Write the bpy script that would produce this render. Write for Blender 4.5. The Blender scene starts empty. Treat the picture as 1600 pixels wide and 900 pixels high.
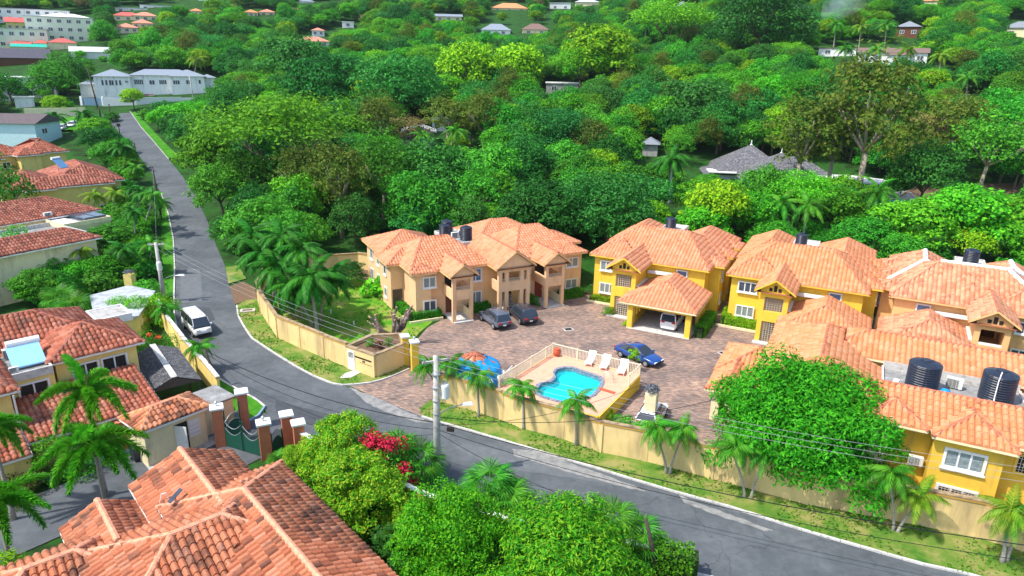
import bpy, math, random
import numpy as np
from mathutils import Vector, Matrix
random.seed(7); RNG = np.random.default_rng(11)
SC = bpy.context.scene
COL = SC.collection
rad = math.radians

# ------------------------------------------------------------------ camera, light, exposure
FPX, CAMH, PITCH, ROLLZ = 1067.0, 26.0, rad(18.2), 0.019
FW = np.array([0, math.cos(PITCH), -math.sin(PITCH)])
_r = np.array([1.0, 0, 0]); _u = np.cross(_r, FW)
_a = math.asin(ROLLZ / math.cos(PITCH))
RT = _r * math.cos(_a) + _u * math.sin(_a)
UP = np.cross(RT, FW)
cam_d = bpy.data.cameras.new('camera'); cam = bpy.data.objects.new('camera', cam_d); COL.objects.link(cam)
cam_d.sensor_width = 36.0; cam_d.lens = 36.0 * FPX / 1600.0
cam_d.clip_start = 0.3; cam_d.clip_end = 6000
m = Matrix(((RT[0], UP[0], -FW[0], 0), (RT[1], UP[1], -FW[1], 0), (RT[2], UP[2], -FW[2], CAMH), (0, 0, 0, 1)))
cam.matrix_world = m
SC.camera = cam

SUN_EL, SUN_AZ = 56.0, -114.0          # azimuth clockwise from +Y: light comes from the left, a little behind
sd = Vector((math.sin(rad(SUN_AZ)) * math.cos(rad(SUN_EL)), math.cos(rad(SUN_AZ)) * math.cos(rad(SUN_EL)), math.sin(rad(SUN_EL))))
ld = bpy.data.lights.new('sun', 'SUN'); ld.energy = 2.7; ld.angle = rad(0.6); ld.color = (1.0, 0.955, 0.88)
sun = bpy.data.objects.new('sun', ld); COL.objects.link(sun); sun.location = (0, 0, 200)
sun.rotation_euler = sd.to_track_quat('Z', 'Y').to_euler()
W = bpy.data.worlds.new('World'); SC.world = W; W.use_nodes = True
nt = W.node_tree; nt.nodes.clear()
sky = nt.nodes.new('ShaderNodeTexSky'); sky.sky_type = 'NISHITA'; sky.sun_disc = False
sky.sun_elevation = rad(SUN_EL); sky.sun_rotation = rad(SUN_AZ); sky.air_density = 1.0; sky.dust_density = 1.5; sky.ozone_density = 1.0
bg = nt.nodes.new('ShaderNodeBackground'); bg.inputs[1].default_value = 0.15
wo = nt.nodes.new('ShaderNodeOutputWorld')
nt.links.new(sky.outputs[0], bg.inputs[0]); nt.links.new(bg.outputs[0], wo.inputs[0])
SC.view_settings.view_transform = 'Standard'; SC.view_settings.look = 'None'
SC.view_settings.exposure = 0.95; SC.view_settings.gamma = 1.0
SC.render.engine = 'CYCLES'
SC.cycles.max_bounces = 6; SC.cycles.diffuse_bounces = 3; SC.cycles.transmission_bounces = 3
SC.cycles.transparent_max_bounces = 6; SC.cycles.volume_bounces = 2

# ------------------------------------------------------------------ terrain profile and ground lookups
TY = [-200, 85, 130, 160, 220, 290, 355, 450, 600, 900, 1300]
TZv = [0, 0, 3, 7.5, 15, 26, 38, 55, 80, 125, 185]
def tz(y, x=0.0): return float(np.interp(y, TY, TZv)) + 10 * min(1, max(0, (x - 40) / 80)) * min(1, max(0, (y - 130) / 100))
def G(px, py, h=0.0):
    """point of the terrain (plus h) seen at a photo position"""
    d = FW * FPX + RT * (px - 800) + UP * (450 - py)
    if d[2] < 0:
        t = (CAMH - h) / -d[2]; p = d * t
        if p[1] < 85: return Vector((p[0], p[1], h))
    d = d / np.linalg.norm(d); t = 60.0
    while t < 4000:
        t += 0.25 if t < 400 else 2.0
        if CAMH + d[2] * t < tz(d[1] * t, d[0] * t) + h: break
    return Vector((d[0] * t, d[1] * t, tz(d[1] * t, d[0] * t) + h))
def PJ(x, y, z):
    v = np.array([x, y, z - CAMH]); D = v @ FW
    return 800 + FPX * (v @ RT) / D, 450 - FPX * (v @ UP) / D, D
def g2(*ps, h=0.0): return [tuple(G(p[0], p[1], h)[:2]) for p in ps]

# ------------------------------------------------------------------ materials
MATS = {}
def _ramp(nt, stops):
    r = nt.nodes.new('ShaderNodeValToRGB'); e = r.color_ramp.elements
    while len(e) < len(stops): e.new(0.5)
    for i, (p, c) in enumerate(stops): e[i].position = p; e[i].color = (*c[:3], 1)
    return r
def mat(name, col, rough=0.8, var=0.12, scale=3.0, bump=0.0, bscale=20.0, metal=0.0, stain=None, stain_amt=0.0, stain_scale=1.0, spec=0.25, coat=0.0, streak=False):
    """base colour with soft noise variation, optional second colour in patches, optional fine bump"""
    if name in MATS: return MATS[name]
    m = bpy.data.materials.new(name); m.use_nodes = True; nt = m.node_tree; n = nt.nodes; l = nt.links
    b = n['Principled BSDF']; b.inputs['Roughness'].default_value = rough; b.inputs['Metallic'].default_value = metal
    b.inputs['Specular IOR Level'].default_value = spec
    if coat: b.inputs['Coat Weight'].default_value = coat
    tc = n.new('ShaderNodeNewGeometry')
    no = n.new('ShaderNodeTexNoise'); no.inputs['Scale'].default_value = scale; no.inputs['Detail'].default_value = 5; no.inputs['Roughness'].default_value = 0.6
    l.new(tc.outputs['Position'], no.inputs['Vector'])
    c = np.array(col)
    r = _ramp(nt, [(0.3, c * (1 - var)), (0.7, np.minimum(c * (1 + var), 0.95))]); l.new(no.outputs['Fac'], r.inputs['Fac'])
    out = r.outputs[0]
    if stain is not None:
        n2 = n.new('ShaderNodeTexNoise'); n2.inputs['Scale'].default_value = stain_scale; n2.inputs['Detail'].default_value = 8; n2.inputs['Roughness'].default_value = 0.65
        if streak:
            mp = n.new('ShaderNodeMapping'); mp.inputs['Scale'].default_value = (1, 1, 0.18); l.new(tc.outputs['Position'], mp.inputs['Vector']); l.new(mp.outputs[0], n2.inputs['Vector'])
        else: l.new(tc.outputs['Position'], n2.inputs['Vector'])
        rr = _ramp(nt, [(0.62 - stain_amt * 0.35, (0, 0, 0)), (0.80 - stain_amt * 0.3, (1, 1, 1))]); l.new(n2.outputs['Fac'], rr.inputs['Fac'])
        mx = n.new('ShaderNodeMix'); mx.data_type = 'RGBA'; mx.inputs[7].default_value = (*stain, 1)
        l.new(rr.outputs[0], mx.inputs[0]); l.new(out, mx.inputs[6]); out = mx.outputs[2]
    l.new(out, b.inputs['Base Color'])
    if bump:
        n3 = n.new('ShaderNodeTexNoise'); n3.inputs['Scale'].default_value = bscale; n3.inputs['Detail'].default_value = 4
        l.new(tc.outputs['Position'], n3.inputs['Vector'])
        bp = n.new('ShaderNodeBump'); bp.inputs['Strength'].default_value = bump; bp.inputs['Distance'].default_value = 0.05
        l.new(n3.outputs['Fac'], bp.inputs['Height']); l.new(bp.outputs[0], b.inputs['Normal'])
    MATS[name] = m; return m
def tile_mat(name, cols, stain, amt, sscale=0.55, objrand=False):
    """clay tiles: a tone per tile, plus mould and bleached patches"""
    m = bpy.data.materials.new(name); m.use_nodes = True; nt = m.node_tree; n = nt.nodes; l = nt.links
    b = n['Principled BSDF']; b.inputs['Roughness'].default_value = 0.75; b.inputs['Specular IOR Level'].default_value = 0.25
    if objrand:
        a = n.new('ShaderNodeObjectInfo'); tone = a.outputs['Random']
    else:
        a = n.new('ShaderNodeAttribute'); a.attribute_name = 'tone'; tone = a.outputs['Fac']
    r = _ramp(nt, [(i / (len(cols) - 1), c) for i, c in enumerate(cols)]); l.new(tone, r.inputs['Fac'])
    tc = n.new('ShaderNodeNewGeometry')
    n2 = n.new('ShaderNodeTexNoise'); n2.inputs['Scale'].default_value = sscale; n2.inputs['Detail'].default_value = 9; n2.inputs['Roughness'].default_value = 0.72
    l.new(tc.outputs['Position'], n2.inputs['Vector'])
    ad = n.new('ShaderNodeMath'); ad.operation = 'MULTIPLY_ADD'; ad.inputs[1].default_value = 0.16
    l.new(tone, ad.inputs[0]); l.new(n2.outputs['Fac'], ad.inputs[2])
    rr = _ramp(nt, [(0.74 - amt * 0.3, (0, 0, 0)), (0.86 - amt * 0.25, (1, 1, 1))]); l.new(ad.outputs[0], rr.inputs['Fac'])
    n3 = n.new('ShaderNodeTexNoise'); n3.inputs['Scale'].default_value = 14; n3.inputs['Detail'].default_value = 6
    l.new(tc.outputs['Position'], n3.inputs['Vector'])
    mv = n.new('ShaderNodeMix'); mv.data_type = 'RGBA'; mv.blend_type = 'MULTIPLY'; mv.inputs[0].default_value = 0.55
    r3 = _ramp(nt, [(0.3, (0.62, 0.6, 0.58)), (0.65, (1.05, 1.05, 1.05))]); l.new(n3.outputs['Fac'], r3.inputs['Fac'])
    l.new(r.outputs[0], mv.inputs[6]); l.new(r3.outputs[0], mv.inputs[7])
    mx = n.new('ShaderNodeMix'); mx.data_type = 'RGBA'; mx.inputs[7].default_value = (*stain, 1)
    mm = n.new('ShaderNodeMath'); mm.operation = 'MULTIPLY'; mm.inputs[1].default_value = 0.8
    l.new(rr.outputs[0], mm.inputs[0]); l.new(mm.outputs[0], mx.inputs[0]); l.new(mv.outputs[2], mx.inputs[6])
    l.new(mx.outputs[2], b.inputs['Base Color'])
    return m
def leaf_mat(name, cols, rough=0.6, trans=0.34, objvar=0.35):
    """leaves: tone per leaf, hue shift per tree, some light passes through"""
    m = bpy.data.materials.new(name); m.use_nodes = True; nt = m.node_tree; n = nt.nodes; l = nt.links
    b = n['Principled BSDF']; b.inputs['Roughness'].default_value = rough; b.inputs['Specular IOR Level'].default_value = 0.14
    g = n.new('ShaderNodeNewGeometry')
    r = _ramp(nt, [(i / (len(cols) - 1), c) for i, c in enumerate(cols)]); l.new(g.outputs['Random Per Island'], r.inputs['Fac'])
    oi = n.new('ShaderNodeObjectInfo')
    hs = n.new('ShaderNodeHueSaturation')
    mr = n.new('ShaderNodeMapRange'); mr.inputs['To Min'].default_value = 0.5 - 0.028 * objvar / 0.35; mr.inputs['To Max'].default_value = 0.5 + 0.004 * objvar / 0.35
    l.new(oi.outputs['Random'], mr.inputs['Value']); l.new(mr.outputs[0], hs.inputs['Hue'])
    mu = n.new('ShaderNodeMath'); mu.operation = 'FRACT'; mm = n.new('ShaderNodeMath'); mm.operation = 'MULTIPLY'; mm.inputs[1].default_value = 7.31
    l.new(oi.outputs['Random'], mm.inputs[0]); l.new(mm.outputs[0], mu.inputs[0])
    mr2 = n.new('ShaderNodeMapRange'); mr2.inputs['To Min'].default_value = 1 - objvar; mr2.inputs['To Max'].default_value = 1 + objvar * 0.8
    l.new(mu.outputs[0], mr2.inputs['Value']); l.new(mr2.outputs[0], hs.inputs['Value'])
    l.new(r.outputs[0], hs.inputs['Color']); l.new(hs.outputs[0], b.inputs['Base Color'])
    t = n.new('ShaderNodeBsdfTranslucent'); l.new(hs.outputs[0], t.inputs['Color'])
    ms = n.new('ShaderNodeMixShader'); ms.inputs[0].default_value = trans
    l.new(b.outputs[0], ms.inputs[1]); l.new(t.outputs[0], ms.inputs[2]); l.new(ms.outputs[0], n['Material Output'].inputs['Surface'])
    return m

M_terracotta = [(0.30, 0.085, 0.04), (0.52, 0.17, 0.08), (0.60, 0.21, 0.10), (0.66, 0.27, 0.14), (0.50, 0.15, 0.065)]
T_clean = tile_mat('clay_tile_orange', [(0.60, 0.22, 0.09), (0.66, 0.265, 0.115), (0.69, 0.29, 0.135), (0.73, 0.335, 0.175), (0.62, 0.23, 0.095)], (0.20, 0.07, 0.04), 0.18)
T_pale = tile_mat('clay_tile_pale', [(0.60, 0.22, 0.10), (0.66, 0.27, 0.135), (0.69, 0.30, 0.16), (0.72, 0.335, 0.19), (0.64, 0.25, 0.12)], (0.36, 0.09, 0.05), 0.16)
T_pale2 = tile_mat('clay_tile_pale_mouldy', [(0.50, 0.18, 0.09), (0.62, 0.26, 0.14), (0.68, 0.31, 0.17), (0.72, 0.36, 0.21), (0.58, 0.23, 0.12)], (0.22, 0.07, 0.05), 0.34, 0.8)
T_worn = tile_mat('clay_tile_worn', [(0.28, 0.08, 0.045), (0.42, 0.12, 0.065), (0.48, 0.155, 0.085), (0.56, 0.23, 0.15), (0.33, 0.09, 0.05)], (0.10, 0.045, 0.03), 0.38, 0.8)
T_old = tile_mat('clay_tile_brown', [(0.22, 0.07, 0.045), (0.36, 0.11, 0.07), (0.42, 0.14, 0.09), (0.50, 0.2, 0.13), (0.27, 0.08, 0.05)], (0.10, 0.05, 0.035), 0.40, 0.8)
T_near = tile_mat('clay_tile_near', [(0.14, 0.06, 0.04), (0.42, 0.13, 0.06), (0.48, 0.165, 0.08), (0.50, 0.18, 0.09), (0.52, 0.19, 0.095), (0.55, 0.21, 0.11), (0.60, 0.255, 0.15), (0.52, 0.19, 0.09), (0.47, 0.155, 0.075), (0.45, 0.145, 0.065)], (0.05, 0.036, 0.03), 0.50, 0.42)
T_near_obj = tile_mat('clay_tile_near_single', [(0.14, 0.06, 0.04), (0.42, 0.13, 0.06), (0.48, 0.165, 0.08), (0.50, 0.18, 0.09), (0.52, 0.19, 0.095), (0.55, 0.21, 0.11), (0.60, 0.255, 0.15), (0.52, 0.19, 0.09), (0.47, 0.155, 0.075), (0.45, 0.145, 0.065)], (0.05, 0.036, 0.03), 0.50, 0.42, objrand=True)
T_clean_obj = tile_mat('clay_tile_orange_single', [(0.60, 0.22, 0.09), (0.66, 0.265, 0.115), (0.69, 0.29, 0.135), (0.73, 0.335, 0.175), (0.62, 0.23, 0.095)], (0.20, 0.07, 0.04), 0.18, objrand=True)
T_cap = mat('clay_ridge_cap', (0.46, 0.15, 0.085), 0.75, 0.25, 5, stain=(0.2, 0.06, 0.04), stain_amt=0.35, stain_scale=3)
T_cap_near = mat('clay_ridge_cap_near', (0.72, 0.32, 0.19), 0.75, 0.2, 5, stain=(0.3, 0.12, 0.08), stain_amt=0.25, stain_scale=3)
T_cap_old = mat('clay_ridge_cap_old', (0.42, 0.15, 0.10), 0.75, 0.25, 5, stain=(0.12, 0.05, 0.04), stain_amt=0.4, stain_scale=3)
M_peach = mat('peach_stucco', (0.85, 0.53, 0.29), 0.9, 0.06, 1.5, 0.15, 40, stain=(0.62, 0.36, 0.19), stain_amt=0.25, stain_scale=0.7, streak=True)
M_peach2 = mat('peach_stucco_light', (0.84, 0.50, 0.21), 0.9, 0.06, 1.5, 0.15, 40, stain=(0.55, 0.33, 0.16), stain_amt=0.15, stain_scale=0.7, streak=True)
M_yellow = mat('yellow_stucco', (0.84, 0.56, 0.06), 0.9, 0.06, 1.5, 0.15, 40, stain=(0.58, 0.36, 0.06), stain_amt=0.25, stain_scale=0.7, streak=True)
M_ochre = mat('ochre_stucco', (0.80, 0.54, 0.17), 0.9, 0.06, 1.5, 0.15, 40, stain=(0.5, 0.3, 0.1), stain_amt=0.15, stain_scale=0.7, streak=True)
M_cream = mat('cream_stucco', (0.86, 0.74, 0.45), 0.9, 0.06, 1.5, 0.15, 40, stain=(0.45, 0.38, 0.25), stain_amt=0.22, stain_scale=0.8, streak=True)
M_pyellow = mat('pale_yellow_stucco', (0.86, 0.66, 0.22), 0.9, 0.06, 1.5, 0.15, 40, stain=(0.5, 0.36, 0.15), stain_amt=0.15, stain_scale=0.7, streak=True)
M_pwall = mat('perimeter_wall_stucco', (0.82, 0.60, 0.27), 0.9, 0.08, 0.8, 0.15, 40, stain=(0.46, 0.33, 0.17), stain_amt=0.42, stain_scale=0.6, streak=True)
M_cope = mat('coping_weathered', (0.42, 0.30, 0.17), 0.95, 0.3, 6, 0.2, 20, stain=(0.12, 0.10, 0.08), stain_amt=0.45, stain_scale=3)
M_copey = mat('ochre_coping_shade', (0.62, 0.34, 0.07), 0.9, 0.12, 3)  # darker ochre: shade of the coping overhang put into the colour
M_terra = mat('terracotta_stucco', (0.56, 0.19, 0.10), 0.9, 0.08, 2, 0.1, 30, stain=(0.35, 0.13, 0.08), stain_amt=0.2, stain_scale=1, streak=True)
M_white = mat('white_paint', (0.80, 0.80, 0.78), 0.6, 0.04, 4)
M_whitew = mat('white_render_worn', (0.90, 0.885, 0.85), 0.85, 0.06, 2, stain=(0.45, 0.45, 0.42), stain_amt=0.2, stain_scale=1.2, streak=True)
M_glass = mat('window_glass', (0.05, 0.075, 0.11), 0.12, 0.4, 1.2, spec=0.6)
M_glassb = mat('window_glass_blue', (0.10, 0.20, 0.32), 0.12, 0.3, 1.0, spec=0.6)
M_curt = mat('curtained_glass', (0.22, 0.27, 0.28), 0.2, 0.3, 6.0, spec=0.5)
M_dark = mat('dark_opening', (0.03, 0.025, 0.022), 0.8, 0.2)
M_grille = mat('grille_cream_metal', (0.62, 0.55, 0.42), 0.5, 0.05)
M_rail = mat('rail_cream_paint', (0.80, 0.72, 0.52), 0.5, 0.05)
M_brown = mat('brown_door_wood', (0.16, 0.06, 0.03), 0.6, 0.25, 9)
M_redwood = mat('red_door_wood', (0.26, 0.05, 0.03), 0.6, 0.2, 9)
M_conc = mat('concrete', (0.42, 0.41, 0.38), 0.9, 0.15, 2, 0.2, 25, stain=(0.2, 0.19, 0.17), stain_amt=0.35, stain_scale=1.5)
M_conc_l = mat('concrete_pale', (0.58, 0.56, 0.52), 0.9, 0.12, 3, 0.15, 25, stain=(0.3, 0.28, 0.25), stain_amt=0.3, stain_scale=2)
M_rooft = mat('flat_roof_membrane', (0.25, 0.25, 0.24), 0.9, 0.25, 1.5, 0.1, 20, stain=(0.45, 0.46, 0.46), stain_amt=0.3, stain_scale=0.9)
M_tank = mat('black_plastic_tank', (0.018, 0.026, 0.045), 0.42, 0.2, 2, spec=0.5)
M_ac = mat('ac_casing', (0.72, 0.72, 0.68), 0.5, 0.05)
M_black = mat('black_rubber', (0.02, 0.02, 0.02), 0.8, 0.1)
M_metal = mat('galvanised_metal', (0.45, 0.46, 0.47), 0.45, 0.1, metal=0.6)
M_green = mat('dark_green_paint', (0.012, 0.085, 0.055), 0.5, 0.1)
M_poleC = mat('concrete_pole', (0.50, 0.48, 0.44), 0.9, 0.15, 4, 0.2, 30, stain=(0.28, 0.25, 0.22), stain_amt=0.3, stain_scale=2)
M_poleW = mat('dark_timber_pole', (0.075, 0.06, 0.05), 0.9, 0.3, 8, 0.3, 30)
M_wire = mat('black_cable', (0.02, 0.02, 0.022), 0.6, 0.05)
M_wireL = mat('bare_aluminium_wire', (0.34, 0.35, 0.36), 0.5, 0.05)
M_bark = mat('bark_grey_brown', (0.16, 0.12, 0.085), 0.95, 0.35, 5, 0.4, 25)
M_barkp = mat('bark_pale', (0.34, 0.28, 0.21), 0.95, 0.3, 5, 0.4, 25)
M_palmt = mat('palm_trunk_grey', (0.36, 0.33, 0.29), 0.95, 0.3, 9, 0.4, 25)
M_soil = mat('brown_soil', (0.16, 0.10, 0.06), 0.95, 0.3, 4, 0.3, 15)
M_shingle = mat('dark_shingle', (0.075, 0.075, 0.08), 0.85, 0.45, 7, 0.3, 18, stain=(0.22, 0.22, 0.22), stain_amt=0.4, stain_scale=4)
M_slate = mat('blue_grey_roof', (0.24, 0.28, 0.33), 0.7, 0.1, 3)
M_tarp = mat('blue_tarpaulin', (0.01, 0.28, 0.62), 0.45, 0.15, 3, 0.4, 5)
M_pot = mat('terracotta_pot', (0.50, 0.11, 0.05), 0.7, 0.1)
M_deck = mat('pink_pool_deck', (0.82, 0.40, 0.26), 0.85, 0.08, 2.5, 0.1, 30, stain=(0.62, 0.33, 0.22), stain_amt=0.3, stain_scale=1.2)
M_poolin = mat('pool_plaster_turquoise', (0.01, 0.66, 0.70), 0.6, 0.08, 2)
M_coping = mat('pool_slate_coping', (0.16, 0.20, 0.27), 0.6, 0.4, 9, stain=(0.42, 0.38, 0.36), stain_amt=0.4, stain_scale=5)
M_flower = mat('flower_crimson', (0.50, 0.012, 0.045), 0.6, 0.3, 9)
M_flowo = mat('flower_orange', (0.75, 0.12, 0.03), 0.6, 0.3, 9)

L_dark = leaf_mat('leaves_dark_green', [(0.010, 0.085, 0.014), (0.020, 0.178, 0.020), (0.051, 0.323, 0.034), (0.020, 0.204, 0.034)])
L_mid = leaf_mat('leaves_green', [(0.014, 0.131, 0.011), (0.035, 0.298, 0.018), (0.088, 0.473, 0.026), (0.026, 0.263, 0.021)])
L_bright = leaf_mat('leaves_bright_green', [(0.022, 0.180, 0.009), (0.053, 0.375, 0.012), (0.150, 0.570, 0.018), (0.045, 0.330, 0.015)])
L_lime = leaf_mat('leaves_lime', [(0.041, 0.216, 0.007), (0.135, 0.446, 0.008), (0.324, 0.620, 0.016), (0.095, 0.378, 0.011)])
L_olive = leaf_mat('leaves_olive_brown', [(0.05, 0.11, 0.012), (0.10, 0.20, 0.018), (0.19, 0.24, 0.03), (0.06, 0.20, 0.015)])
L_blue = leaf_mat('leaves_deep_green', [(0.012, 0.10, 0.018), (0.022, 0.21, 0.030), (0.06, 0.34, 0.05), (0.02, 0.18, 0.03)])
L_palm = leaf_mat('palm_frond_green', [(0.014, 0.126, 0.011), (0.042, 0.308, 0.017), (0.112, 0.476, 0.028), (0.028, 0.238, 0.014)], 0.45)
L_palmb = leaf_mat('palm_frond_bright', [(0.02, 0.18, 0.008), (0.05, 0.36, 0.012), (0.14, 0.52, 0.02), (0.04, 0.3, 0.01)], 0.45, objvar=.2)
L_palmd = leaf_mat('palm_frond_dark', [(0.008, 0.08, 0.008), (0.02, 0.2, 0.014), (0.06, 0.36, 0.02), (0.015, 0.15, 0.012)], 0.45, objvar=.2)
L_palmy = leaf_mat('palm_frond_yellowing', [(0.039, 0.208, 0.010), (0.130, 0.364, 0.016), (0.338, 0.442, 0.039), (0.078, 0.286, 0.013)], 0.45)
L_hedge = leaf_mat('hedge_leaves', [(0.016, 0.143, 0.007), (0.039, 0.312, 0.010), (0.117, 0.468, 0.016), (0.026, 0.260, 0.010)])
L_dry = leaf_mat('leaves_dry_straw', [(0.150, 0.130, 0.040), (0.260, 0.220, 0.070), (0.340, 0.300, 0.100), (0.160, 0.170, 0.040)])
L_purple = leaf_mat('leaves_dark_red', [(0.080, 0.015, 0.012), (0.180, 0.020, 0.020), (0.060, 0.050, 0.010), (0.120, 0.015, 0.015)])

# ------------------------------------------------------------------ mesh helpers
def link(o, parent=None):
    COL.objects.link(o)
    if parent is not None: o.parent = parent
    return o
def tag(o, label=None, cat=None, group=None, kind=None):
    if label: o['label'] = label
    if cat: o['category'] = cat
    if group: o['group'] = group
    if kind: o['kind'] = kind
    return o
def thing(name, label, cat, loc=(0, 0, 0), rz=0.0, group=None):
    o = bpy.data.objects.new(name, None); o.location = loc; o.rotation_euler = (0, 0, rz); o.empty_display_size = 0.5
    COL.objects.link(o); return tag(o, label, cat, group)
class MB:
    def __init__(s): s.v = []; s.f = []; s.mi = []
    def add(s, vs, fs, mi=0):
        k = len(s.v); s.v += [tuple(p) for p in vs]; s.f += [tuple(i + k for i in f) for f in fs]; s.mi += [mi] * len(fs); return s
    def box(s, x0, x1, y0, y1, z0, z1, mi=0):
        return s.add([(x0, y0, z0), (x1, y0, z0), (x1, y1, z0), (x0, y1, z0), (x0, y0, z1), (x1, y0, z1), (x1, y1, z1), (x0, y1, z1)],
                     [(0, 3, 2, 1), (4, 5, 6, 7), (0, 1, 5, 4), (1, 2, 6, 5), (2, 3, 7, 6), (3, 0, 4, 7)], mi)
    def obox(s, c, dx, dy, z0, z1, rz=0.0, mi=0, taper=1.0):
        k = len(s.v); ca, sa = math.cos(rz), math.sin(rz); P = []
        for z, t in ((z0, 1.0), (z1, taper)):
            for a, b in ((-1, -1), (1, -1), (1, 1), (-1, 1)):
                x, y = a * dx / 2 * t, b * dy / 2 * t; P.append((c[0] + x * ca - y * sa, c[1] + x * sa + y * ca, z))
        return s.add(P, [(0, 3, 2, 1), (4, 5, 6, 7), (0, 1, 5, 4), (1, 2, 6, 5), (2, 3, 7, 6), (3, 0, 4, 7)], mi)
    def seg(s, p, q, w, z0, z1, mi=0, ext=0.0, zq=0.0):
        """upright slab from p to q (xy), thickness w; zq lifts the far end"""
        p = Vector(p[:2]); q = Vector(q[:2]); d = (q - p).normalized(); n = Vector((-d.y, d.x)) * w / 2; p = p - d * ext; q = q + d * ext
        P = [p - n, q - n, q + n, p + n]; Z = [0, zq, zq, 0]
        return s.add([(a.x, a.y, z0 + k) for a, k in zip(P, Z)] + [(a.x, a.y, z1 + k) for a, k in zip(P, Z)], [(0, 3, 2, 1), (4, 5, 6, 7), (0, 1, 5, 4), (1, 2, 6, 5), (2, 3, 7, 6), (3, 0, 4, 7)], mi)
    def prism(s, pts, z0, z1, mi=0):
        n = len(pts); v = [(p[0], p[1], z0) for p in pts] + [(p[0], p[1], z1) for p in pts]
        return s.add(v, [tuple(range(n - 1, -1, -1)), tuple(range(n, 2 * n))] + [(i, (i + 1) % n, n + (i + 1) % n, n + i) for i in range(n)], mi)
    def cyl(s, p, q, r0, r1=None, n=8, mi=0, cap=True):
        r1 = r0 if r1 is None else r1; p = Vector(p); q = Vector(q); d = (q - p).normalized()
        a = d.orthogonal().normalized(); b = d.cross(a); v = []
        for c, r in ((p, r0), (q, r1)):
            for i in range(n):
                t = 2 * math.pi * i / n; w = c + a * (r * math.cos(t)) + b * (r * math.sin(t)); v.append(tuple(w))
        f = [(i, (i + 1) % n, n + (i + 1) % n, n + i) for i in range(n)]
        if cap: f += [tuple(range(n - 1, -1, -1)), tuple(range(n, 2 * n))]
        return s.add(v, f, mi)
    def tube(s, path, r, n=6, mi=0):
        path = [Vector(p) for p in path]; m = len(path); v = []; rr = r if hasattr(r, '__len__') else [r] * m
        a = None
        for i, p in enumerate(path):
            d = (path[min(i + 1, m - 1)] - path[max(i - 1, 0)]).normalized()
            if a is None: a = d.orthogonal().normalized()
            a = (a - d * a.dot(d)).normalized(); b = d.cross(a)
            for k in range(n):
                t = 2 * math.pi * k / n; v.append(tuple(p + a * (rr[i] * math.cos(t)) + b * (rr[i] * math.sin(t))))
        f = []
        for i in range(m - 1):
            for k in range(n): f.append((i * n + k, i * n + (k + 1) % n, (i + 1) * n + (k + 1) % n, (i + 1) * n + k))
        f += [tuple(range(n - 1, -1, -1)), tuple((m - 1) * n + k for k in range(n))]
        return s.add(v, f, mi)
    def lathe(s, c, prof, n=16, mi=0):
        v = []; m = len(prof)
        for r, z in prof:
            for k in range(n):
                t = 2 * math.pi * k / n; v.append((c[0] + r * math.cos(t), c[1] + r * math.sin(t), c[2] + z))
        f = [(i * n + k, i * n + (k + 1) % n, (i + 1) * n + (k + 1) % n, (i + 1) * n + k) for i in range(m - 1) for k in range(n)]
        f += [tuple(range(n - 1, -1, -1)), tuple((m - 1) * n + k for k in range(n))]
        return s.add(v, f, mi)
    def mesh(s, name, mats, smooth=False):
        me = bpy.data.meshes.new(name); me.from_pydata(s.v, [], s.f)
        for m_ in (mats if isinstance(mats, (list, tuple)) else [mats]): me.materials.append(m_)
        if isinstance(mats, (list, tuple)) and len(mats) > 1: me.polygons.foreach_set('material_index', s.mi)
        if smooth: me.polygons.foreach_set('use_smooth', [True] * len(s.f))
        me.update(); return me
    def build(s, name, mats, parent=None, smooth=False, loc=None, rz=None):
        o = bpy.data.objects.new(name, s.mesh(name, mats, smooth)); link(o, parent)
        if loc is not None: o.location = loc
        if rz is not None: o.rotation_euler = (0, 0, rz)
        return o
def inst(name, mesh, parent=None, loc=(0, 0, 0), rot=(0, 0, 0), scale=(1, 1, 1)):
    o = bpy.data.objects.new(name, mesh); link(o, parent); o.location = loc; o.rotation_euler = rot; o.scale = scale; return o
def np_mesh(name, V, F, mats, tone=None, smooth=False):
    """V (n,3), F (m,4) int arrays"""
    me = bpy.data.meshes.new(name); n, m = len(V), len(F); k = F.shape[1]
    me.vertices.add(n); me.vertices.foreach_set('co', V.astype(np.float32).ravel())
    me.loops.add(m * k); me.loops.foreach_set('vertex_index', F.astype(np.int32).ravel())
    me.polygons.add(m); me.polygons.foreach_set('loop_start', np.arange(0, m * k, k, dtype=np.int32))
    for m_ in (mats if isinstance(mats, (list, tuple)) else [mats]): me.materials.append(m_)
    if tone is not None:
        a = me.attributes.new('tone', 'FLOAT', 'FACE'); a.data.foreach_set('value', tone.astype(np.float32))
    if smooth: me.polygons.foreach_set('use_smooth', [True] * m)
    me.update(calc_edges=True); return me
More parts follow.
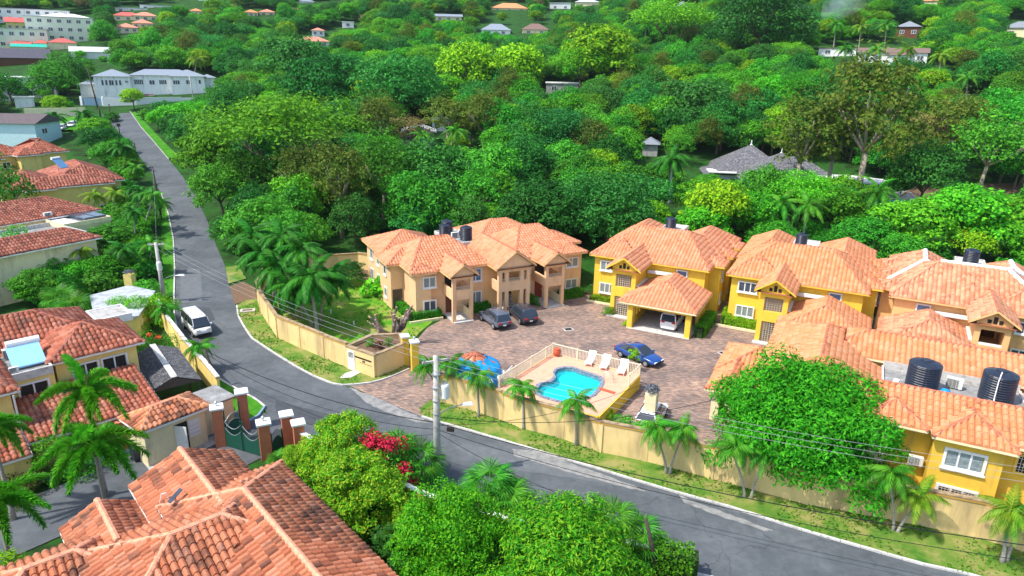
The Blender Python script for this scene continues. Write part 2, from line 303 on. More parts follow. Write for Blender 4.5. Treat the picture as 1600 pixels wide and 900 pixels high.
# ------------------------------------------------------------------ roofs of clay tiles
class Wing:
    """roof over the rectangle u0..u1, v0..v1 (eave lines); ridge along ax; ends 'h' hip or 'g' gable; wall box below"""
    def __init__(s, u0, u1, v0, v1, z, ax='u', ends='hh', pitch=0.42, wall=True, wz=0.0, oh=0.5, shed=None, tiles=True, wallmat=None, hs=1.0):
        s.u0, s.u1, s.v0, s.v1, s.z, s.ax, s.ends, s.p, s.wall, s.wz, s.oh, s.shed, s.tiles, s.wm = u0, u1, v0, v1, z, ax, ends, pitch, wall, wz, oh, shed, tiles, wallmat
        s.hs = hs
    def hz(s, u, v):
        ins = (u > s.u0) & (u < s.u1) & (v > s.v0) & (v < s.v1)
        if s.shed: h = s.p * (v - s.v0)
        elif s.ax == 'u':
            h = np.minimum(v - s.v0, s.v1 - v)
            if s.ends[0] == 'h': h = np.minimum(h, (u - s.u0) / s.hs)
            if s.ends[1] == 'h': h = np.minimum(h, (s.u1 - u) / s.hs)
            h = h * s.p
        else:
            h = np.minimum(u - s.u0, s.u1 - u)
            if s.ends[0] == 'h': h = np.minimum(h, (v - s.v0) / s.hs)
            if s.ends[1] == 'h': h = np.minimum(h, (s.v1 - v) / s.hs)
            h = h * s.p
        return np.where(ins, s.z + h, -99.0)
    def planes(s):
        """(origin, eave dir, upslope dir, eave length, run, left slant, right slant, pitch)"""
        u0, u1, v0, v1, q, p = s.u0, s.u1, s.v0, s.v1, s.hs, s.p; P = []
        if s.shed: return [((u0, v0), (1, 0), (0, 1), u1 - u0, v1 - v0, 0, 0, p)]
        if s.ax == 'u':
            w = (v1 - v0) / 2; a, b = (q if s.ends[0] == 'h' else 0), (q if s.ends[1] == 'h' else 0)
            P.append(((u0, v0), (1, 0), (0, 1), u1 - u0, w, a, b, p)); P.append(((u1, v1), (-1, 0), (0, -1), u1 - u0, w, b, a, p))
            if a: P.append(((u0, v1), (0, -1), (1, 0), v1 - v0, w * q, 1 / q, 1 / q, p / q))
            if b: P.append(((u1, v0), (0, 1), (-1, 0), v1 - v0, w * q, 1 / q, 1 / q, p / q))
        else:
            w = (u1 - u0) / 2; a, b = (q if s.ends[0] == 'h' else 0), (q if s.ends[1] == 'h' else 0)
            P.append(((u1, v0), (0, 1), (-1, 0), v1 - v0, w, a, b, p)); P.append(((u0, v1), (0, -1), (1, 0), v1 - v0, w, b, a, p))
            if a: P.append(((u0, v0), (1, 0), (0, 1), u1 - u0, w * q, 1 / q, 1 / q, p / q))
            if b: P.append(((u1, v1), (-1, 0), (0, -1), u1 - u0, w * q, 1 / q, 1 / q, p / q))
        return P
    def caps(s):
        u0, u1, v0, v1, z = s.u0, s.u1, s.v0, s.v1, s.z; L = []
        if s.shed: return [((u0, v1, z + s.p * (v1 - v0)), (u1, v1, z + s.p * (v1 - v0)))]
        if s.ax == 'u':
            w = (v1 - v0) / 2; vm = (v0 + v1) / 2; zr = z + s.p * w
            a = u0 + w * s.hs if s.ends[0] == 'h' else u0; b = u1 - w * s.hs if s.ends[1] == 'h' else u1
            L.append(((a, vm, zr), (b, vm, zr)))
            if s.ends[0] == 'h': L += [((u0, v0, z), (a, vm, zr)), ((u0, v1, z), (a, vm, zr))]
            if s.ends[1] == 'h': L += [((u1, v0, z), (b, vm, zr)), ((u1, v1, z), (b, vm, zr))]
        else:
            w = (u1 - u0) / 2; um = (u0 + u1) / 2; zr = z + s.p * w
            a = v0 + w * s.hs if s.ends[0] == 'h' else v0; b = v1 - w * s.hs if s.ends[1] == 'h' else v1
            L.append(((um, a, zr), (um, b, zr)))
            if s.ends[0] == 'h': L += [((u0, v0, z), (um, a, zr)), ((u1, v0, z), (um, a, zr))]
            if s.ends[1] == 'h': L += [((u0, v1, z), (um, b, zr)), ((u1, v1, z), (um, b, zr))]
        return L
PROF_X = np.array([0.0, 0.25, 0.5, 0.75, 1.0]); PROF_H = np.array([0.0, 0.105, 0.135, 0.105, 0.0])
def tile_roof(root, wings, tmat, capmat, tw=0.36, tl=0.42, n_ind=0, objmat=None, flat=None, under=None, capr=0.13, cap_ind=False, fascia=None, name='roof_tiles'):
    VV, FF, TT = [], [], []; nv = 0; singles = []
    mw = root.matrix_basis.copy()
    for wi, w in enumerate(wings):
        if not w.tiles: continue
        for (O, E, S, Ln, run, sa, sb, pp) in w.planes():
            ncol = max(1, int(round(Ln / tw))); cw = Ln / ncol; nrow = max(1, int(round(run / tl))); rl = run / nrow
            I, J = np.meshgrid(np.arange(ncol), np.arange(nrow)); I = I.ravel().astype(float); J = J.ravel().astype(float)
            ac, bc = (I + .5) * cw, (J + .5) * rl
            ok = (ac > sa * bc - cw * .45) & (ac < Ln - sb * bc + cw * .45)
            I, J, ac, bc = I[ok], J[ok], ac[ok], bc[ok]
            full = (ac - cw / 2 >= sa * (bc + rl / 2)) & (ac + cw / 2 <= Ln - sb * (bc + rl / 2))
            uc = O[0] + E[0] * ac + S[0] * bc; vc = O[1] + E[1] * ac + S[1] * bc; zc = w.z + pp * bc
            keep = np.ones(len(I), bool)
            for wj, x in enumerate(wings):
                if wj != wi: keep &= ~(x.hz(uc, vc) > zc + 0.04)
            if flat:
                for (a0, a1, b0, b1) in flat: keep &= ~((uc > a0) & (uc < a1) & (vc > b0) & (vc < b1))
            I, J, full = I[keep], J[keep], full[keep]
            n = len(I)
            if n == 0: continue
            # jitter gives each tile its own seat
            jz = RNG.normal(0, 0.006, n); jb = RNG.normal(0, 0.012, n); ja = RNG.normal(0, 0.006, n)
            rows = []
            for (bo, lift, drop) in ((0.0 - 0.03, 0.065, 1.0), (1.0, 0.0, 1.0)):
                A = I[:, None] * cw + PROF_X[None, :] * cw + ja[:, None]; B = (J[:, None] + bo) * rl + jb[:, None] + 0 * PROF_X[None, :]
                if bo < 0.5: B = np.maximum(B, -0.04)
                A = np.clip(A, sa * B, np.maximum(Ln - sb * B, sa * B))
                Hh = PROF_H[None, :] * (cw / 0.32) + lift + jz[:, None]
                rows.append((A, B, Hh))
            A, B, Hh = rows[0]; rows.append((A, B, Hh * 0 - 0.01))
            P = []
            for (A, B, Hh) in rows:
                P.append(np.stack([O[0] + E[0] * A + S[0] * B, O[1] + E[1] * A + S[1] * B, w.z + pp * B + Hh], -1))
            P = np.concatenate([P[0], P[1], P[2]], 1)  # n,15,3
            tone = RNG.random(n)
            if n_ind:
                idx = np.where(full)[0]
                for k in idx:
                    c = (I[k] + .5) * cw, (J[k]) * rl
                    q = Vector((O[0] + E[0] * c[0] + S[0] * c[1], O[1] + E[1] * c[0] + S[1] * c[1], w.z + pp * c[1]))
                    wq = mw @ q; px, py, D = PJ(*wq)
                    if -20 < px < 1620 and py < 925: singles.append((D, len(TT), k, wi, O, E, S, cw, rl, pp, q, jz[k]))
            VV.append(P); TT.append(tone)
            del rows
    if n_ind:
        singles.sort(key=lambda t: t[0]); singles = singles[:n_ind]
        drop = {}
        for t in singles: drop.setdefault(t[1], []).append(t[2])
        cache = {}
        for (D, bi, k, wi, O, E, S, cw, rl, p, q, jz) in singles:
            key = (round(cw, 3), round(rl, 3), p)
            if key not in cache:
                v = []
                for (bo, lift) in ((-0.03, 0.065), (1.0, 0.0)):
                    for x, h in zip(PROF_X, PROF_H): v.append(((x - .5) * cw, bo * rl, p * bo * rl + h * cw / 0.32 + lift))
                for x in PROF_X: v.append(((x - .5) * cw, -0.03 * rl, -0.03 * rl * p - 0.01))
                f = [(i, i + 1, i + 6, i + 5) for i in range(4)] + [(10 + i, 11 + i, i + 1, i) for i in range(4)]
                b = MB(); b.add(v, f); cache[key] = b.mesh('roof_tile', objmat)
            o = inst('roof_tile', cache[key], root, (q.x, q.y, q.z + jz), (0, RNG.normal(0, .012), math.atan2(E[1], E[0]) + RNG.normal(0, .01)))
        for bi, ks in drop.items():
            mk = np.ones(len(TT[bi]), bool); mk[ks] = False; VV[bi] = VV[bi][mk]; TT[bi] = TT[bi][mk]
    if VV:
        P = np.concatenate(VV, 0); n = len(P); tone = np.concatenate(TT)
        f = np.array([(i, i + 1, i + 6, i + 5) for i in range(4)] + [(10 + i, 11 + i, i + 1, i) for i in range(4)])
        F = (np.arange(n)[:, None, None] * 15 + f[None]).reshape(-1, 4)
        me = np_mesh(name, P.reshape(-1, 3), F, tmat, np.repeat(tone, 8))
        o = bpy.data.objects.new(name, me); link(o, root); tag(o, kind='stuff')
    # under-roof, fascia, caps
    dk = MB(); fa = MB()
    for wi, w in enumerate(wings):
        for (O, E, S, Ln, run, sa, sb, pp) in w.planes():
            q = [(0, 0), (Ln, 0), (Ln - sb * run, run), (sa * run, run)]
            dk.add([(O[0] + E[0] * a + S[0] * b, O[1] + E[1] * a + S[1] * b, w.z + pp * b - 0.03) for a, b in q], [(0, 1, 2, 3)])
        e = 0.012 + 0.003 * wi
        dk.add([(w.u0 + e, w.v0 + e, w.z - .11 - e), (w.u1 - e, w.v0 + e, w.z - .11 - e), (w.u1 - e, w.v1 - e, w.z - .11 - e), (w.u0 + e, w.v1 - e, w.z - .11 - e)], [(3, 2, 1, 0)])
        t = 0.05; z0, z1 = w.z - 0.15, w.z - 0.005
        A = [(w.u0, w.v0), (w.u1, w.v0), (w.u1, w.v1), (w.u0, w.v1)]
        for i in range(4):
            p, q = A[i], A[(i + 1) % 4]; gab = (w.ax == 'u' and ((i == 1 and w.ends[1] == 'g') or (i == 3 and w.ends[0] == 'g'))) or (w.ax == 'v' and ((i == 0 and w.ends[0] == 'g') or (i == 2 and w.ends[1] == 'g')))
            if gab and not w.shed:
                mid = ((p[0] + q[0]) / 2, (p[1] + q[1]) / 2); hl = math.hypot(p[0] - q[0], p[1] - q[1]) / 2 * w.p
                fa.seg(p, mid, t, z0 + .02, z1 + .05, zq=hl); fa.seg(mid, q, t, z0 + hl + .02, z1 + hl + .05, zq=-hl)
            else:
                dz = 0.0
                if w.shed: dz = w.p * (w.v1 - w.v0)
                if not w.shed: fa.seg(p, q, t, z0, z1)
                elif i == 0: fa.seg(p, q, t, z0, z1)
                elif i == 1: fa.seg(p, q, t, z0, z1, zq=dz)
                elif i == 3: fa.seg(q, p, t, z0, z1, zq=dz)
    dk.build('roof_deck', under or T_under, root)
    fa.build('fascia', fascia or M_cream, root)
    cb = MB(); ccache = {}; nc = 0
    for wi, w in enumerate(wings):
        if not w.tiles: continue
        for (p, q) in w.caps():
            p, q = Vector(p), Vector(q); L = (q - p).length
            if L < 0.3: continue
            k = max(1, int(round(L / 0.40))); d = (q - p) / k
            for i in range(k):
                c = p + d * (i + .5); cov = False
                for wj, x in enumerate(wings):
                    if wj != wi and float(x.hz(np.array([c.x]), np.array([c.y]))[0]) > c.z + 0.05: cov = True
                if flat:
                    for (a0, a1, b0, b1) in flat:
                        if a0 < c.x < a1 and b0 < c.y < b1: cov = True
                if cov: continue
                a = p + d * i - d * 0.06; b = p + d * (i + 1)
                dn = d.normalized(); sd_ = Vector((-dn.y, dn.x, 0)).normalized(); up = dn.cross(sd_) * -1
                if up.z < 0: up = -up
                vs = []
                for c_, r_ in ((a, capr * 1.12), (b, capr)):
                    for t in (0, 40, 90, 140, 180):
                        vs.append(c_ + sd_ * (r_ * math.cos(rad(t))) + up * (r_ * math.sin(rad(t)) * 0.95 + 0.02))
                fs = [(j, j + 1, j + 6, j + 5) for j in range(4)] + [(0, 1, 2, 3, 4)]
                if cap_ind and nc < 290:
                    key = (round(d.length, 2), round(dn.z, 2))
                    mb = MB(); mb.add([tuple(v_ - a) for v_ in vs], fs); o = mb.build('ridge_tile', capmat, root, loc=a + Vector((0, 0, random.uniform(-.008, .008)))); nc += 1
                else: cb.add([tuple(v_) for v_ in vs], fs)
    if cb.v: tag(cb.build('ridge_tiles', capmat, root), kind='stuff')
T_under = mat('roof_underside', (0.36, 0.13, 0.07), 0.9, 0.1)

def walls(root, wings, wmat, name='wall'):
    by = {}
    for i, w in enumerate(wings):
        if not w.wall: continue
        b = by.setdefault(id(w.wm or wmat), [w.wm or wmat, MB()])[1]; o = w.oh
        u0, u1, v0, v1 = w.u0 + o, w.u1 - o, w.v0 + o, w.v1 - o; zt = w.z - 0.05
        b.box(u0, u1, v0, v1, w.wz, zt)
        for side in (0, 1):
            if w.ends[side] == 'g' and not w.shed:
                if w.ax == 'v':
                    vv = v0 if side == 0 else v1; um = (u0 + u1) / 2; h = (um - w.u0) * w.p; e = -.01 if side == 0 else .01
                    b.add([(u0, vv + e, zt - .01), (u1, vv + e, zt - .01), (u1, vv + e, zt + .35 * o), (um, vv + e, w.z + h - .06), (u0, vv + e, zt + .35 * o)], [(0, 1, 2, 3, 4)])
                else:
                    uu = u0 if side == 0 else u1; vm = (v0 + v1) / 2; h = (vm - w.v0) * w.p; e = -.01 if side == 0 else .01
                    b.add([(uu + e, v0, zt - .01), (uu + e, v1, zt - .01), (uu + e, v1, zt + .35 * o), (uu + e, vm, w.z + h - .06), (uu + e, v0, zt + .35 * o)], [(0, 1, 2, 3, 4)])
    for m_, b in by.values(): b.build(name, m_, root)

# ------------------------------------------------------------------ windows and doors
WC = {}
ROT = {'f': 0.0, 'r': math.pi / 2, 'b': math.pi, 'l': -math.pi / 2}
def window(root, side, u, v, z, w, h, n=2, glass=None, frame=None, bars=False, sill=True, fw=0.13, name='window'):
    """centre (u,v,z) on the wall face, outward side f/l/r/b (front = -v)"""
    glass = glass or random.choice((M_glass, M_glass, M_curt)); frame = frame or M_white
    key = (round(w, 2), round(h, 2), n, frame.name, glass.name, bars, fw)
    if key not in WC:
        m = MB(); X, Z = w / 2, h / 2
        m.box(-X, X, -.08, .0, Z - fw, Z); m.box(-X, X, -.08, .0, -Z, -Z + fw)
        m.box(-X, -X + fw, -.08, .0, -Z + fw, Z - fw); m.box(X - fw, X, -.08, .0, -Z + fw, Z - fw)
        iw = w - 2 * fw; pw = iw / n; mw_ = 0.05
        for k in range(1, n): x = -X + fw + pw * k; m.box(x - mw_, x + mw_, -.065, .0, -Z + fw, Z - fw)
        fm = m.mesh('window_frame', frame)
        g = MB(); gw = pw / 2 - (mw_ if n > 1 else 0); g.box(-gw - .005, gw + .005, -.025, .0, -Z + fw - .005, Z - fw + .005)
        gm = g.mesh('window_pane', glass); bm_ = None
        if bars:
            q = MB(); k = max(3, int(iw / 0.16))
            for i in range(k + 1): x = -X + fw + iw * i / k; q.box(x - .012, x + .012, -.10, -.082, -Z + fw * .6, Z - fw * .6)
            for zz in (-Z * .5, Z * .1, Z * .6): q.box(-X + fw * .6, X - fw * .6, -.112, -.101, zz - .012, zz + .012)
            bm_ = q.mesh('window_bars', M_grille)
        sm = MB().box(-X - .06, X + .06, -.14, .0, -Z - .09, -Z - .002).mesh('window_sill', frame)
        WC[key] = (fm, gm, bm_, sm, pw, X, fw)
    fm, gm, bm_, sm, pw, X, fw_ = WC[key]
    o = inst(name, fm, root, (u, v, z), (0, 0, ROT[side] if isinstance(side, str) else side))
    for k in range(n): inst('pane', gm, o, (-X + fw_ + pw * (k + .5), 0, 0))
    if bm_: inst('bars', bm_, o)
    if sill: inst('sill', sm, o)
    return o
def door(root, side, u, v, z0, w, h, m=None, name='door'):
    m = m or M_brown
    b = MB(); b.box(-w / 2, w / 2, -.05, 0, 0, h)
    for a in (-1, 1):
        for q in (0.12, 0.55): b.box(a * w / 4 - w * .17, a * w / 4 + w * .17, -.065, -.05, h * q, h * (q + .33))
    o = b.build(name, m, root, loc=(u, v, z0)); o.rotation_euler = (0, 0, ROT[side])
    MB().box(w / 2 - .14, w / 2 - .06, -.10, -.05, h * .45, h * .52).build('handle', M_metal, o)
    return o
def grille(root, side, u, v, z, w, h, name='grille', m=None, dense=0.13):
    b = MB(); k = max(3, int(w / .24))
    for i in range(k + 1): x = -w / 2 + w * i / k; b.box(x - .026, x + .026, -.02, .01, -h / 2, h / 2)
    kz = max(2, int(h / 0.42))
    for i in range(kz + 1): zz = -h / 2 + h * i / kz; b.box(-w / 2, w / 2, -.032, -.021, zz - .024, zz + .024)
    for i in range(kz):
        for j in range(0, k, 2):
            cx, cz = -w / 2 + w * (j + 1) / k, -h / 2 + h * (i + .5) / kz
            b.box(cx - w / k * .8, cx + w / k * .8, -.042, -.033, cz - .02, cz + .02)
    o = b.build(name, m or M_grille, root, loc=(u, v, z)); o.rotation_euler = (0, 0, ROT[side]); return o
def railing(root, side, u, v, z, w, h=0.5, name='railing', m=None):
    b = MB(); b.box(-w / 2, w / 2, -.03, .03, h - .05, h); b.box(-w / 2, w / 2, -.02, .02, .04, .08)
    k = int(w / .13)
    for i in range(k + 1): x = -w / 2 + w * i / k; b.box(x - .012, x + .012, -.012, .012, .08, h - .05)
    o = b.build(name, m or M_grille, root, loc=(u, v, z)); o.rotation_euler = (0, 0, ROT[side]); return o

# ------------------------------------------------------------------ rooftop and yard equipment
def water_tank(label, loc, r=0.62, h=1.5, ribs=9, group='black water tanks on the flat roofs'):
    t = thing('water_tank', label, 'water tank', loc, 0, group)
    pr = [(r * .98, 0)]
    for i in range(ribs):
        a = h * .86 * i / ribs; b = h * .86 * (i + 1) / ribs; pr += [(r * .97, a + .02), (r * 1.02, a + (b - a) * .35), (r * 1.02, a + (b - a) * .7), (r * .97, b)]
    MB().lathe((0, 0, 0), pr, 24).build('body', M_tank, t, smooth=False)
    hb = h * .86
    MB().lathe((0, 0, hb), [(r * .97, 0), (r * 1.03, .04), (r * .99, .09), (r * .55, h * .11), (r * .3, h * .13)], 24).build('shoulder', M_tank, t)
    MB().lathe((0, 0, hb + h * .12), [(r * .30, 0), (r * .32, .05), (r * .30, .09), (.02, .11)], 16).build('lid', M_tank, t)
    rb = MB()
    for k in range(8):
        a = k * math.pi / 4; rb.tube([(r * .34 * math.cos(a), r * .34 * math.sin(a), hb + h * .13), (r * .93 * math.cos(a), r * .93 * math.sin(a), hb + .10)], 0.03, 5)
    rb.build('shoulder_ribs', M_tank, t)
    return t
def ac_unit(label, loc, rz=0.0, s=1.0, group='white air conditioning units'):
    t = thing('air_conditioner', label, 'air conditioner', loc, rz, group)
    MB().box(-.45 * s, .45 * s, -.17 * s, .17 * s, .08, .08 + .62 * s).build('casing', M_ac, t)
    MB().box(-.40 * s, .22 * s, -.18 * s, -.172 * s, .12, .05 + .60 * s).build('grille', M_dark, t)
    b = MB(); z = .12
    while z < .04 + .60 * s: b.box(-.41 * s, .23 * s, -.195 * s, -.182 * s, z, z + .015); z += .07
    for x in (-.3, -.1, .1): b.box(x * s, x * s + .015, -.20 * s, -.196 * s, .12, .05 + .6 * s)
    b.build('louvres', M_ac, t)
    for x in (-.32, .32): MB().box(x * s - .04, x * s + .04, -.2 * s, .2 * s, 0, .08).build('foot', M_metal, t)
    return t

# ------------------------------------------------------------------ vegetation
def leaf_quads(C, N, S, asp=0.5, droop=0.0, fold=True):
    """C centres (n,3), N normals, S sizes -> rhombic leaves"""
    n = len(C); N = N / (np.linalg.norm(N, axis=1)[:, None] + 1e-9)
    R = RNG.normal(size=(n, 3)); R[:, 2] -= droop; A = R - N * (R * N).sum(1)[:, None]; A /= np.linalg.norm(A, axis=1)[:, None] + 1e-9
    B = np.cross(N, A); s = S[:, None]
    v = np.stack([C - A * s * .5, C + B * s * asp * .5 - N * s * .06, C + A * s * .5, C - B * s * asp * .5 - N * s * .06], 1)
    return v.reshape(-1, 3), np.arange(n * 4).reshape(n, 4)
def crown_arrays(lobes, count, leaf, up=0.45, rnd=0.55, bottom=-0.35, asp=0.55, shell=(0.72, 1.06), droop=0.2, deepk=0.45):
    """leaf clumps on the outside of many lobes; lobes = (centre, radii)"""
    w = np.array([l[1][0] * l[1][1] for l in lobes]); w = w / w.sum(); C, N = [], []
    cc = np.array([l[0] for l in lobes]); rr = np.array([l[1] for l in lobes])
    k = RNG.choice(len(lobes), count, p=w)
    d = RNG.normal(size=(count, 3)); d /= np.linalg.norm(d, axis=1)[:, None]
    lowm = d[:, 2] < bottom; d[lowm, 2] *= -0.6
    q = RNG.uniform(shell[0], shell[1], count)
    # sub-clumps: leaves gather in tufts
    C = cc[k] + d * rr[k] * q[:, None]
    ph = (np.sin(C[:, 0] * 5.1 + C[:, 1] * 2.3) * np.sin(C[:, 1] * 4.7 - C[:, 2] * 3.1) * np.sin(C[:, 2] * 5.3 + C[:, 0] * 1.7))
    C += d * (ph[:, None] * rr[k] * 0.10)
    # drop leaves buried deep inside other lobes
    deep = np.zeros(count, bool)
    for i in range(len(lobes)):
        e = (C - cc[i]) / rr[i]; deep |= ((e * e).sum(1) < deepk) & (k != i)
    C, d = C[~deep], d[~deep]
    N = d + RNG.normal(size=C.shape) * rnd; N[:, 2] += up
    S = leaf * RNG.uniform(0.65, 1.3, len(C))
    return leaf_quads(C, N, S, asp, droop)
def dome_lobes(R, H, n, rl=0.34, flat=1.0, z0=0.0, seed=None, base=0.15):
    rg = np.random.default_rng(seed); L = []
    for i in range(n):
        t = (i + .5) / n; ph = math.acos(1 - t * (1.0 + base)); th = i * 2.39996 + rg.uniform(-.3, .3)
        q = rg.uniform(0.62, 0.85)
        c = (R * q * math.sin(ph) * math.cos(th), R * q * math.sin(ph) * math.sin(th), z0 + H * q * math.cos(ph) * flat)
        r = R * rl * rg.uniform(0.75, 1.25); L.append((c, (r, r, r * rg.uniform(0.7, 0.9))))
    L.append(((0, 0, z0 + H * .25), (R * .6, R * .6, H * .5)))
    return L
def trunk_mb(h, r, spread=1.0, n=5, seed=0, lean=0.0, z_split=0.45):
    rg = random.Random(seed); b = MB(); zs = h * z_split; top = Vector((lean, rg.uniform(-.2, .2), zs))
    b.tube([(0, 0, -.3), (lean * .3, 0, zs * .4), tuple(top)], [r * 1.35, r, r * .8], 8)
    for i in range(n):
        a = 2 * math.pi * (i + rg.random() * .6) / n; s = spread * rg.uniform(.6, 1.0)
        e = top + Vector((math.cos(a) * s, math.sin(a) * s, (h - zs) * rg.uniform(.6, .95)))
        m_ = top.lerp(e, .5) + Vector((math.cos(a) * s * .15, math.sin(a) * s * .15, 0))
        b.tube([tuple(top - Vector((0, 0, .1))), tuple(m_), tuple(e)], [r * .6, r * .4, r * .12], 5)
        for j in range(2):
            a2 = a + rg.uniform(-1, 1); q = m_ + Vector((math.cos(a2) * s * .5, math.sin(a2) * s * .5, (h - zs) * .3)); b.tube([tuple(m_), tuple(q)], [r * .3, r * .08], 4)
    return b
TREEK = {}
def tree_kind(key, R, Hc, z0, nl, count, leaf, lm, barkm=None, rl=0.34, trunk_r=0.22, asp=0.55, up=0.45, base=0.15, shell=(0.72, 1.06), seed=1, rnd=.55, spread=.6, flat=1.0):
    """crown mesh and trunk mesh of one kind of tree, trunk base at the origin"""
    V, F = crown_arrays(dome_lobes(R, Hc, nl, rl, flat, z0, seed, base), count, leaf, up, rnd, asp=asp, shell=shell)
    cm = np_mesh('tree_crown_' + key, V, F, lm)
    tm = trunk_mb(z0 + Hc * .55, trunk_r, R * spread, 5, seed).mesh('tree_trunk_' + key, barkm or M_bark, True)
    TREEK[key] = (cm, tm, R, z0 + Hc)
def plant_tree(key, label, loc, s=1.0, rz=None, group=None, name='broadleaf_tree', cat='tree', sz=None):
    cm, tm, R, H = TREEK[key]
    t = thing(name, label, cat, loc, random.uniform(0, 6.28) if rz is None else rz, group); t.scale = (s, s, sz or s)
    inst('crown', cm, t); inst('trunk', tm, t); return t

def clump_lobes(R, H, n, m_, z0, seed, base=.25, flat=1.0, sub=.30):
    rg = np.random.default_rng(seed); L = []
    for i in range(n):
        t_ = (i + .5) / n; ph = math.acos(1 - t_ * (1.0 + base)); th = i * 2.39996 + rg.uniform(-.4, .4); q = rg.uniform(.5, .72)
        c = np.array((R * q * math.sin(ph) * math.cos(th), R * q * math.sin(ph) * math.sin(th), z0 + H * q * math.cos(ph) * flat)); r = R * .36 * rg.uniform(.8, 1.25)
        for j in range(m_):
            d = rg.normal(size=3); d[2] = abs(d[2]) * .9 + .05; d /= np.linalg.norm(d); s = r * sub * rg.uniform(.8, 1.5) * 1.25
            cc = c + d * r * rg.uniform(.7, .95) * np.array((1, 1, .85)); L.append((tuple(cc), (s, s, s * .75)))
    return L
def wood_kind(key, R, Hc, z0, n, m_, count, leaf, lm, seed, barkm=None, asp=.55, base=.25, flat=1.0, tr=.2, sub=.3, shell=(.6, 1.15), up=.55, rnd=.42, fill=True):
    lb_ = clump_lobes(R, Hc, n, m_, z0, seed, base, flat, sub)
    if fill: lb_ += [((R * .22 * math.cos(a_), R * .22 * math.sin(a_), z0 + Hc * .36 * flat), (R * .62, R * .62, Hc * .5 * flat)) for a_ in (0, 2.1, 4.2)]
    V, F = crown_arrays(lb_, count, leaf, up, rnd, bottom=-.5, asp=asp, shell=shell, deepk=.16)
    cm = np_mesh('tree_crown_' + key, V, F, lm); tm = trunk_mb(z0 + Hc * .55, tr, R * .62, 5, seed).mesh('tree_trunk_' + key, barkm or M_bark, True); TREEK[key] = (cm, tm, R, z0 + Hc)
def frond_mesh(name, L, droop, n=26, wl=0.7, lm=None, width=0.05, vee=0.5, up=0.5, tipdroop=0.6):
    """one palm frond: arched rib along +x, leaflets both sides, with a fold"""
    V, F = [], []; pts = []
    for i in range(9):
        t = i / 8; pts.append((L * (t - .12 * t * t * droop), 0, L * (up * t - (up + .55 * droop) * t * t)))
    P = [Vector(p) for p in pts]
    def at(t):
        k = min(int(t * 8), 7); return P[k].lerp(P[k + 1], t * 8 - k), (P[k + 1] - P[k]).normalized()
    for i in range(8):       # rib
        a, b = P[i], P[i + 1]; w = .035 * (1 - i / 9); k = len(V)
        V += [(a.x, -w, a.z + .01), (a.x, w, a.z + .01), (b.x, w * .8, b.z + .01), (b.x, -w * .8, b.z + .01)]; F.append((k, k + 1, k + 2, k + 3))
    for i in range(n):
        t = .12 + .87 * i / (n - 1); p, d = at(min(t, .999)); ll = wl * math.sin(math.pi * min(1, (t * .85 + .12))) ** .6 * random.uniform(.85, 1.1)
        for s in (-1, 1):
            sw = .45 + .35 * t
            out = Vector((d.x * sw, s * 1.0, d.z * sw - vee + random.uniform(-.12, .12))).normalized(); q = p + out * ll * .55; r = p + out * ll + Vector((0, 0, -ll * tipdroop * .45))
            wd = d * width; k = len(V)
            V += [tuple(p - wd * .6), tuple(p + wd * .6), tuple(q + wd), tuple(q - wd), tuple(r)]
            F += [(k, k + 1, k + 2, k + 3), (k + 3, k + 2, k + 4, k + 4)]
    me = bpy.data.meshes.new(name); me.from_pydata(V, [], [tuple(dict.fromkeys(f)) for f in F]); me.materials.append(lm or L_palm); me.update(); return me
FR = {}
def palm_kind(key, L, **k): FR[key] = [frond_mesh('frond_' + key, L * a, d, **k) for a, d in ((1.0, 1.0), (.92, .75), (.85, 1.35))]
PT = {}
def palm(label, loc, h, key='adonidia', n=13, r=0.11, lean=(0, 0), s=1.0, rz=None, group=None, name='palm_tree', shaft=True, tm=None, parts=True):
    t = thing(name, label, 'palm tree', loc, 0.0, group); a_off = random.uniform(0, 6.28)
    b = MB(); top = (lean[0], lean[1], h)
    k = 7; path = []; rr = []
    for i in range(k + 1):
        u = i / k; path.append((lean[0] * u ** 1.5, lean[1] * u ** 1.5, h * u - (.2 if i == 0 else 0))); rr.append(r * (1.45 - .55 * min(1, u * 4)) * (1 - .25 * u))
    b.tube(path, rr, 8); b.build('trunk', tm or M_palmt, t, smooth=True)
    if shaft:
        MB().tube([top, (top[0], top[1], h + .45 * s), (top[0], top[1], h + .7 * s)], [r * .95, r * 1.05, r * .3], 8).build('crownshaft', L_palmshaft, t, smooth=True)
    z = h + (.55 * s if shaft else .05)
    if parts:
        for i in range(n):
            a = a_off + i * 2.39996 + random.uniform(-.15, .15); u = i / n
            tilt = rad(22) - rad(72) * u          # low fronds hang, young ones rise
            if u > .86: tilt = rad(-66)
            inst('frond', FR[key][i % 3], t, (top[0], top[1], z), (random.uniform(-.1, .1), tilt, a), (s, s, s))
    else:
        pass
    return t
L_palmshaft = mat('palm_crownshaft', (0.10, 0.22, 0.05), 0.6, 0.2, 6)

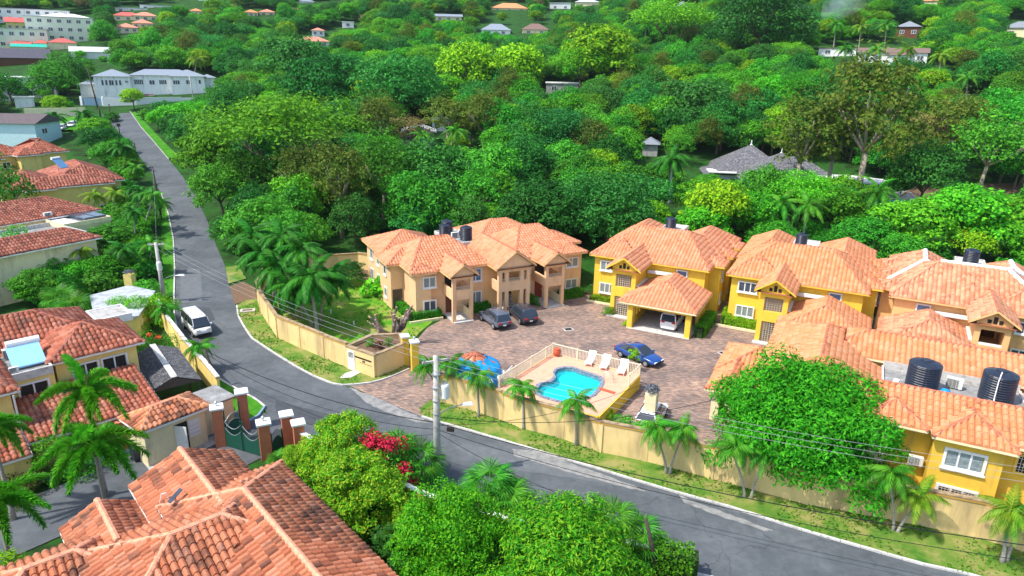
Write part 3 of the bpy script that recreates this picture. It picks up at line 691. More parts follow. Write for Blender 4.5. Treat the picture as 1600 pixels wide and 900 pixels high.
# ------------------------------------------------------------------ cars
def loft(secs, closed=True):
    n = len(secs[0]); b = MB(); v = [p for s in secs for p in s]
    f = [(i * n + k, i * n + (k + 1) % n, (i + 1) * n + (k + 1) % n, (i + 1) * n + k) for i in range(len(secs) - 1) for k in range(n)]
    f += [tuple(range(n - 1, -1, -1)), tuple((len(secs) - 1) * n + k for k in range(n))]
    b.add(v, f); return b
def car(label, loc, rz, paint, prof, cabin, L, Wd, wheel_r=.33, group=None, name='parked_car', cat='car', axles=(.19, .80), rear_plate=(.8, .8, .8), van=False, roof_rails=False):
    """prof: (x/L from the rear, z bottom, z belt, width factor); cabin: (x/L, z, width factor) roofline"""
    t = thing(name, label, cat, loc, rz, group); X = lambda f: (f - .5) * L; hw = Wd / 2
    secs = []
    for (f, zb, zt, wf) in prof:
        w = hw * wf; secs.append([(X(f), -w * .88, zb), (X(f), -w, zb + .16), (X(f), -w * 1.0, zb + (zt - zb) * .62), (X(f), -w * .95, zt - .05), (X(f), -w * .82, zt), (X(f), w * .82, zt), (X(f), w * .95, zt - .05), (X(f), w, zb + (zt - zb) * .62), (X(f), w, zb + .16), (X(f), w * .88, zb)])
    bd = loft(secs).build('body', paint, t, smooth=True); md = bd.modifiers.new('s', 'SUBSURF'); md.levels = 1; md.render_levels = 1
    def belt(f):
        P_ = [(p[0], p[2]) for p in prof]; return float(np.interp(f, [p[0] for p in P_], [p[1] for p in P_]))
    cs = []
    for (f, z, wf) in cabin:
        zb = belt(f) - .06; w = hw * .93; wt = hw * wf; z = max(z, zb + .02)
        k = min(1, max(0, (z - zb) / .45)); wt = w * (1 - k) * .95 + wt * k
        cs.append([(X(f), -w, zb), (X(f), -(w * .3 + wt * .7), zb + (z - zb) * .8), (X(f), -wt * .9, z), (X(f), wt * .9, z), (X(f), (w * .3 + wt * .7), zb + (z - zb) * .8), (X(f), w, zb)])
    gl = loft(cs).build('windows', M_carglass, t, smooth=False)
    top = [c for c in cabin if c[1] > max(q[1] for q in cabin) - .13]
    rs = []
    for (f, z, wf) in top:
        wt = hw * wf * .93; rs.append([(X(f), -wt - .02, z - .10), (X(f), -wt, z - .02), (X(f), -wt * .8, z + .025), (X(f), wt * .8, z + .025), (X(f), wt, z - .02), (X(f), wt + .02, z - .10)])
    loft(rs).build('roof', paint, t, smooth=True)
    class _P:
        def tube(self, path, r, n): MB().tube(path, r, n).build('pillar', paint, t)
    pl = _P()
    fr, ff = top[0][0], top[-1][0]; zr = top[0][1] - .04; wf0 = top[0][2]
    c0, c1 = cabin[0], cabin[-1]
    for s in (-1, 1):
        pl.tube([(X(c1[0]), s * hw * .90, belt(c1[0]) - .02), (X(ff), s * hw * top[-1][2] * .93, top[-1][1] - .04)], .035, 4)
        pl.tube([(X(c0[0]), s * hw * .90, belt(c0[0]) - .02), (X(fr), s * hw * wf0 * .93, zr)], .06, 4)
        for q in ((.5,) if not van else (.32, .62)):
            fm_ = fr + (ff - fr) * q; pl.tube([(X(fm_), s * hw * .945, belt(fm_) - .05), (X(fm_), s * hw * wf0 * .96, zr - .02)], .04, 4)
    for s in (-1, 1):
        for ax in axles:
            w = MB(); y0 = s * (hw - .20); y1 = s * (hw + .005); w.cyl((0, y0, 0), (0, y1, 0), wheel_r, n=16)
            o = w.build('wheel', M_black, t, loc=(X(ax), 0, wheel_r))
            MB().cyl((0, y1 - s * .01, 0), (0, y1 + s * .012, 0), wheel_r * .62, n=10).build('rim', M_metal, o)
        MB().box(X(.965), X(.995), s * hw * .55 - .17, s * hw * .55 + .17, belt(.95) - .20, belt(.95) - .08).build('headlight', M_white, t)
        MB().box(X(.0) - .01, X(.03), s * hw * .62 - .2, s * hw * .62 + .16, belt(.02) - .22, belt(.02) - .06).build('tail_light', M_tail, t)
        MB().box(X(cabin[-1][0]) - .25, X(cabin[-1][0]) - .1, s * hw * 1.02 - .09, s * hw * 1.02 + .09, belt(.7), belt(.7) + .14).build('mirror', paint, t)
    zb = prof[0][1]
    MB().box(X(0) - .02, X(.02), -hw * .8, hw * .8, zb - .02, zb + .16).build('rear_bumper', M_black if not van else paint, t)
    MB().box(X(0) - .035, X(0) - .005, -.17, .17, belt(.01) - .42, belt(.01) - .30).build('number_plate', M_white, t)
    MB().box(X(.98), X(1.0) + .02, -hw * .7, hw * .7, zb, zb + .14).build('grille', M_black, t)
    if roof_rails:
        for s in (-1, 1): MB().tube([(X(fr + .03), s * hw * wf0 * .80, top[0][1] + .06), (X(ff - .03), s * hw * wf0 * .80, top[-1][1] + .06)], .02, 4).build('roof_rail', M_metal, t)
    return t
M_carglass = mat('car_glass', (0.03, 0.04, 0.055), 0.08, 0.1, spec=0.8)
M_tail = mat('tail_light_red', (0.5, 0.02, 0.03), 0.3, 0.1)
P_grey = mat('paint_grey_blue', (0.10, 0.125, 0.17), 0.25, 0.04, coat=0.6, spec=0.6)
P_char = mat('paint_charcoal', (0.035, 0.038, 0.05), 0.22, 0.04, coat=0.7, spec=0.6)
P_blue = mat('paint_blue', (0.008, 0.06, 0.26), 0.22, 0.04, coat=0.8, spec=0.6)
P_white = mat('paint_white', (0.80, 0.81, 0.82), 0.3, 0.02, coat=0.5)
SUVP = [(0, .42, .92, .86), (.03, .32, 1.0, .95), (.12, .26, 1.04, 1), (.5, .24, 1.02, 1), (.72, .24, 1.0, 1), (.88, .26, .93, .97), (.97, .30, .80, .88), (1, .38, .66, .78)]
SUVC = [(.03, 1.02, .80), (.09, 1.60, .76), (.16, 1.68, .78), (.40, 1.72, .80), (.55, 1.68, .80), (.62, 1.58, .78), (.76, 1.0, .80)]
SEDP = [(0, .42, .88, .82), (.03, .30, .96, .92), (.14, .24, .97, 1), (.5, .22, .93, 1), (.70, .22, .90, 1), (.88, .24, .80, .95), (.97, .28, .66, .84), (1, .36, .54, .72)]
SEDC = [(.10, .95, .74), (.26, 1.33, .70), (.36, 1.42, .73), (.48, 1.45, .74), (.56, 1.40, .73), (.74, .90, .80)]
VANP = [(0, .36, 1.15, .94), (.02, .28, 1.18, .98), (.12, .25, 1.2, 1), (.5, .24, 1.18, 1), (.85, .24, 1.14, 1), (.95, .26, 1.02, .95), (1, .34, .78, .86)]
VANC = [(.005, 1.2, .88), (.02, 1.86, .86), (.06, 1.96, .86), (.5, 1.98, .87), (.72, 1.96, .87), (.80, 1.88, .85), (.93, 1.14, .88)]
HATP = SEDP; HATC = [(.03, .98, .78), (.10, 1.38, .74), (.20, 1.46, .74), (.5, 1.48, .75), (.58, 1.42, .74), (.76, .92, .80)]
# ------------------------------------------------------------------ ground, roads, verges
def ground_mat(name, cols, scale, scale2=0.3, bump=0.4, rough=0.95):
    m = bpy.data.materials.new(name); m.use_nodes = True; nt = m.node_tree; n = nt.nodes; l = nt.links
    b = n['Principled BSDF']; b.inputs['Roughness'].default_value = rough; b.inputs['Specular IOR Level'].default_value = 0.15
    g = n.new('ShaderNodeNewGeometry')
    a = n.new('ShaderNodeTexNoise'); a.inputs['Scale'].default_value = scale; a.inputs['Detail'].default_value = 10; a.inputs['Roughness'].default_value = 0.75
    c = n.new('ShaderNodeTexNoise'); c.inputs['Scale'].default_value = scale2; c.inputs['Detail'].default_value = 4
    l.new(g.outputs['Position'], a.inputs['Vector']); l.new(g.outputs['Position'], c.inputs['Vector'])
    mx = n.new('ShaderNodeMix'); mx.data_type = 'FLOAT'; mx.inputs[0].default_value = 0.55; l.new(a.outputs['Fac'], mx.inputs[2]); l.new(c.outputs['Fac'], mx.inputs[3])
    k = len(cols); r = _ramp(nt, [(0.32 + 0.36 * i / (k - 1), q) for i, q in enumerate(cols)]); l.new(mx.outputs[0], r.inputs['Fac']); l.new(r.outputs[0], b.inputs['Base Color'])
    n3 = n.new('ShaderNodeTexNoise'); n3.inputs['Scale'].default_value = 22; n3.inputs['Detail'].default_value = 6; l.new(g.outputs['Position'], n3.inputs['Vector'])
    bp = n.new('ShaderNodeBump'); bp.inputs['Strength'].default_value = bump; bp.inputs['Distance'].default_value = 0.08
    l.new(n3.outputs['Fac'], bp.inputs['Height']); l.new(bp.outputs[0], b.inputs['Normal']); return m
G_forest = ground_mat('forest_floor', [(0.012, 0.02, 0.008), (0.02, 0.06, 0.010), (0.02, 0.10, 0.010), (0.05, 0.08, 0.02)], 1.2)
G_grass = ground_mat('verge_grass', [(0.04, 0.13, 0.014), (0.07, 0.18, 0.02), (0.14, 0.22, 0.035), (0.27, 0.26, 0.08), (0.33, 0.26, 0.12)], 1.6, 0.55)
G_lawn = ground_mat('lawn_grass', [(0.025, 0.15, 0.01), (0.06, 0.24, 0.012), (0.13, 0.30, 0.02), (0.30, 0.30, 0.07), (0.33, 0.24, 0.10)], 1.0, 0.35)
G_green = ground_mat('green_grass', [(0.02, 0.13, 0.008), (0.05, 0.22, 0.01), (0.11, 0.30, 0.02)], 2.0, 0.5)
def asphalt_mat():
    m = bpy.data.materials.new('asphalt'); m.use_nodes = True; nt = m.node_tree; n = nt.nodes; l = nt.links
    b = n['Principled BSDF']; b.inputs['Roughness'].default_value = 0.85; b.inputs['Specular IOR Level'].default_value = 0.25
    g = n.new('ShaderNodeNewGeometry')
    def noise(s, d=6, r=.6, sc=None):
        q = n.new('ShaderNodeTexNoise'); q.inputs['Scale'].default_value = s; q.inputs['Detail'].default_value = d; q.inputs['Roughness'].default_value = r
        if sc:
            mp = n.new('ShaderNodeMapping'); mp.inputs['Scale'].default_value = sc; mp.inputs['Rotation'].default_value = (0, 0, rad(22)); l.new(g.outputs['Position'], mp.inputs['Vector']); l.new(mp.outputs[0], q.inputs['Vector'])
        else: l.new(g.outputs['Position'], q.inputs['Vector'])
        return q.outputs['Fac']
    a = noise(0.22, 5); c = noise(1.4, 8, .7); r1 = _ramp(nt, [(0.35, (0.068, 0.077, 0.084)), (0.5, (0.098, 0.109, 0.118)), (0.68, (0.150, 0.162, 0.170))])
    mx = n.new('ShaderNodeMix'); mx.data_type = 'FLOAT'; mx.inputs[0].default_value = .45; l.new(a, mx.inputs[2]); l.new(c, mx.inputs[3]); l.new(mx.outputs[0], r1.inputs['Fac'])
    # fine aggregate
    f = noise(38, 3, .7); r2 = _ramp(nt, [(0.3, (0.72, 0.72, 0.72)), (0.7, (1.25, 1.25, 1.25))]); l.new(f, r2.inputs['Fac'])
    m1 = n.new('ShaderNodeMix'); m1.data_type = 'RGBA'; m1.blend_type = 'MULTIPLY'; m1.inputs[0].default_value = .8; l.new(r1.outputs[0], m1.inputs[6]); l.new(r2.outputs[0], m1.inputs[7])
    # cracks and dark tar lines
    v = n.new('ShaderNodeTexVoronoi'); v.feature = 'DISTANCE_TO_EDGE'; v.inputs['Scale'].default_value = 0.16
    w = n.new('ShaderNodeTexNoise'); w.inputs['Scale'].default_value = 0.9; w.inputs['Detail'].default_value = 6; l.new(g.outputs['Position'], w.inputs['Vector'])
    vm = n.new('ShaderNodeVectorMath'); vm.operation = 'MULTIPLY_ADD'; vm.inputs[1].default_value = (1.6, 1.6, 0); l.new(w.outputs['Color'], vm.inputs[0]); l.new(g.outputs['Position'], vm.inputs[2]); l.new(vm.outputs[0], v.inputs['Vector'])
    r3 = _ramp(nt, [(0.0, (1, 1, 1)), (0.006, (0, 0, 0))]); l.new(v.outputs['Distance'], r3.inputs['Fac'])
    mm = n.new('ShaderNodeMath'); mm.operation = 'MULTIPLY'; mm.inputs[1].default_value = .38; l.new(r3.outputs[0], mm.inputs[0])
    m2 = n.new('ShaderNodeMix'); m2.data_type = 'RGBA'; m2.inputs[7].default_value = (0.03, 0.03, 0.032, 1); l.new(mm.outputs[0], m2.inputs[0]); l.new(m1.outputs[2], m2.inputs[6])
    l.new(m2.outputs[2], b.inputs['Base Color'])
    bp = n.new('ShaderNodeBump'); bp.inputs['Strength'].default_value = .35; bp.inputs['Distance'].default_value = .02; l.new(f, bp.inputs['Height']); l.new(bp.outputs[0], b.inputs['Normal']); return m
M_asph = asphalt_mat()
M_patch = mat('asphalt_patch_pale', (0.135, 0.145, 0.152), 0.9, 0.15, 1.5, 0.2, 30)
M_patchd = mat('asphalt_patch_dark', (0.066, 0.073, 0.08), 0.9, 0.15, 1.5, 0.2, 30)
M_worn = mat('worn_marl_edge', (0.28, 0.275, 0.26), 0.95, 0.2, 2.5, 0.3, 15, stain=(0.17, 0.17, 0.17), stain_amt=0.45, stain_scale=1.6)
def paver_mat():
    m = bpy.data.materials.new('brick_pavers'); m.use_nodes = True; nt = m.node_tree; n = nt.nodes; l = nt.links
    b = n['Principled BSDF']; b.inputs['Roughness'].default_value = 0.9; b.inputs['Specular IOR Level'].default_value = 0.15
    g = n.new('ShaderNodeNewGeometry'); mp = n.new('ShaderNodeMapping'); mp.inputs['Rotation'].default_value = (0, 0, rad(20)); l.new(g.outputs['Position'], mp.inputs['Vector'])
    br = n.new('ShaderNodeTexBrick'); br.inputs['Scale'].default_value = 1.0; br.inputs['Brick Width'].default_value = .30; br.inputs['Row Height'].default_value = .15
    br.inputs['Mortar Size'].default_value = .012; br.inputs['Color1'].default_value = (0.38, 0.26, 0.195, 1); br.inputs['Color2'].default_value = (0.22, 0.175, 0.15, 1); br.inputs['Mortar'].default_value = (0.17, 0.15, 0.13, 1); br.inputs['Bias'].default_value = 0.0
    l.new(mp.outputs[0], br.inputs['Vector'])
    a = n.new('ShaderNodeTexNoise'); a.inputs['Scale'].default_value = .35; a.inputs['Detail'].default_value = 7; l.new(g.outputs['Position'], a.inputs['Vector'])
    r = _ramp(nt, [(0.36, (0.72, 0.72, 0.76)), (0.5, (0.98, 0.95, 0.95)), (0.64, (1.2, 1.1, 1.05)), (0.74, (1.6, 1.45, 1.35))]); l.new(a.outputs['Fac'], r.inputs['Fac'])
    m1 = n.new('ShaderNodeMix'); m1.data_type = 'RGBA'; m1.blend_type = 'MULTIPLY'; m1.inputs[0].default_value = 1; l.new(br.outputs['Color'], m1.inputs[6]); l.new(r.outputs[0], m1.inputs[7])
    c = n.new('ShaderNodeTexNoise'); c.inputs['Scale'].default_value = 3.5; c.inputs['Detail'].default_value = 6
    mp2 = n.new('ShaderNodeMapping'); mp2.inputs['Scale'].default_value = (.5, 1.3, 1); mp2.inputs['Rotation'].default_value = (0, 0, rad(-15)); l.new(g.outputs['Position'], mp2.inputs['Vector']); l.new(mp2.outputs[0], c.inputs['Vector'])
    rc = _ramp(nt, [(0.36, (0.72, 0.7, 0.72)), (0.52, (1.0, 1.0, 1.0)), (0.68, (1.45, 1.4, 1.35))]); l.new(c.outputs['Fac'], rc.inputs['Fac'])
    m2 = n.new('ShaderNodeMix'); m2.data_type = 'RGBA'; m2.blend_type = 'MULTIPLY'; m2.inputs[0].default_value = .9; l.new(m1.outputs[2], m2.inputs[6]); l.new(rc.outputs[0], m2.inputs[7])
    l.new(m2.outputs[2], b.inputs['Base Color'])
    bp = n.new('ShaderNodeBump'); bp.inputs['Strength'].default_value = .5; bp.inputs['Distance'].default_value = .01; l.new(br.outputs['Fac'], bp.inputs['Height']); bp.invert = True; l.new(bp.outputs[0], b.inputs['Normal']); return m
M_paver = paver_mat()

def sheet(name, pts, z, m, kind='structure'):
    """flat polygon laid on level ground (pts in metres)"""
    b = MB(); b.add([(p[0], p[1], z) for p in pts], [tuple(range(len(pts)))]); me = b.mesh(name, m)
    o = bpy.data.objects.new(name, me); link(o)
    if me.polygons[0].normal.z < 0: me.flip_normals()
    return tag(o, kind=kind)
# terrain: one sheet to the horizon, finer near the breaks of slope
ys = sorted(set([-200, -60, 0, 40, 85] + list(range(90, 460, 10)) + [355] + list(range(475, 1000, 25)) + list(range(1000, 1301, 50))))
xs = sorted(set(list(range(-1500, -300, 100)) + list(range(-300, 300, 20)) + list(range(300, 1501, 100))))
tb = MB(); nx = len(xs)
def tz2(y, x):
    b = tz(y, x)
    if y > 300: k = min(1, (y - 300) / 500); b += k * (14 * math.sin(x / 190 + y / 310) + 9 * math.sin(x / 83 - y / 170 + 1.3))
    return b
for y in ys:
    for x in xs: tb.v.append((x, y, tz2(y, x) - 0.03))
for j in range(len(ys) - 1):
    for i in range(nx - 1): a = j * nx + i; tb.f.append((a, a + 1, a + nx + 1, a + nx)); tb.mi.append(0)
tag(tb.build('ground', G_forest), kind='structure')

ROAD = [((158, 180), (203, 176)), ((183, 203), (221, 200)), ((204, 228), (243, 225)), ((222, 250), (264, 250)), ((240, 275), (287, 278)), ((252, 305), (307, 310)), ((264, 335), (324, 345)), ((272, 375), (338, 384)),
        ((274, 420), (351, 414)), ((272, 460), (357, 444)), ((274, 492), (368, 478)), ((283, 530), (380, 509)), ((322, 580), (393, 529)), ((362, 605), (429, 553)), ((400, 625), (458, 571)), ((413, 640), (491, 589)),
        ((470, 712), (535, 603)), ((560, 752), (600, 627)), ((640, 792), (656, 650)), ((760, 834), (741, 676)), ((900, 864), (839, 703)), ((1040, 888), (978, 747)), ((1115, 905), (1100, 783)), ((1300, 960), (1300, 842)), ((1500, 1020), (1520, 900)), ((1750, 1095), (1750, 968))]
RL = [G(*a) for a, b in ROAD]; RR = [G(*b) for a, b in ROAD]
rb = MB()
def strip(b, A, B, dz, sub=4):
    k0 = len(b.v); n = 0
    for i in range(len(A) - 1):
        for s in range(sub + (1 if i == len(A) - 2 else 0)):
            t = s / sub
            for P in (A, B): p = P[i].lerp(P[i + 1], t); b.v.append((p.x, p.y, tz(p.y) + dz))
            n += 1
    for i in range(n - 1): a = k0 + 2 * i; b.f.append((a, a + 2, a + 3, a + 1)); b.mi.append(0)
strip(rb, RL, RR, 0.03)
tag(rb.build('road', M_asph), kind='structure')
def rough_sheet(name, pts, z, m, amp=.035, sub=6):
    P_ = []; n_ = len(pts)
    for i in range(n_):
        a, c = Vector(pts[i]), Vector(pts[(i + 1) % n_])
        for k in range(sub): v = a.lerp(c, k / sub); P_.append((v.x + random.gauss(0, amp), v.y + random.gauss(0, amp)))
    return sheet(name, P_, z, m)
# side street between the villas on the left, and the gate entrance
sheet('driveway', g2((-60, 850), (-40, 800), (60, 772), (130, 744), (225, 704), (300, 682), (345, 676), (378, 668), (392, 655), (413, 645), (450, 660), (475, 705), (450, 716), (410, 715), (380, 730), (300, 760), (200, 800), (90, 840), (0, 880)), 0.026, M_asph)
# patches and worn edges of the asphalt
rough_sheet('road_patch', g2((725, 693), (790, 706), (850, 722), (940, 748), (975, 765), (950, 756), (880, 745), (800, 735), (740, 716), (712, 700)), 0.0345, M_patch)
rough_sheet('road_patch', g2((800, 702), (846, 706), (905, 729), (960, 748), (1010, 768), (985, 765), (925, 748), (880, 736), (835, 722), (805, 714)), 0.0385, M_worn)
rough_sheet('road_patch', g2((1061, 775), (1100, 790), (1150, 808), (1210, 830), (1195, 830), (1120, 806), (1070, 787)), 0.0385, M_worn)
rough_sheet('road_patch', g2((545, 605), (600, 627), (650, 650), (672, 662), (650, 660), (600, 643), (570, 628)), 0.0385, M_worn)
rough_sheet('road_patch', g2((280, 395), (310, 395), (316, 470), (282, 475)), 0.0345, M_patch)
rough_sheet('road_patch', g2((430, 625), (520, 650), (600, 680), (590, 700), (500, 668), (430, 645)), 0.0345, M_patchd)
rough_sheet('road_patch', g2((300, 478), (328, 482), (336, 500), (318, 506), (300, 496)), 0.0345, M_patchd)
rough_sheet('road_patch', g2((375, 632), (400, 634), (410, 646), (380, 662), (360, 680), (345, 690), (340, 684)), 0.0345, M_patch)

# courtyard paving and lawns
sheet('courtyard_paving', g2((548, 604), (600, 627), (656, 651), (690, 634), (784, 659), (1000, 722), (1110, 748), (1180, 760), (1420, 700), (1420, 500), (1380, 455), (1160, 425), (1120, 425), (930, 440), (906, 458), (690, 500), (668, 512), (640, 545), (602, 592), (571, 600)), 0.024, M_paver)
sheet('lawn', g2((405, 462), (430, 520), (545, 575), (588, 560), (632, 548), (655, 520), (672, 506), (700, 480), (650, 455), (600, 432), (560, 428), (500, 424), (420, 425)), 0.018, G_lawn)
sheet('lawn', g2((1355, 470), (1350, 540), (1430, 545), (1440, 470), (1405, 455)), 0.030, G_green)
sheet('lawn', g2((1108, 425), (1160, 430), (1150, 455), (1100, 500), (1085, 500)), 0.030, G_lawn)
sheet('soil_bed', g2((585, 440), (600, 395), (540, 380), (500, 400), (500, 425)), 0.021, M_soil)
# verges
VR = [(370, 478), (372, 494), (380, 509), (393, 529), (429, 553), (458, 571), (491, 589), (518, 600), (535, 603), (571, 601), (602, 593), (624, 584), (640, 577), (628, 571), (587, 590), (544, 575), (507, 560), (470, 544), (435, 529), (422, 509), (409, 489), (402, 468), (385, 470)]
sheet('grass_verge', g2(*VR), 0.10, G_grass)
VR2 = [(656, 640), (659, 652), (684, 660), (741, 676), (825, 701), (922, 730), (978, 747), (1061, 772), (1133, 791), (1233, 823), (1300, 843), (1387, 868), (1444, 884), (1520, 900), (1700, 955), (1760, 900), (1600, 862), (1531, 842), (1436, 819), (1257, 787), (1110, 747), (1007, 720), (937, 706), (878, 685), (816, 670), (784, 657), (712, 633), (690, 622), (670, 628)]
sheet('grass_verge', g2(*VR2), 0.10, G_grass)
VL = [(288, 545), (300, 556), (322, 580), (362, 605), (400, 625), (414, 637), (412, 645), (395, 657), (381, 664), (372, 655), (345, 620), (322, 596), (280, 548), (270, 530), (262, 500), (255, 520)]
sheet('grass_verge', g2((272, 490), (278, 520), (288, 545), (322, 580), (362, 605), (400, 625), (414, 637), (412, 645), (395, 657), (382, 664), (368, 640), (345, 612), (318, 585), (290, 545), (262, 505), (262, 490)), 0.10, G_green)
vf = MB(); strip(vf, [G(*p) for p in ((240, 300), (252, 335), (252, 375), (254, 420), (252, 470))], [G(*p) for p in ((252, 305), (263, 335), (271, 375), (273, 420), (271, 462))], 0.08)
tag(vf.build('grass_verge', G_green), kind='structure')
vf = MB(); strip(vf, [G(*p) for p in ((204, 176), (222, 200), (244, 225), (265, 250))], [G(*p) for p in ((212, 176), (233, 198), (256, 222), (280, 245))], 0.08)
tag(vf.build('grass_verge', G_green), kind='structure')
sheet('grass_verge', g2((357, 448), (366, 476), (385, 470), (402, 468), (400, 450), (380, 440)), 0.022, M_soil)
sheet('grass_verge', g2((352, 418), (357, 444), (372, 440), (385, 436), (372, 415)), 0.09, G_grass)
sheet('front_garden', g2((-60, 792), (0, 770), (60, 750), (120, 730), (200, 700), (215, 690), (205, 672), (120, 700), (40, 728), (-60, 760)), 0.05, G_green)
sheet('guardhouse_apron', g2((200, 692), (240, 745), (300, 712), (348, 690), (340, 668), (300, 650)), 0.06, M_conc)

# kerbs: stones about a metre long with joints
def kerb(name, pts, dz=0.0, w=0.16, h=0.14, step=1.05, m=None, jit=0.012):
    t = thing(name, None, None); tag(t, kind='structure'); P = [Vector(p).to_2d() for p in pts]
    seg = [(P[i + 1] - P[i]).length for i in range(len(P) - 1)]; tot = sum(seg); n = max(1, int(tot / step)); cache = None
    def at(s):
        for i, q in enumerate(seg):
            if s <= q or i == len(seg) - 1: return P[i].lerp(P[i + 1], min(1, s / q))
            s -= q
    me = MB().box(-.5, .5, -w / 2, w / 2, -.05, h).mesh('kerb_stone', m or M_conc_l)
    for i in range(n):
        a, b = at(tot * i / n), at(tot * (i + 1) / n); c = (a + b) / 2; d = b - a
        inst('kerb_stone', me, t, (c.x, c.y, tz(c.y) + random.uniform(-jit, jit) + dz), (0, 0, math.atan2(d.y, d.x)), ((d.length - .02), 1, 1))
    return t
kerb('kerb', g2(*VR[:13]))
kerb('kerb', g2(*VR2[1:15]))
kerb('kerb', g2((272, 462), (272, 490), (278, 520)))
kerb('kerb', g2((288, 545), (322, 580), (362, 605), (400, 625), (414, 637)))
kerb('kerb', g2((414, 637), (413, 645), (395, 657), (381, 665)), h=.2, m=mat('kerb_blue_grey', (0.22, 0.32, 0.42), .85, .1, 3))
kerb('kerb', [G(*p) for p in ((252, 303), (263, 335), (271, 375), (273, 420), (272, 462))], m=M_conc_l)
kerb('kerb', [G(*p) for p in ((203, 174), (221, 200), (243, 225), (264, 250))], m=M_conc_l)
kerb('kerb', g2((-60, 800), (0, 775), (60, 755), (120, 733), (200, 704), (250, 718 - 14), (300, 690), (345, 678)), h=.2, m=MATS['kerb_blue_grey'])
kerb('kerb', g2((470, 712), (560, 752), (640, 792), (760, 834), (900, 864), (1040, 888), (1115, 905)))

# grass tufts on the verges and lawns (uncountable)
def tufts(name, polys, per_m2, size, lm):
    C = []
    for poly in polys:
        P = np.array(poly); mn, mx_ = P.min(0), P.max(0); n = int((mx_ - mn).prod() * per_m2); q = RNG.uniform(mn, mx_, (n, 2))
        ins = np.zeros(n, bool); j = len(P) - 1
        for i in range(len(P)):
            c = ((P[i, 1] > q[:, 1]) != (P[j, 1] > q[:, 1])) & (q[:, 0] < (P[j, 0] - P[i, 0]) * (q[:, 1] - P[i, 1]) / (P[j, 1] - P[i, 1] + 1e-9) + P[i, 0]); ins ^= c; j = i
        C.append(q[ins])
    C = np.concatenate(C); f = np.sin(C[:, 0] * 1.3 + 1) * np.sin(C[:, 1] * 1.7) + np.sin(C[:, 0] * .5 - C[:, 1] * .6) * .8; C = C[f + RNG.normal(0, .4, len(f)) > 0.0]
    n = len(C); C3 = np.concatenate([C, np.full((n, 1), .13)], 1); N = RNG.normal(size=(n, 3)); N[:, 2] = np.abs(N[:, 2]) * .5 + .3
    V, F = leaf_quads(C3, N, size * RNG.uniform(.6, 1.5, n), .5)
    o = bpy.data.objects.new(name, np_mesh(name, V, F, lm)); link(o); tag(o, kind='stuff')
L_grass = leaf_mat('grass_blades', [(0.03, 0.15, 0.006), (0.06, 0.24, 0.01), (0.16, 0.32, 0.03), (0.30, 0.30, 0.08)], objvar=0)
tufts('grass', [g2(*VR), g2(*VR2)], 26, .22, L_grass)
tufts('grass', [g2((405, 462), (430, 520), (545, 575), (588, 560), (632, 548), (655, 520), (672, 506), (700, 480), (650, 455), (600, 432), (560, 428), (500, 424), (420, 425))], 7, .25, L_grass)

# ------------------------------------------------------------------ perimeter walls
def panel_wall(name, label, pts, h, m, cope, step=4.2, th=0.2, pil=0.36, cw=0.34, zb=-.1, group=None, pilasters=True):
    """stuccoed wall: panels stepping with the ground, pilasters at the joints, coping on top"""
    t = thing(name, label, 'wall', group=group); P = [Vector(p).to_2d() for p in pts]
    wl = MB(); cp = MB(); mo = MB(); pi_ = MB()
    for i in range(len(P) - 1):
        L = (P[i + 1] - P[i]).length; n = max(1, int(round(L / step)))
        for k in range(n):
            a, b = P[i].lerp(P[i + 1], k / n), P[i].lerp(P[i + 1], (k + 1) / n); z = tz((a.y + b.y) / 2); hh = h + random.uniform(-.06, .06); e = random.uniform(0, .004)
            wl.seg(a, b, th - e, z + zb, z + hh, ext=-.0)
            mo.seg(a, b, th + .10 + e, z + hh + .002, z + hh + .13); cp.seg(a, b, cw + e, z + hh + .132, z + hh + .21)  # lower band is coloured as the shade line under the coping
            if pilasters: d = (b - a).normalized(); pi_.obox((b.x, b.y), pil, th + .1, z + zb, z + hh - .02, math.atan2(d.y, d.x))
    wl.build('panel', m, t); mo.build('coping_shade_band', M_copey, t); cp.build('coping', cope, t)
    if pi_.v: pi_.build('pilaster', m, t)
    return t
panel_wall('perimeter_wall', 'long pale yellow compound wall running below the pool and big mango tree along the road', g2((687, 628), (712, 634), (784, 657), (816, 670), (878, 686), (937, 707), (1007, 721), (1110, 748), (1257, 788), (1417, 818), (1531, 842), (1600, 863), (1700, 890)), 2.35, M_pwall, M_cope)
panel_wall('perimeter_wall', 'curving pale yellow compound wall between the road bend and the lawn with palms', g2((404, 470), (409, 489), (422, 509), (435, 529), (470, 544), (507, 560), (544, 575)), 2.25, M_pwall, M_cope, step=3.2)
panel_wall('perimeter_wall', 'dull yellow rear compound wall at the far edge of the lawn', g2((404, 470), (415, 447), (450, 430), (500, 424), (560, 420), (600, 425)), 2.0, M_pwall, M_cope)
panel_wall('perimeter_wall', 'rear compound wall seen between the second yellow villa and the peach villa', g2((1150, 420), (1375, 445), (1480, 470)), 2.2, M_ochre, M_cope)
pw = panel_wall('perimeter_wall', 'cream wall with white coping beside the left verge and parked white minibus', g2((250, 498), (268, 530), (290, 560), (322, 598), (345, 628)), 2.0, M_pyellow, mat('coping_white_worn', (0.62, 0.61, 0.57), .9, .2, 3, stain=(.25, .24, .22), stain_amt=.4, stain_scale=2), step=6, pilasters=False)
panel_wall('perimeter_wall', 'terracotta garden wall with white coping behind the crimson bougainvillea', g2((470, 712), (540, 748), (600, 780), (650, 806), (720, 832), (820, 858), (1010, 898)), 1.7, M_terra, M_white, step=8, pilasters=False)
panel_wall('garden_wall', 'low terracotta wall in front of the left yellow house and its planting', g2((-30, 735), (60, 712), (150, 690), (205, 672)), 1.1, M_terra, M_cream, step=5, pilasters=False)

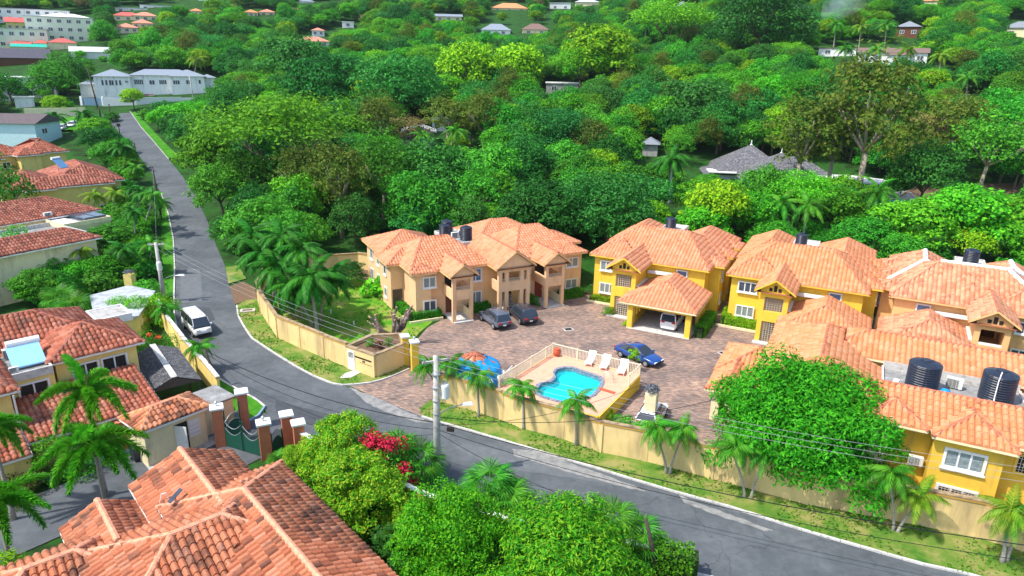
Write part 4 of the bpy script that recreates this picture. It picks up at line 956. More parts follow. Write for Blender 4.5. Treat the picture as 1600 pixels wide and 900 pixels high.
# entrance box wall with planter and pedestrian door
t = thing('entrance_wall', 'cream entrance wall with planter top, white pedestrian door and dark lettering by the road bend', 'wall')
A_, B_, C_ = [Vector(p) for p in g2((545, 576), (587, 591), (631, 572))]
D_ = A_ + (C_ - B_)
b = MB(); b.seg(A_, B_, .25, 0, 2.15); b.seg(B_ + (C_ - B_).normalized() * .13, C_, .25, 0, 2.15)
D_ = Vector((A_.x + 1.6, A_.y + 2.6)); E_ = Vector((C_.x - .6, C_.y + 2.2))
b.seg(A_ + Vector((.1, .2)), D_, .22, 0, 2.13); b.seg(D_, E_, .22, 0, 2.12); b.seg(E_, C_, .22, 0, 2.11)
b.build('panel', mat('entrance_stucco', (0.84, 0.60, 0.27), .9, .05, 1.5, .1, 40), t)
b = MB()
for p, q, k in ((A_, B_, 0), (B_, C_, 1), (A_, D_, 2), (D_, E_, 3), (E_, C_, 4)): b.seg(p, q, .36 + .004 * k, 2.16 + .003 * k, 2.26 + .003 * k, ext=.15)
b.build('coping', M_cope, t)
MB().prism([A_ + Vector((.2, .2)), B_ + Vector((0, .3)), C_ + Vector((-.2, .1)), E_, D_], 1.7, 1.95).build('planter_soil', M_soil, t)
d = (B_ - A_).normalized(); nrm = Vector((d.y, -d.x)); ang = math.atan2(d.y, d.x)
dm = MB().box(-.42, .42, -.17, -.13, 0.05, 1.95).build('door', M_white, t, loc=(*(A_ + d * .55), 0), rz=ang)
MB().box(-.3, .3, -.19, -.172, 1.3, 1.8).build('door_panel', M_conc, dm)
# lettering, too small to read in the photo: two dark lines of raised characters
lt = MB(); x = -1.15; rg = random.Random(3)
while x < .95:
    w = rg.uniform(.05, .09); lt.box(x, x + w, -.15, -.128, 1.42 + .02, 1.58); x += w + .035
lt.box(-.15, -.02, -.15, -.128, 1.2, 1.34); lt.box(.03, .15, -.15, -.128, 1.2, 1.34); lt.box(-.5, .95, -.14, -.128, 1.08, 1.11)
lt.build('lettering', M_dark, t, loc=(*(A_.lerp(B_, .63)), 0), rz=ang)
sheet('entrance_path', g2((540, 585), (562, 578), (566, 583), (548, 592), (530, 593)), 0.13, M_conc_l)

def gate_pillar(label, loc, h, m, w=.62, cap=M_white, rz=0.0, group=None, lamp=False):
    t = thing('gate_pillar', label, 'pillar', loc, rz, group)
    MB().box(-w / 2, w / 2, -w / 2, w / 2, -.05, h).build('shaft', m, t)
    b = MB(); c = w * .66; b.box(-c, c, -c, c, h, h + .12); b.box(-c * .85, c * .85, -c * .85, c * .85, h + .12, h + .17)
    b.build('cap', cap, t)
    if lamp:
        q = MB().lathe((0, 0, h + .17), [(.05, 0), (.04, .12), (.10, .16), (.12, .3), (.05, .36), (.01, .4)], 8).build('lamp', M_metal, t)
    return t
c1 = G(633, 573); c2 = G(644, 577)
gate_pillar('orange gate pillar with white cap, nearer the peach duplex of the pair by the driveway', (c1.x, c1.y + .4, 0), 2.75, M_yellow, .6, rz=rad(20))
gate_pillar('orange gate pillar with white cap nearest the driveway and leaning palm', (c2.x + .3, c2.y - .3, 0), 2.75, M_yellow, .62, rz=rad(20), lamp=True)

# left estate gate
PTS = [Vector(p) for p in ((-20.3, 42.2), (-19.5, 44.6), (-16.55, 40.7), (-15.4, 41.9), (-14.35, 41.1))]
gate_pillar('terracotta gate pillar with white cap and lamp beside the guard house', (*PTS[0], 0), 2.95, M_terra, .68, rz=rad(25), lamp=True)
gate_pillar('tall terracotta gate pillar with white cap at the left grass corner', (*PTS[1], 0), 2.95, M_terra, .70, rz=rad(25))
gate_pillar('terracotta gate pillar with white cap and lamp on the right side of the green gate', (*PTS[2], 0), 2.7, M_terra, .72, rz=rad(25), lamp=True)
gate_pillar('terracotta gate pillar with stained white cap, middle of the right three', (*PTS[3], 0), 2.7, M_terra, .7, rz=rad(25))
gate_pillar('terracotta gate pillar joined to the garden wall and wrapped in vines', (*PTS[4], 0), 2.5, M_terra, .7, rz=rad(25))
def swing_gate(label, p, q, zlo=1.0, hi=2.3, arc=.5, up=False):
    d = q - p; L = d.length; t = thing('metal_gate', label, 'gate', (p.x, p.y, 0.08), math.atan2(d.y, d.x))
    n = 14; top = [(L * i / n, zlo + (arc * (1 - math.sin(math.pi * i / n)) if not up else arc * math.sin(math.pi * i / n))) for i in range(n + 1)]
    b = MB()
    for i in range(n): (x0, a), (x1, c) = top[i], top[i + 1]; b.add([(x0, -.02, 0), (x1, -.02, 0), (x1, -.02, c), (x0, -.02, a), (x0, .02, 0), (x1, .02, 0), (x1, .02, c), (x0, .02, a)], [(0, 1, 2, 3), (7, 6, 5, 4), (3, 2, 6, 7)])
    b.build('solid_panel', M_green, t)
    MB().tube([(x, 0, z + .5) for x, z in top], .03, 5).build('top_rail', M_metal, t)
    MB().tube([(x, 0, z + .02) for x, z in top], .025, 5).build('mid_rail', M_metal, t)
    for i in range(n + 1): x, z = top[i]; MB().cyl((x, 0, z), (x, 0, z + .5), .015, n=4).build('bar', M_green, t)
    for x in (0.05, L - .05): MB().cyl((x, 0, 0), (x, 0, hi), .045, n=6).build('post', M_green, t)
    return t
mid = PTS[0].lerp(PTS[2], .5)
swing_gate('dark green metal driveway gate leaf hinged at the guard house pillar', PTS[0] + Vector((.4, -.1)), mid)
swing_gate('dark green metal driveway gate leaf hinged at the right pillar', mid + Vector((.05, 0)), PTS[2] - Vector((.4, -.1)))
swing_gate('small green pedestrian gate between the two left terracotta pillars', PTS[0] + Vector((.2, .45)), PTS[1] - Vector((.1, .4)), .9, 2.4, .4, True)
swing_gate('small dark arched gate between the right terracotta pillars', PTS[2] + Vector((.3, .25)), PTS[3] - Vector((.3, .2)), .8, 1.7, .5, True)
# ------------------------------------------------------------------ villas
def flat_deck(root, u0, u1, v0, v1, z, name='flat_roof', par=.35, m=None, pm=None, body=False, wm=None):
    b = MB().box(u0, u1, v0, v1, z - .25, z).build(name, m or M_rooft, root)
    if body: MB().box(u0 + .03, u1 - .03, v0 + .03, v1 - .03, 0, z - .26).build('wall', wm or M_cream, root)
    if par:
        p = MB(); A = [(u0, v0), (u1, v0), (u1, v1), (u0, v1)]
        for i in range(4): p.seg(A[i], A[(i + 1) % 4], .14 + .003 * i, z - .3, z + par - .002 * i, ext=.05)
        p.build('parapet', pm or M_conc_l, root)
    return b
def porch(root, u0, u1, v0, v1, wm, zf=2.85, zt=5.1, cw=.36, ncol=2, red=False, rail=True, sidewall=True, lower_door=True):
    """two storey open porch projecting to the front: columns, parapet band, beam, floors, doors behind"""
    c = MB(); xs_ = [u0 + cw / 2, u1 - cw / 2]
    if ncol == 4: xs_ = [u0 + cw / 2, u0 + cw * 1.75 + .25, u1 - cw * 1.75 - .25, u1 - cw / 2]
    for x in xs_: c.box(x - cw / 2, x + cw / 2, v0, v0 + cw, 0, zt - .3)
    c.build('column', wm, root)
    b = MB(); e = .006
    b.box(u0 - e, u1 + e, v0 - e, v0 + .2, zf - .35, zf + .75 if rail else zf + .9)      # front band
    b.box(u0 - e, u0 + .2, v0 + .2, v1, zf - .35, zf + .75); b.box(u1 - .2, u1 + e, v0 + .2, v1, zf - .35, zf + .75)
    b.box(u0 + .2, u1 - .2, v0 + .2, v1, zf - .1, zf)                                # floor slab
    b.box(u0 - e, u1 + e, v0 - e, v0 + .22, zt - .42, zt + .08); b.box(u0 - e, u0 + .2, v0 + .22, v1, zt - .42, zt + .06); b.box(u1 - .2, u1 + e, v0 + .22, v1, zt - .42, zt + .06)
    b.box(u0 + .2, u1 - .2, v0 + .22, v1, zt - .1, zt)
    b.build('porch_frame', wm, root)
    MB().box(u0 + .05, u1 - .05, v0 - .35, v1, 0.0, .16).build('porch_step', M_conc_l, root)
    um = (u0 + u1) / 2
    if lower_door: door(root, 'f', um - .35, v1 - .004, .17, .95, 2.1, M_redwood if red else M_brown)
    door(root, 'f', um - .3, v1 - .004, zf + .02, 1.2, 2.0, M_dark)
    if rail: railing(root, 'f', um, v0 + .1, zf + .76, u1 - u0 - 2 * cw - .1, .32)
    if sidewall: MB().box(u1 - .19, u1 - .03, v0 + cw, v1, .16, 1.0).build('side_wall', M_cream, root)
    # small timber vents under the gable
    g = MB(); 
    for k in (-1, 0, 1): g.box(um + k * .35 - .13, um + k * .35 + .13, v0 - .02, v0 + .05, zt + .14, zt + .14 + (.42 if k == 0 else .24))
    g.build('gable_vent', M_dark, root)
def hedge(label, pts, w, h, lm=None, n=None, leaf=.13, z=0.0):
    """clipped hedge along a line of points"""
    P = [Vector(p[:2]) for p in pts]; C = []; 
    L = sum((P[i + 1] - P[i]).length for i in range(len(P) - 1)); n = n or int(L * 900 * max(.6, h)); t = RNG.random(n) * L
    out = np.zeros((n, 3)); nm = np.zeros((n, 3))
    acc = 0
    for i in range(len(P) - 1):
        l_ = (P[i + 1] - P[i]).length; d = (P[i + 1] - P[i]) / l_; k = (t >= acc) & (t < acc + l_ + 1e-6); m_ = k.sum()
        a = RNG.random(m_) * (2 * h + w) - h; side = np.where(a < 0, -1, np.where(a > w, 1, 0)); off = np.where(side == 0, a - w / 2, side * w / 2); zz = np.where(side == -1, h + a, np.where(side == 1, h - (a - w), h))
        off = off * (1 + .10 * np.sin(t[k] * 4)) + RNG.normal(0, .05, m_); zz = zz + RNG.normal(0, .05, m_) + .06 * np.sin(t[k] * 3.1)
        x = P[i].x + d.x * (t[k] - acc) - d.y * off; y = P[i].y + d.y * (t[k] - acc) + d.x * off
        out[k] = np.stack([x, y, np.maximum(zz, .05) + z], -1); nm[k] = np.stack([-d.y * side, d.x * side, (side == 0) * 1.0 + .3], -1) + RNG.normal(0, .5, (m_, 3)); acc += l_
    o0 = out.mean(0); o0[2] = z; V, F = leaf_quads(out - o0, nm, leaf * RNG.uniform(.7, 1.4, n), .6)
    r = thing('hedge', label, 'hedge', tuple(o0)); inst('foliage', np_mesh('hedge_foliage', V, F, lm or L_hedge), r)
    b = MB()
    for i in range(len(P) - 1): b.seg(P[i] - Vector(o0[:2]), P[i + 1] - Vector(o0[:2]), w * .7, 0, h * .82, ext=w * .2)
    b.build('stems', M_hedgecore, r); return r
M_hedgecore = mat('hedge_twigs', (0.03, 0.06, 0.015), .95, .3, 9)
def shrub(label, loc, r, h, lm, n=700, leaf=.18, group=None, name='shrub', cat='shrub', asp=.5, sq=1.0, nl=7):
    V, F = crown_arrays(dome_lobes(r, h * .8, nl, .45, 1.0, h * .25, random.randint(0, 999), .5), n, leaf, .5, .6, asp=asp)
    t = thing(name, label, cat, loc, 0, group); inst('foliage', np_mesh('shrub_foliage', V, F, lm), t)
    b = MB()
    for k in range(4): a = k * 1.6; b.tube([(0, 0, -.1), (r * .4 * math.cos(a), r * .4 * math.sin(a), h * .6)], [.05, .015], 5)
    b.build('stems', M_bark, t); return t

# --- peach duplex at the far side of the court
A = thing('peach_duplex_house', 'long two storey peach duplex with gabled porches behind the two parked SUVs', 'house', (-10.2, 68.5, 0), rad(27))
WA = [Wing(-.8, 8.4, -1.0, 9.4, 5.2, 'u', 'hh', .45, hs=.6), Wing(-2.2, 3.2, 2.7, 7.9, 5.2, 'u', 'hh', .42), Wing(-1.7, 6.2, 7.0, 15, 5.2, 'v', 'hh', .43),
      Wing(-.82, 1.9, -1.5, 3.5, 5.21, 'v', 'hg', .42), Wing(11.6, 20.6, -.5, 10.4, 5.2, 'u', 'hh', .45, hs=.6), Wing(9.5, 20.4, 6.5, 15.5, 5.2, 'u', 'hh', .45),
      Wing(15.5, 22.6, 3.4, 8.8, 5.2, 'u', 'hh', .42), Wing(17.2, 20.9, -.8, 4, 5.21, 'v', 'hg', .42),
      Wing(2.4, 5.6, -3.9, 3.2, 5.2, 'v', 'gg', .72, wall=False), Wing(7.9, 12.7, -3.3, 6.0, 5.25, 'v', 'gg', .72, wall=False), Wing(13.5, 16.9, -3.7, 3.5, 5.2, 'v', 'gg', .72, wall=False)]
walls(A, WA, M_peach); MB().box(7.8, 12.2, -.55, 8, 0, 5.15).build('wall', M_peach2, A)
tile_roof(A, WA, T_pale, T_cap, .36, .40, flat=[(6.6, 9.7, 5.6, 13.5)], fascia=M_peach2)
for w_ in (WA[8], WA[9], WA[10]):
    um = (w_.u0 + w_.u1) / 2; hz_ = (um - w_.u0) * w_.p
    MB().add([(w_.u0 + .25, w_.v0 + .32, w_.z), (w_.u1 - .25, w_.v0 + .32, w_.z), (um, w_.v0 + .32, w_.z + hz_ - .18)], [(0, 1, 2)]).build('gable', M_peach, A)
porch(A, 2.85, 5.15, -3.45, -.45, M_peach); porch(A, 8.4, 12.2, -2.85, -.55, M_peach, ncol=4, cw=.42, lower_door=False, sidewall=False); porch(A, 14.0, 16.4, -3.2, 0.0, M_peach, red=True)
MB().box(9.7, 11.0, -.7, -.54, .1, 2.3).build('stairwell', M_dark, A)
st = MB()
for k in range(7): st.box(9.75, 10.95, -1.3 + k * .1, -.71, .12 + k * .2, .12 + k * .2 + .06)
st.build('stair', M_conc_l, A)
flat_deck(A, 6.9, 9.5, 5.8, 12.5, 5.95, par=.12, m=M_rooft)
for z_ in (4.05, 1.45):
    window(A, 'f', 1.2, -1.02, z_, 1.5, 1.25, 2); window(A, 'f', 6.7, -.5, z_, 1.5, 1.5, 2, glass=M_glassb if z_ > 3 else M_curt); window(A, 'f', 13.1, 0.0, z_ + .1, 1.5, 1.6, 3)
    window(A, 'f', 19.1, -.32, z_, 1.7, 1.2, 2, glass=M_curt if z_ < 3 else None); window(A, 'l', -1.2, 9.6, z_, 1.2, 1.5, 1, glass=M_curt); window(A, 'l', -1.2, 12.4, z_, 1.2, 1.5, 1, glass=M_curt); window(A, 'l', -1.7, 5.2, z_, 1.0, 1.2, 1)
door(A, 'f', -1.0, 3.18, 0, 1.1, 2.3, mat('bronze_door', (0.09, 0.07, 0.055), .5, .2, 3))

# --- the yellow and peach villas share one plan
def villa(name, label, O, ang, wm, tmat, cap, mirror=False, depth=15.7, van_garage=True, lattice=False, fz=5.4, ccol=None, pale=False, brown_door=False):
    t = thing(name, label, 'house', (O[0], O[1], 0), rad(ang)); Wd_ = 12.3
    mu = (lambda u: Wd_ - u) if mirror else (lambda u: u)
    sd_ = {'f': 'f', 'b': 'b', 'l': 'r' if mirror else 'l', 'r': 'l' if mirror else 'r'}
    def Wm(u0, u1, v0, v1, z, ax, ends, pitch, **k):
        if mirror:
            u0, u1 = Wd_ - u1, Wd_ - u0
            if ax == 'u': ends = ends[::-1]
        return Wing(u0, u1, v0, v1, z, ax, ends, pitch, **k)
    dz = depth - 15.7
    Ws = [Wm(-.6, 12.9, -.1, 12, fz, 'u', 'hh', .43, hs=.65), Wm(-.62, 5.2, -.28, 10, fz + .01, 'v', 'hg', .50), Wm(-.9, 5.6, 7, 16.2 + dz, fz, 'v', 'hh', .6),
          Wm(6.9, 13.3, 5.5, 16.5 + dz, fz, 'v', 'hh', .6), Wm(10.5, 14.1, 2.2, 5.2, fz, 'u', 'hh', .42), Wm(10.5, 14.2, 6.6, 9.6, fz + .003, 'u', 'hh', .42), Wm(10.5, 14.2, 11.2, 14.2, fz + .005, 'u', 'hh', .42),
          Wm(2.8, 6.6, -4.2, 3.2, fz - .02, 'v', 'gg', .66, wall=False)]
    walls(t, Ws, wm)
    car_w = Wm(5.3, 13.4, -7.1, .34, 2.85, 'v', 'hg', .42, wall=False)
    X0, X1 = sorted((mu(4.6), mu(7.2)))
    tile_roof(t, Ws, tmat, cap, .39, .42, flat=[(X0, X1, 8.6, 13.5)], fascia=wm)
    tile_roof(t, [car_w], tmat if not pale else tmat, cap, .39, .42, fascia=M_cream)
    flat_deck(t, X0, X1, 8.6, 13.5, fz + 1.5, par=.15, m=M_conc_l)
    # entrance bay with grille window above and grille door below
    a, b_ = sorted((mu(3.35), mu(6.0)))
    bay = MB(); bay.box(a, a + .45, -3.75, .3, 0, fz - .1); bay.box(b_ - .45, b_, -3.75, .3, 0, fz - .1)
    bay.box(a + .45, b_ - .45, -3.745, -3.4, 2.2, 3.3); bay.box(a + .45, b_ - .45, -3.745, -3.4, 4.72, fz - .1); bay.box(a + .45, b_ - .45, -3.4, .3, 2.7, 2.9); bay.box(a + .45, b_ - .45, -.1, .31, 0, fz - .1)
    um = (a + b_) / 2; gh = (um - a + .55) * .66
    bay.add([(a, -3.76, fz - .11), (b_, -3.76, fz - .11), (b_, -3.76, fz + .28), (um, -3.76, fz + gh - .14), (a, -3.76, fz + .28)], [(0, 1, 2, 3, 4)])
    bay.build('entrance_bay', wm, t)
    if brown_door:
        door(t, 'f', um, -.12, 2.95, 1.3, 2.0, M_brown, 'balcony_door'); MB().box(a + .46, b_ - .46, -3.74, -3.6, 3.3, 3.5).build('balcony_wall', M_white, t)
    else:
        grille(t, 'f', um, -3.6, 4.0, b_ - a - .95, 1.42, 'window_grille')
    grille(t, 'f', um, -3.6, 1.12, b_ - a - .95, 2.15, 'door_grille')
    door(t, 'f', um, -.12, .05, 1.1, 2.1, M_brown)
    v = MB()
    for k in (-1, 0, 1): v.box(um + k * .42 - .15, um + k * .42 + .15, -3.80, -3.70, fz - .02, fz - .02 + (.62 if k == 0 else .34))
    v.build('gable_vent', M_dark, t)
    MB().box(a - .1, b_ + .1, -4.6, -3.8, 0, .14).build('entrance_step', M_conc_l, t)
    # carport
    c = MB()
    for u in (6.55, 12.55): uu = mu(u); c.box(uu - .27, uu + .27, -6.75, -6.25, 0, 2.75)
    uu = mu(6.55)
    for k, v_ in enumerate((-5.3, -4.3, -3.3, -2.2)): c.box(uu - .14, uu + .14, v_ - .22, v_ + .22, .9, 2.74)
    c.box(uu - .141, uu + .141, -6.24, -.1, 0, .9)
    uu = mu(12.7)
    c.box(uu - .14, uu + .14, -3.2, .1, 0, 2.73)
    x0, x1 = sorted((mu(6.3), mu(12.85))); c.box(x0, x1, -6.76, -6.35, 2.42, 2.82)
    c.build('carport_posts', wm, t)
    MB().box(x0, x1, -6.9, -.1, .0, .07).build('carport_floor', M_conc_l, t)
    p = MB(); p.seg((mu(6.1), -3.3), (mu(6.1), .2), .3, 2.9, 3.55); p.seg((mu(6.2), .05), (mu(9.0), .05), .2, 4.2, 4.55); p.build('flashing', M_white, t)
    # windows
    w1 = (mu(1.6))
    window(t, 'f', w1, .1, 4.25, 2.0, 1.2, 3); window(t, 'f', w1, .1, 1.6, 1.9, 1.25, 3); window(t, 'f', mu(9.9), .38, 4.55, 1.25, .85, 1, glass=M_glassb)
    for k, v_ in enumerate((3.7, 8.1, 12.7)):
        window(t, sd_['r'], mu(13.62), v_, 4.1, 1.0, 1.3, 1, glass=M_curt); window(t, sd_['r'], mu(13.62), v_, 1.5, 1.0, 1.2, 1, bars=True)
    window(t, sd_['l'], mu(-.12), 3.5, 4.2, 1.2, 1.2, 2); window(t, sd_['l'], mu(-.12), 3.5, 1.5, 1.2, 1.2, 2)
    return t, Ws
C, WC_ = villa('yellow_villa', 'yellow villa with the white van under its carport, left of the two yellow ones', (9.5, 75.5), -27, M_yellow, T_pale, T_cap)
D, WD_ = villa('yellow_villa', 'yellow villa with lattice grilles, partly hidden behind the nearer tiled roof', (23.15, 68.6), -27, M_yellow, T_clean, T_cap, depth=18)
E, WE_ = villa('peach_villa', 'light peach villa at the right edge with white repair coating along its ridges', (37.0, 62.4), -29, M_peach2, T_pale2, T_cap, mirror=True, brown_door=True)
# white waterproofing painted along the ridges of the peach villa
wr = MB()
for (p, q) in (WE_[0].caps()[0], WE_[0].caps()[3], WE_[0].caps()[4], WE_[3].caps()[0], WE_[3].caps()[1], WE_[2].caps()[0], WE_[2].caps()[1], WE_[2].caps()[2], WE_[3].caps()[2]):
    wr.tube([Vector(p) + Vector((0, 0, .03)), Vector(q) + Vector((0, 0, .03))], .24, 6)
wr.build('ridge_coating', M_white, E)

def at_local(root, u, v, z): return root.matrix_basis @ Vector((u, v, z))
# rooftop tanks
for (r_, u, v, z, s, lab) in ((A, 7.2, 10.0, 5.96, 1.0, 'left tank of the close pair behind the left roof of the peach duplex'), (A, 8.0, 11.2, 5.96, 1.15, 'taller right tank of the close pair behind the left roof of the peach duplex'), (A, 8.9, 7.3, 5.96, 1.15, 'single black tank in the roof gap of the peach duplex'),
                       (C, 5.6, 11.0, 6.91, 1.0, 'black water tank on the roof of the yellow villa with the van'), (D, 5.4, 10.5, 6.91, 1.0, 'black ribbed water tank on the roof of the second yellow villa'), (E, 6.3, 11.0, 6.91, 1.15, 'blue-black water tank on the white patched roof of the peach villa')):
    water_tank(lab, at_local(r_, u, v, z), .62 * s, 1.45 * s)
ac_unit('white air conditioner on the flat roof strip between the halves of the peach duplex', at_local(A, 8.0, 8.6, 5.96), rad(27))
ac_unit('white air conditioner beside the single tank of the peach duplex', at_local(A, 9.2, 9.4, 5.96), rad(27))
ac_unit('small white air conditioner left of the tank on the second yellow villa roof', at_local(D, 6.4, 9.6, 6.91), rad(-27), .7)

# --- large near villa on the right with the roof terrace
Fh = thing('large_yellow_villa', 'large yellow villa in front right with a sunken roof terrace holding two big black tanks', 'house', (23, 42, 0), rad(-27))
F1 = Wing(-6, 2.0, -3.4, 11.4, 5.4, 'v', 'hh', .45); F2 = Wing(-2, 17, 4.9, 10.3, 6.05, 'u', 'hh', .45, wall=False); F3 = Wing(-1, 13, -3.4, -.55, 5.4, 'u', 'gg', .45, shed=True, wall=False)
F4 = Wing(10.2, 17, -3.42, 10.31, 5.4, 'v', 'hh', .45); F5 = Wing(-9.7, -3.6, 4.6, 11, 2.75, 'u', 'hh', .45, wall=False); F6 = Wing(-9.6, -6.5, .9, 8, 2.74, 'v', 'hg', .45, wall=False)
F7 = Wing(.9, 4.5, -3.8, 0, 5.39, 'v', 'hg', .47, wall=False); F8 = Wing(4.7, 9.0, -4.3, 0, 5.38, 'v', 'hg', .47, wall=False)
WF = [F1, F2, F3, F4, F5, F6, F7, F8]
walls(Fh, WF, M_ochre)
tile_roof(Fh, WF, T_clean, T_cap, .36, .42, n_ind=290, objmat=T_clean_obj, fascia=M_cream, cap_ind=True)
M_ystrong = mat('yellow_ochre_stucco', (0.82, 0.52, 0.06), .9, .07, 1.5, .15, 40, stain=(.55, .33, .08), stain_amt=.2, stain_scale=.8, streak=True)
MB().box(-1, 17, 5.3, 9.8, 0, 6.0).build('wall', M_ochre, Fh)
MB().box(-.5, 2.6, -2.9, 0, 0, 5.3).build('wall', M_cream, Fh); MB().box(2.6, 4.9, -2.55, 0, 0, 5.31).build('wall', M_ystrong, Fh)
MB().box(4.9, 8.5, -3.75, 0, 0, 5.32).build('wall', M_ystrong, Fh); MB().box(8.5, 16.5, -2.9, 0, 0, 5.33).build('wall', M_ystrong, Fh)
MB().box(2.0, 10.2, -.55, 5.0, 5.2, 5.5).build('terrace_floor', M_rooft, Fh)
p = MB(); p.box(1.9, 10.3, -.60, -.45, 5.4, 6.68); p.box(2.0, 10.2, 4.85, 5.0, 5.5, 6.12); p.box(1.92, 2.06, -.44, 4.84, 5.5, 5.75); p.box(10.12, 10.28, -.44, 4.84, 5.5, 5.75); p.build('parapet', M_conc_l, Fh)
window(Fh, 'f', 1.2, -2.93, 4.1, 1.3, 1.3, 1, glass=M_glassb); window(Fh, 'f', 6.6, -3.78, 4.0, 2.2, 1.35, 3, glass=M_curt, fw=.16); window(Fh, 'f', 6.6, -3.78, 1.55, 2.2, 1.25, 3, fw=.16, bars=True)
window(Fh, 'f', 10.0, -2.93, 4.2, 1.7, 1.3, 1, glass=M_dark, frame=M_ystrong, bars=True, sill=False); window(Fh, 'f', 13.0, -2.93, 4.1, 1.8, 1.3, 2)
# carport of this villa: cream walls with slots
q = MB(); q.box(-9.1, -8.5, 1.4, 1.75, 0, 2.7); q.box(-8.1, -7.6, 1.4, 1.75, 0, 2.7); q.box(-9.1, -8.75, 1.75, 6, 0, 2.71); q.box(-6.7, -6.2, 1.4, 1.75, 0, 2.7); q.box(-9.09, -6.21, 1.41, 1.74, 2.1, 2.71)
q.box(-6.9, -5.6, 4.9, 5.2, 0, 2.8); q.box(-6.2, -5.9, 1.75, 4.9, 0, 2.72); q.box(-9.1, -3.6, 10.2, 10.5, 0, 2.7); q.box(-9.08, -6.21, 1.42, 1.73, 0, .5)
q.build('carport_wall', M_cream, Fh)
water_tank('large ribbed black water tank on the roof terrace, left of the two', at_local(Fh, 4.3, 2.3, 5.51), .98, 2.15, 11, group=None)
water_tank('large ribbed black tank with a white pipe, right of two on the terrace', at_local(Fh, 8.6, 2.9, 5.51), .98, 2.15, 11, group=None)
ac_unit('white air conditioner at the left end of the roof terrace, turned sideways', at_local(Fh, 2.7, 1.2, 5.51), rad(55), 1.0, None)
ac_unit('white air conditioner in front of the left terrace tank', at_local(Fh, 3.5, .35, 5.51), rad(-27), 1.0, None)
ac_unit('white air conditioner against the rear slope between the two terrace tanks', at_local(Fh, 6.3, 3.6, 5.51), rad(-35), 1.1, None)
ac_unit('white air conditioner by the front parapet between the two terrace tanks', at_local(Fh, 6.6, .5, 5.51), rad(-27), 1.0, None)
t = thing('pressure_tank', 'small blue pressure tank with white pipes between the big black tanks', 'pressure tank', at_local(Fh, 5.6, 1.5, 5.51), rad(-27))
MB().lathe((0, 0, .1), [(.05, 0), (.26, .08), (.3, .2), (.3, .4), (.26, .52), (.05, .6)], 12).build('vessel', M_tarp, t, smooth=True)
b = MB()
for x in (-.2, .2):
    for y in (-.2, .2): b.cyl((x, y, 0), (x, y, .2), .02, n=4)
b.build('legs', M_metal, t); MB().tube([(.3, 0, .1), (.9, 0, .1), (.9, -.8, .1)], .03, 5).build('pipe', M_white, t)
t = thing('water_pipes', 'white plastic pipes running along the roof terrace and up the right tank', 'pipes', (23, 42, 0), rad(-27))
b = MB(); b.tube([(3.6, .8, 5.62), (6.2, .6, 5.62), (8.0, .7, 5.62), (10.0, 1.4, 5.62)], .035, 5); b.tube([(8.2, .9, 5.6), (8.3, 1.6, 6.2), (8.35, 1.85, 7.3), (8.5, 2.3, 7.75)], .035, 5); b.tube([(4.9, 3.6, 5.6), (5.4, 2.0, 5.62), (5.4, .7, 5.62)], .03, 5)
b.tube([(8.0, .1, 5.6), (8.15, .75, 5.62)], .035, 5); b.cyl((8.5, .75, 5.52), (8.5, .75, 6.0), .05, n=6); b.cyl((8.75, .8, 5.52), (8.75, .8, 6.2), .05, n=6); b.build('pipe', M_white, t)
ac_unit('white air conditioner mounted low on the ochre wall of the large villa', at_local(Fh, 4.3, -2.9, 2.5), rad(-27), .9, None)

# --- left yellow house with solar heater
Bh = thing('left_yellow_house', 'pale yellow house with worn red tiles and a solar water heater, left edge', 'house', (-32.3, 43.4, 0), rad(45))
WB = [Wing(0, 6.3, -.02, 6.4, 5.4, 'u', 'hh', .45), Wing(-14, 4.7, 3.6, 11.4, 5.4, 'u', 'hh', .45), Wing(-9, -2.2, -3.2, 7, 5.4, 'v', 'hh', .45),
      Wing(-2.6, 5.4, -5.3, -.0, 2.55, 'u', 'gg', .24, shed=True, wall=False), Wing(-9, -2.7, -6.6, -3.0, 2.4, 'u', 'gg', .25, shed=True, wall=False), Wing(-13, -3, 9.6, 16, 5.4, 'u', 'hh', .45)]
walls(Bh, WB, M_pyellow)
tile_roof(Bh, WB, T_worn, T_cap_old, .34, .42, flat=[(-2.3, .1, -.4, 4.2)], fascia=mat('fascia_white', (.78, .76, .68), .7, .05, 3))
MB().box(-2.3, .2, -.5, 4.4, 0, 5.0).build('wall', M_pyellow, Bh); flat_deck(Bh, -2.35, .12, -.55, 4.4, 5.25, par=.28)
MB().box(-2.5, 5.2, -4.9, -.1, 0, 2.5).build('wall', M_pyellow, Bh); MB().box(-9, -2.75, -6.2, -3, 0, 2.3).build('wall', M_pyellow, Bh)
window(Bh, 'f', -1.1, -.52, 4.1, 1.9, 1.15, 2, glass=M_dark); window(Bh, 'f', 2.3, .46, 4.15, 1.8, 1.2, 2, glass=M_dark); window(Bh, 'f', 4.2, .46, 4.15, 1.8, 1.2, 2, glass=M_dark)
window(Bh, 'f', .2, -4.92, 1.9, 1.6, .8, 2, glass=M_dark); window(Bh, 'f', -5.6, -2.74, 4.1, 1.8, 1.2, 2, glass=M_dark)
MB().tube([(-2.62, -3.3, 5.2), (-2.62, -3.3, .0)], .06, 6).build('downpipe', M_white, Bh)
MB().box(4.9, 7.4, 7.6, 10.4, 4.9, 5.3).build('roof_box', M_conc, Bh)
flat_deck(Bh, 5.0, 7.6, 7.5, 10.4, 5.0, body=True, wm=M_pyellow, m=MATS['window_glass_blue'] if False else M_rooft, pm=M_white)
t = thing('solar_water_heater', 'solar water heater with pale blue collector and white tank on the left roof terrace', 'solar heater', at_local(Bh, -.8, 1.6, 5.26), rad(45))
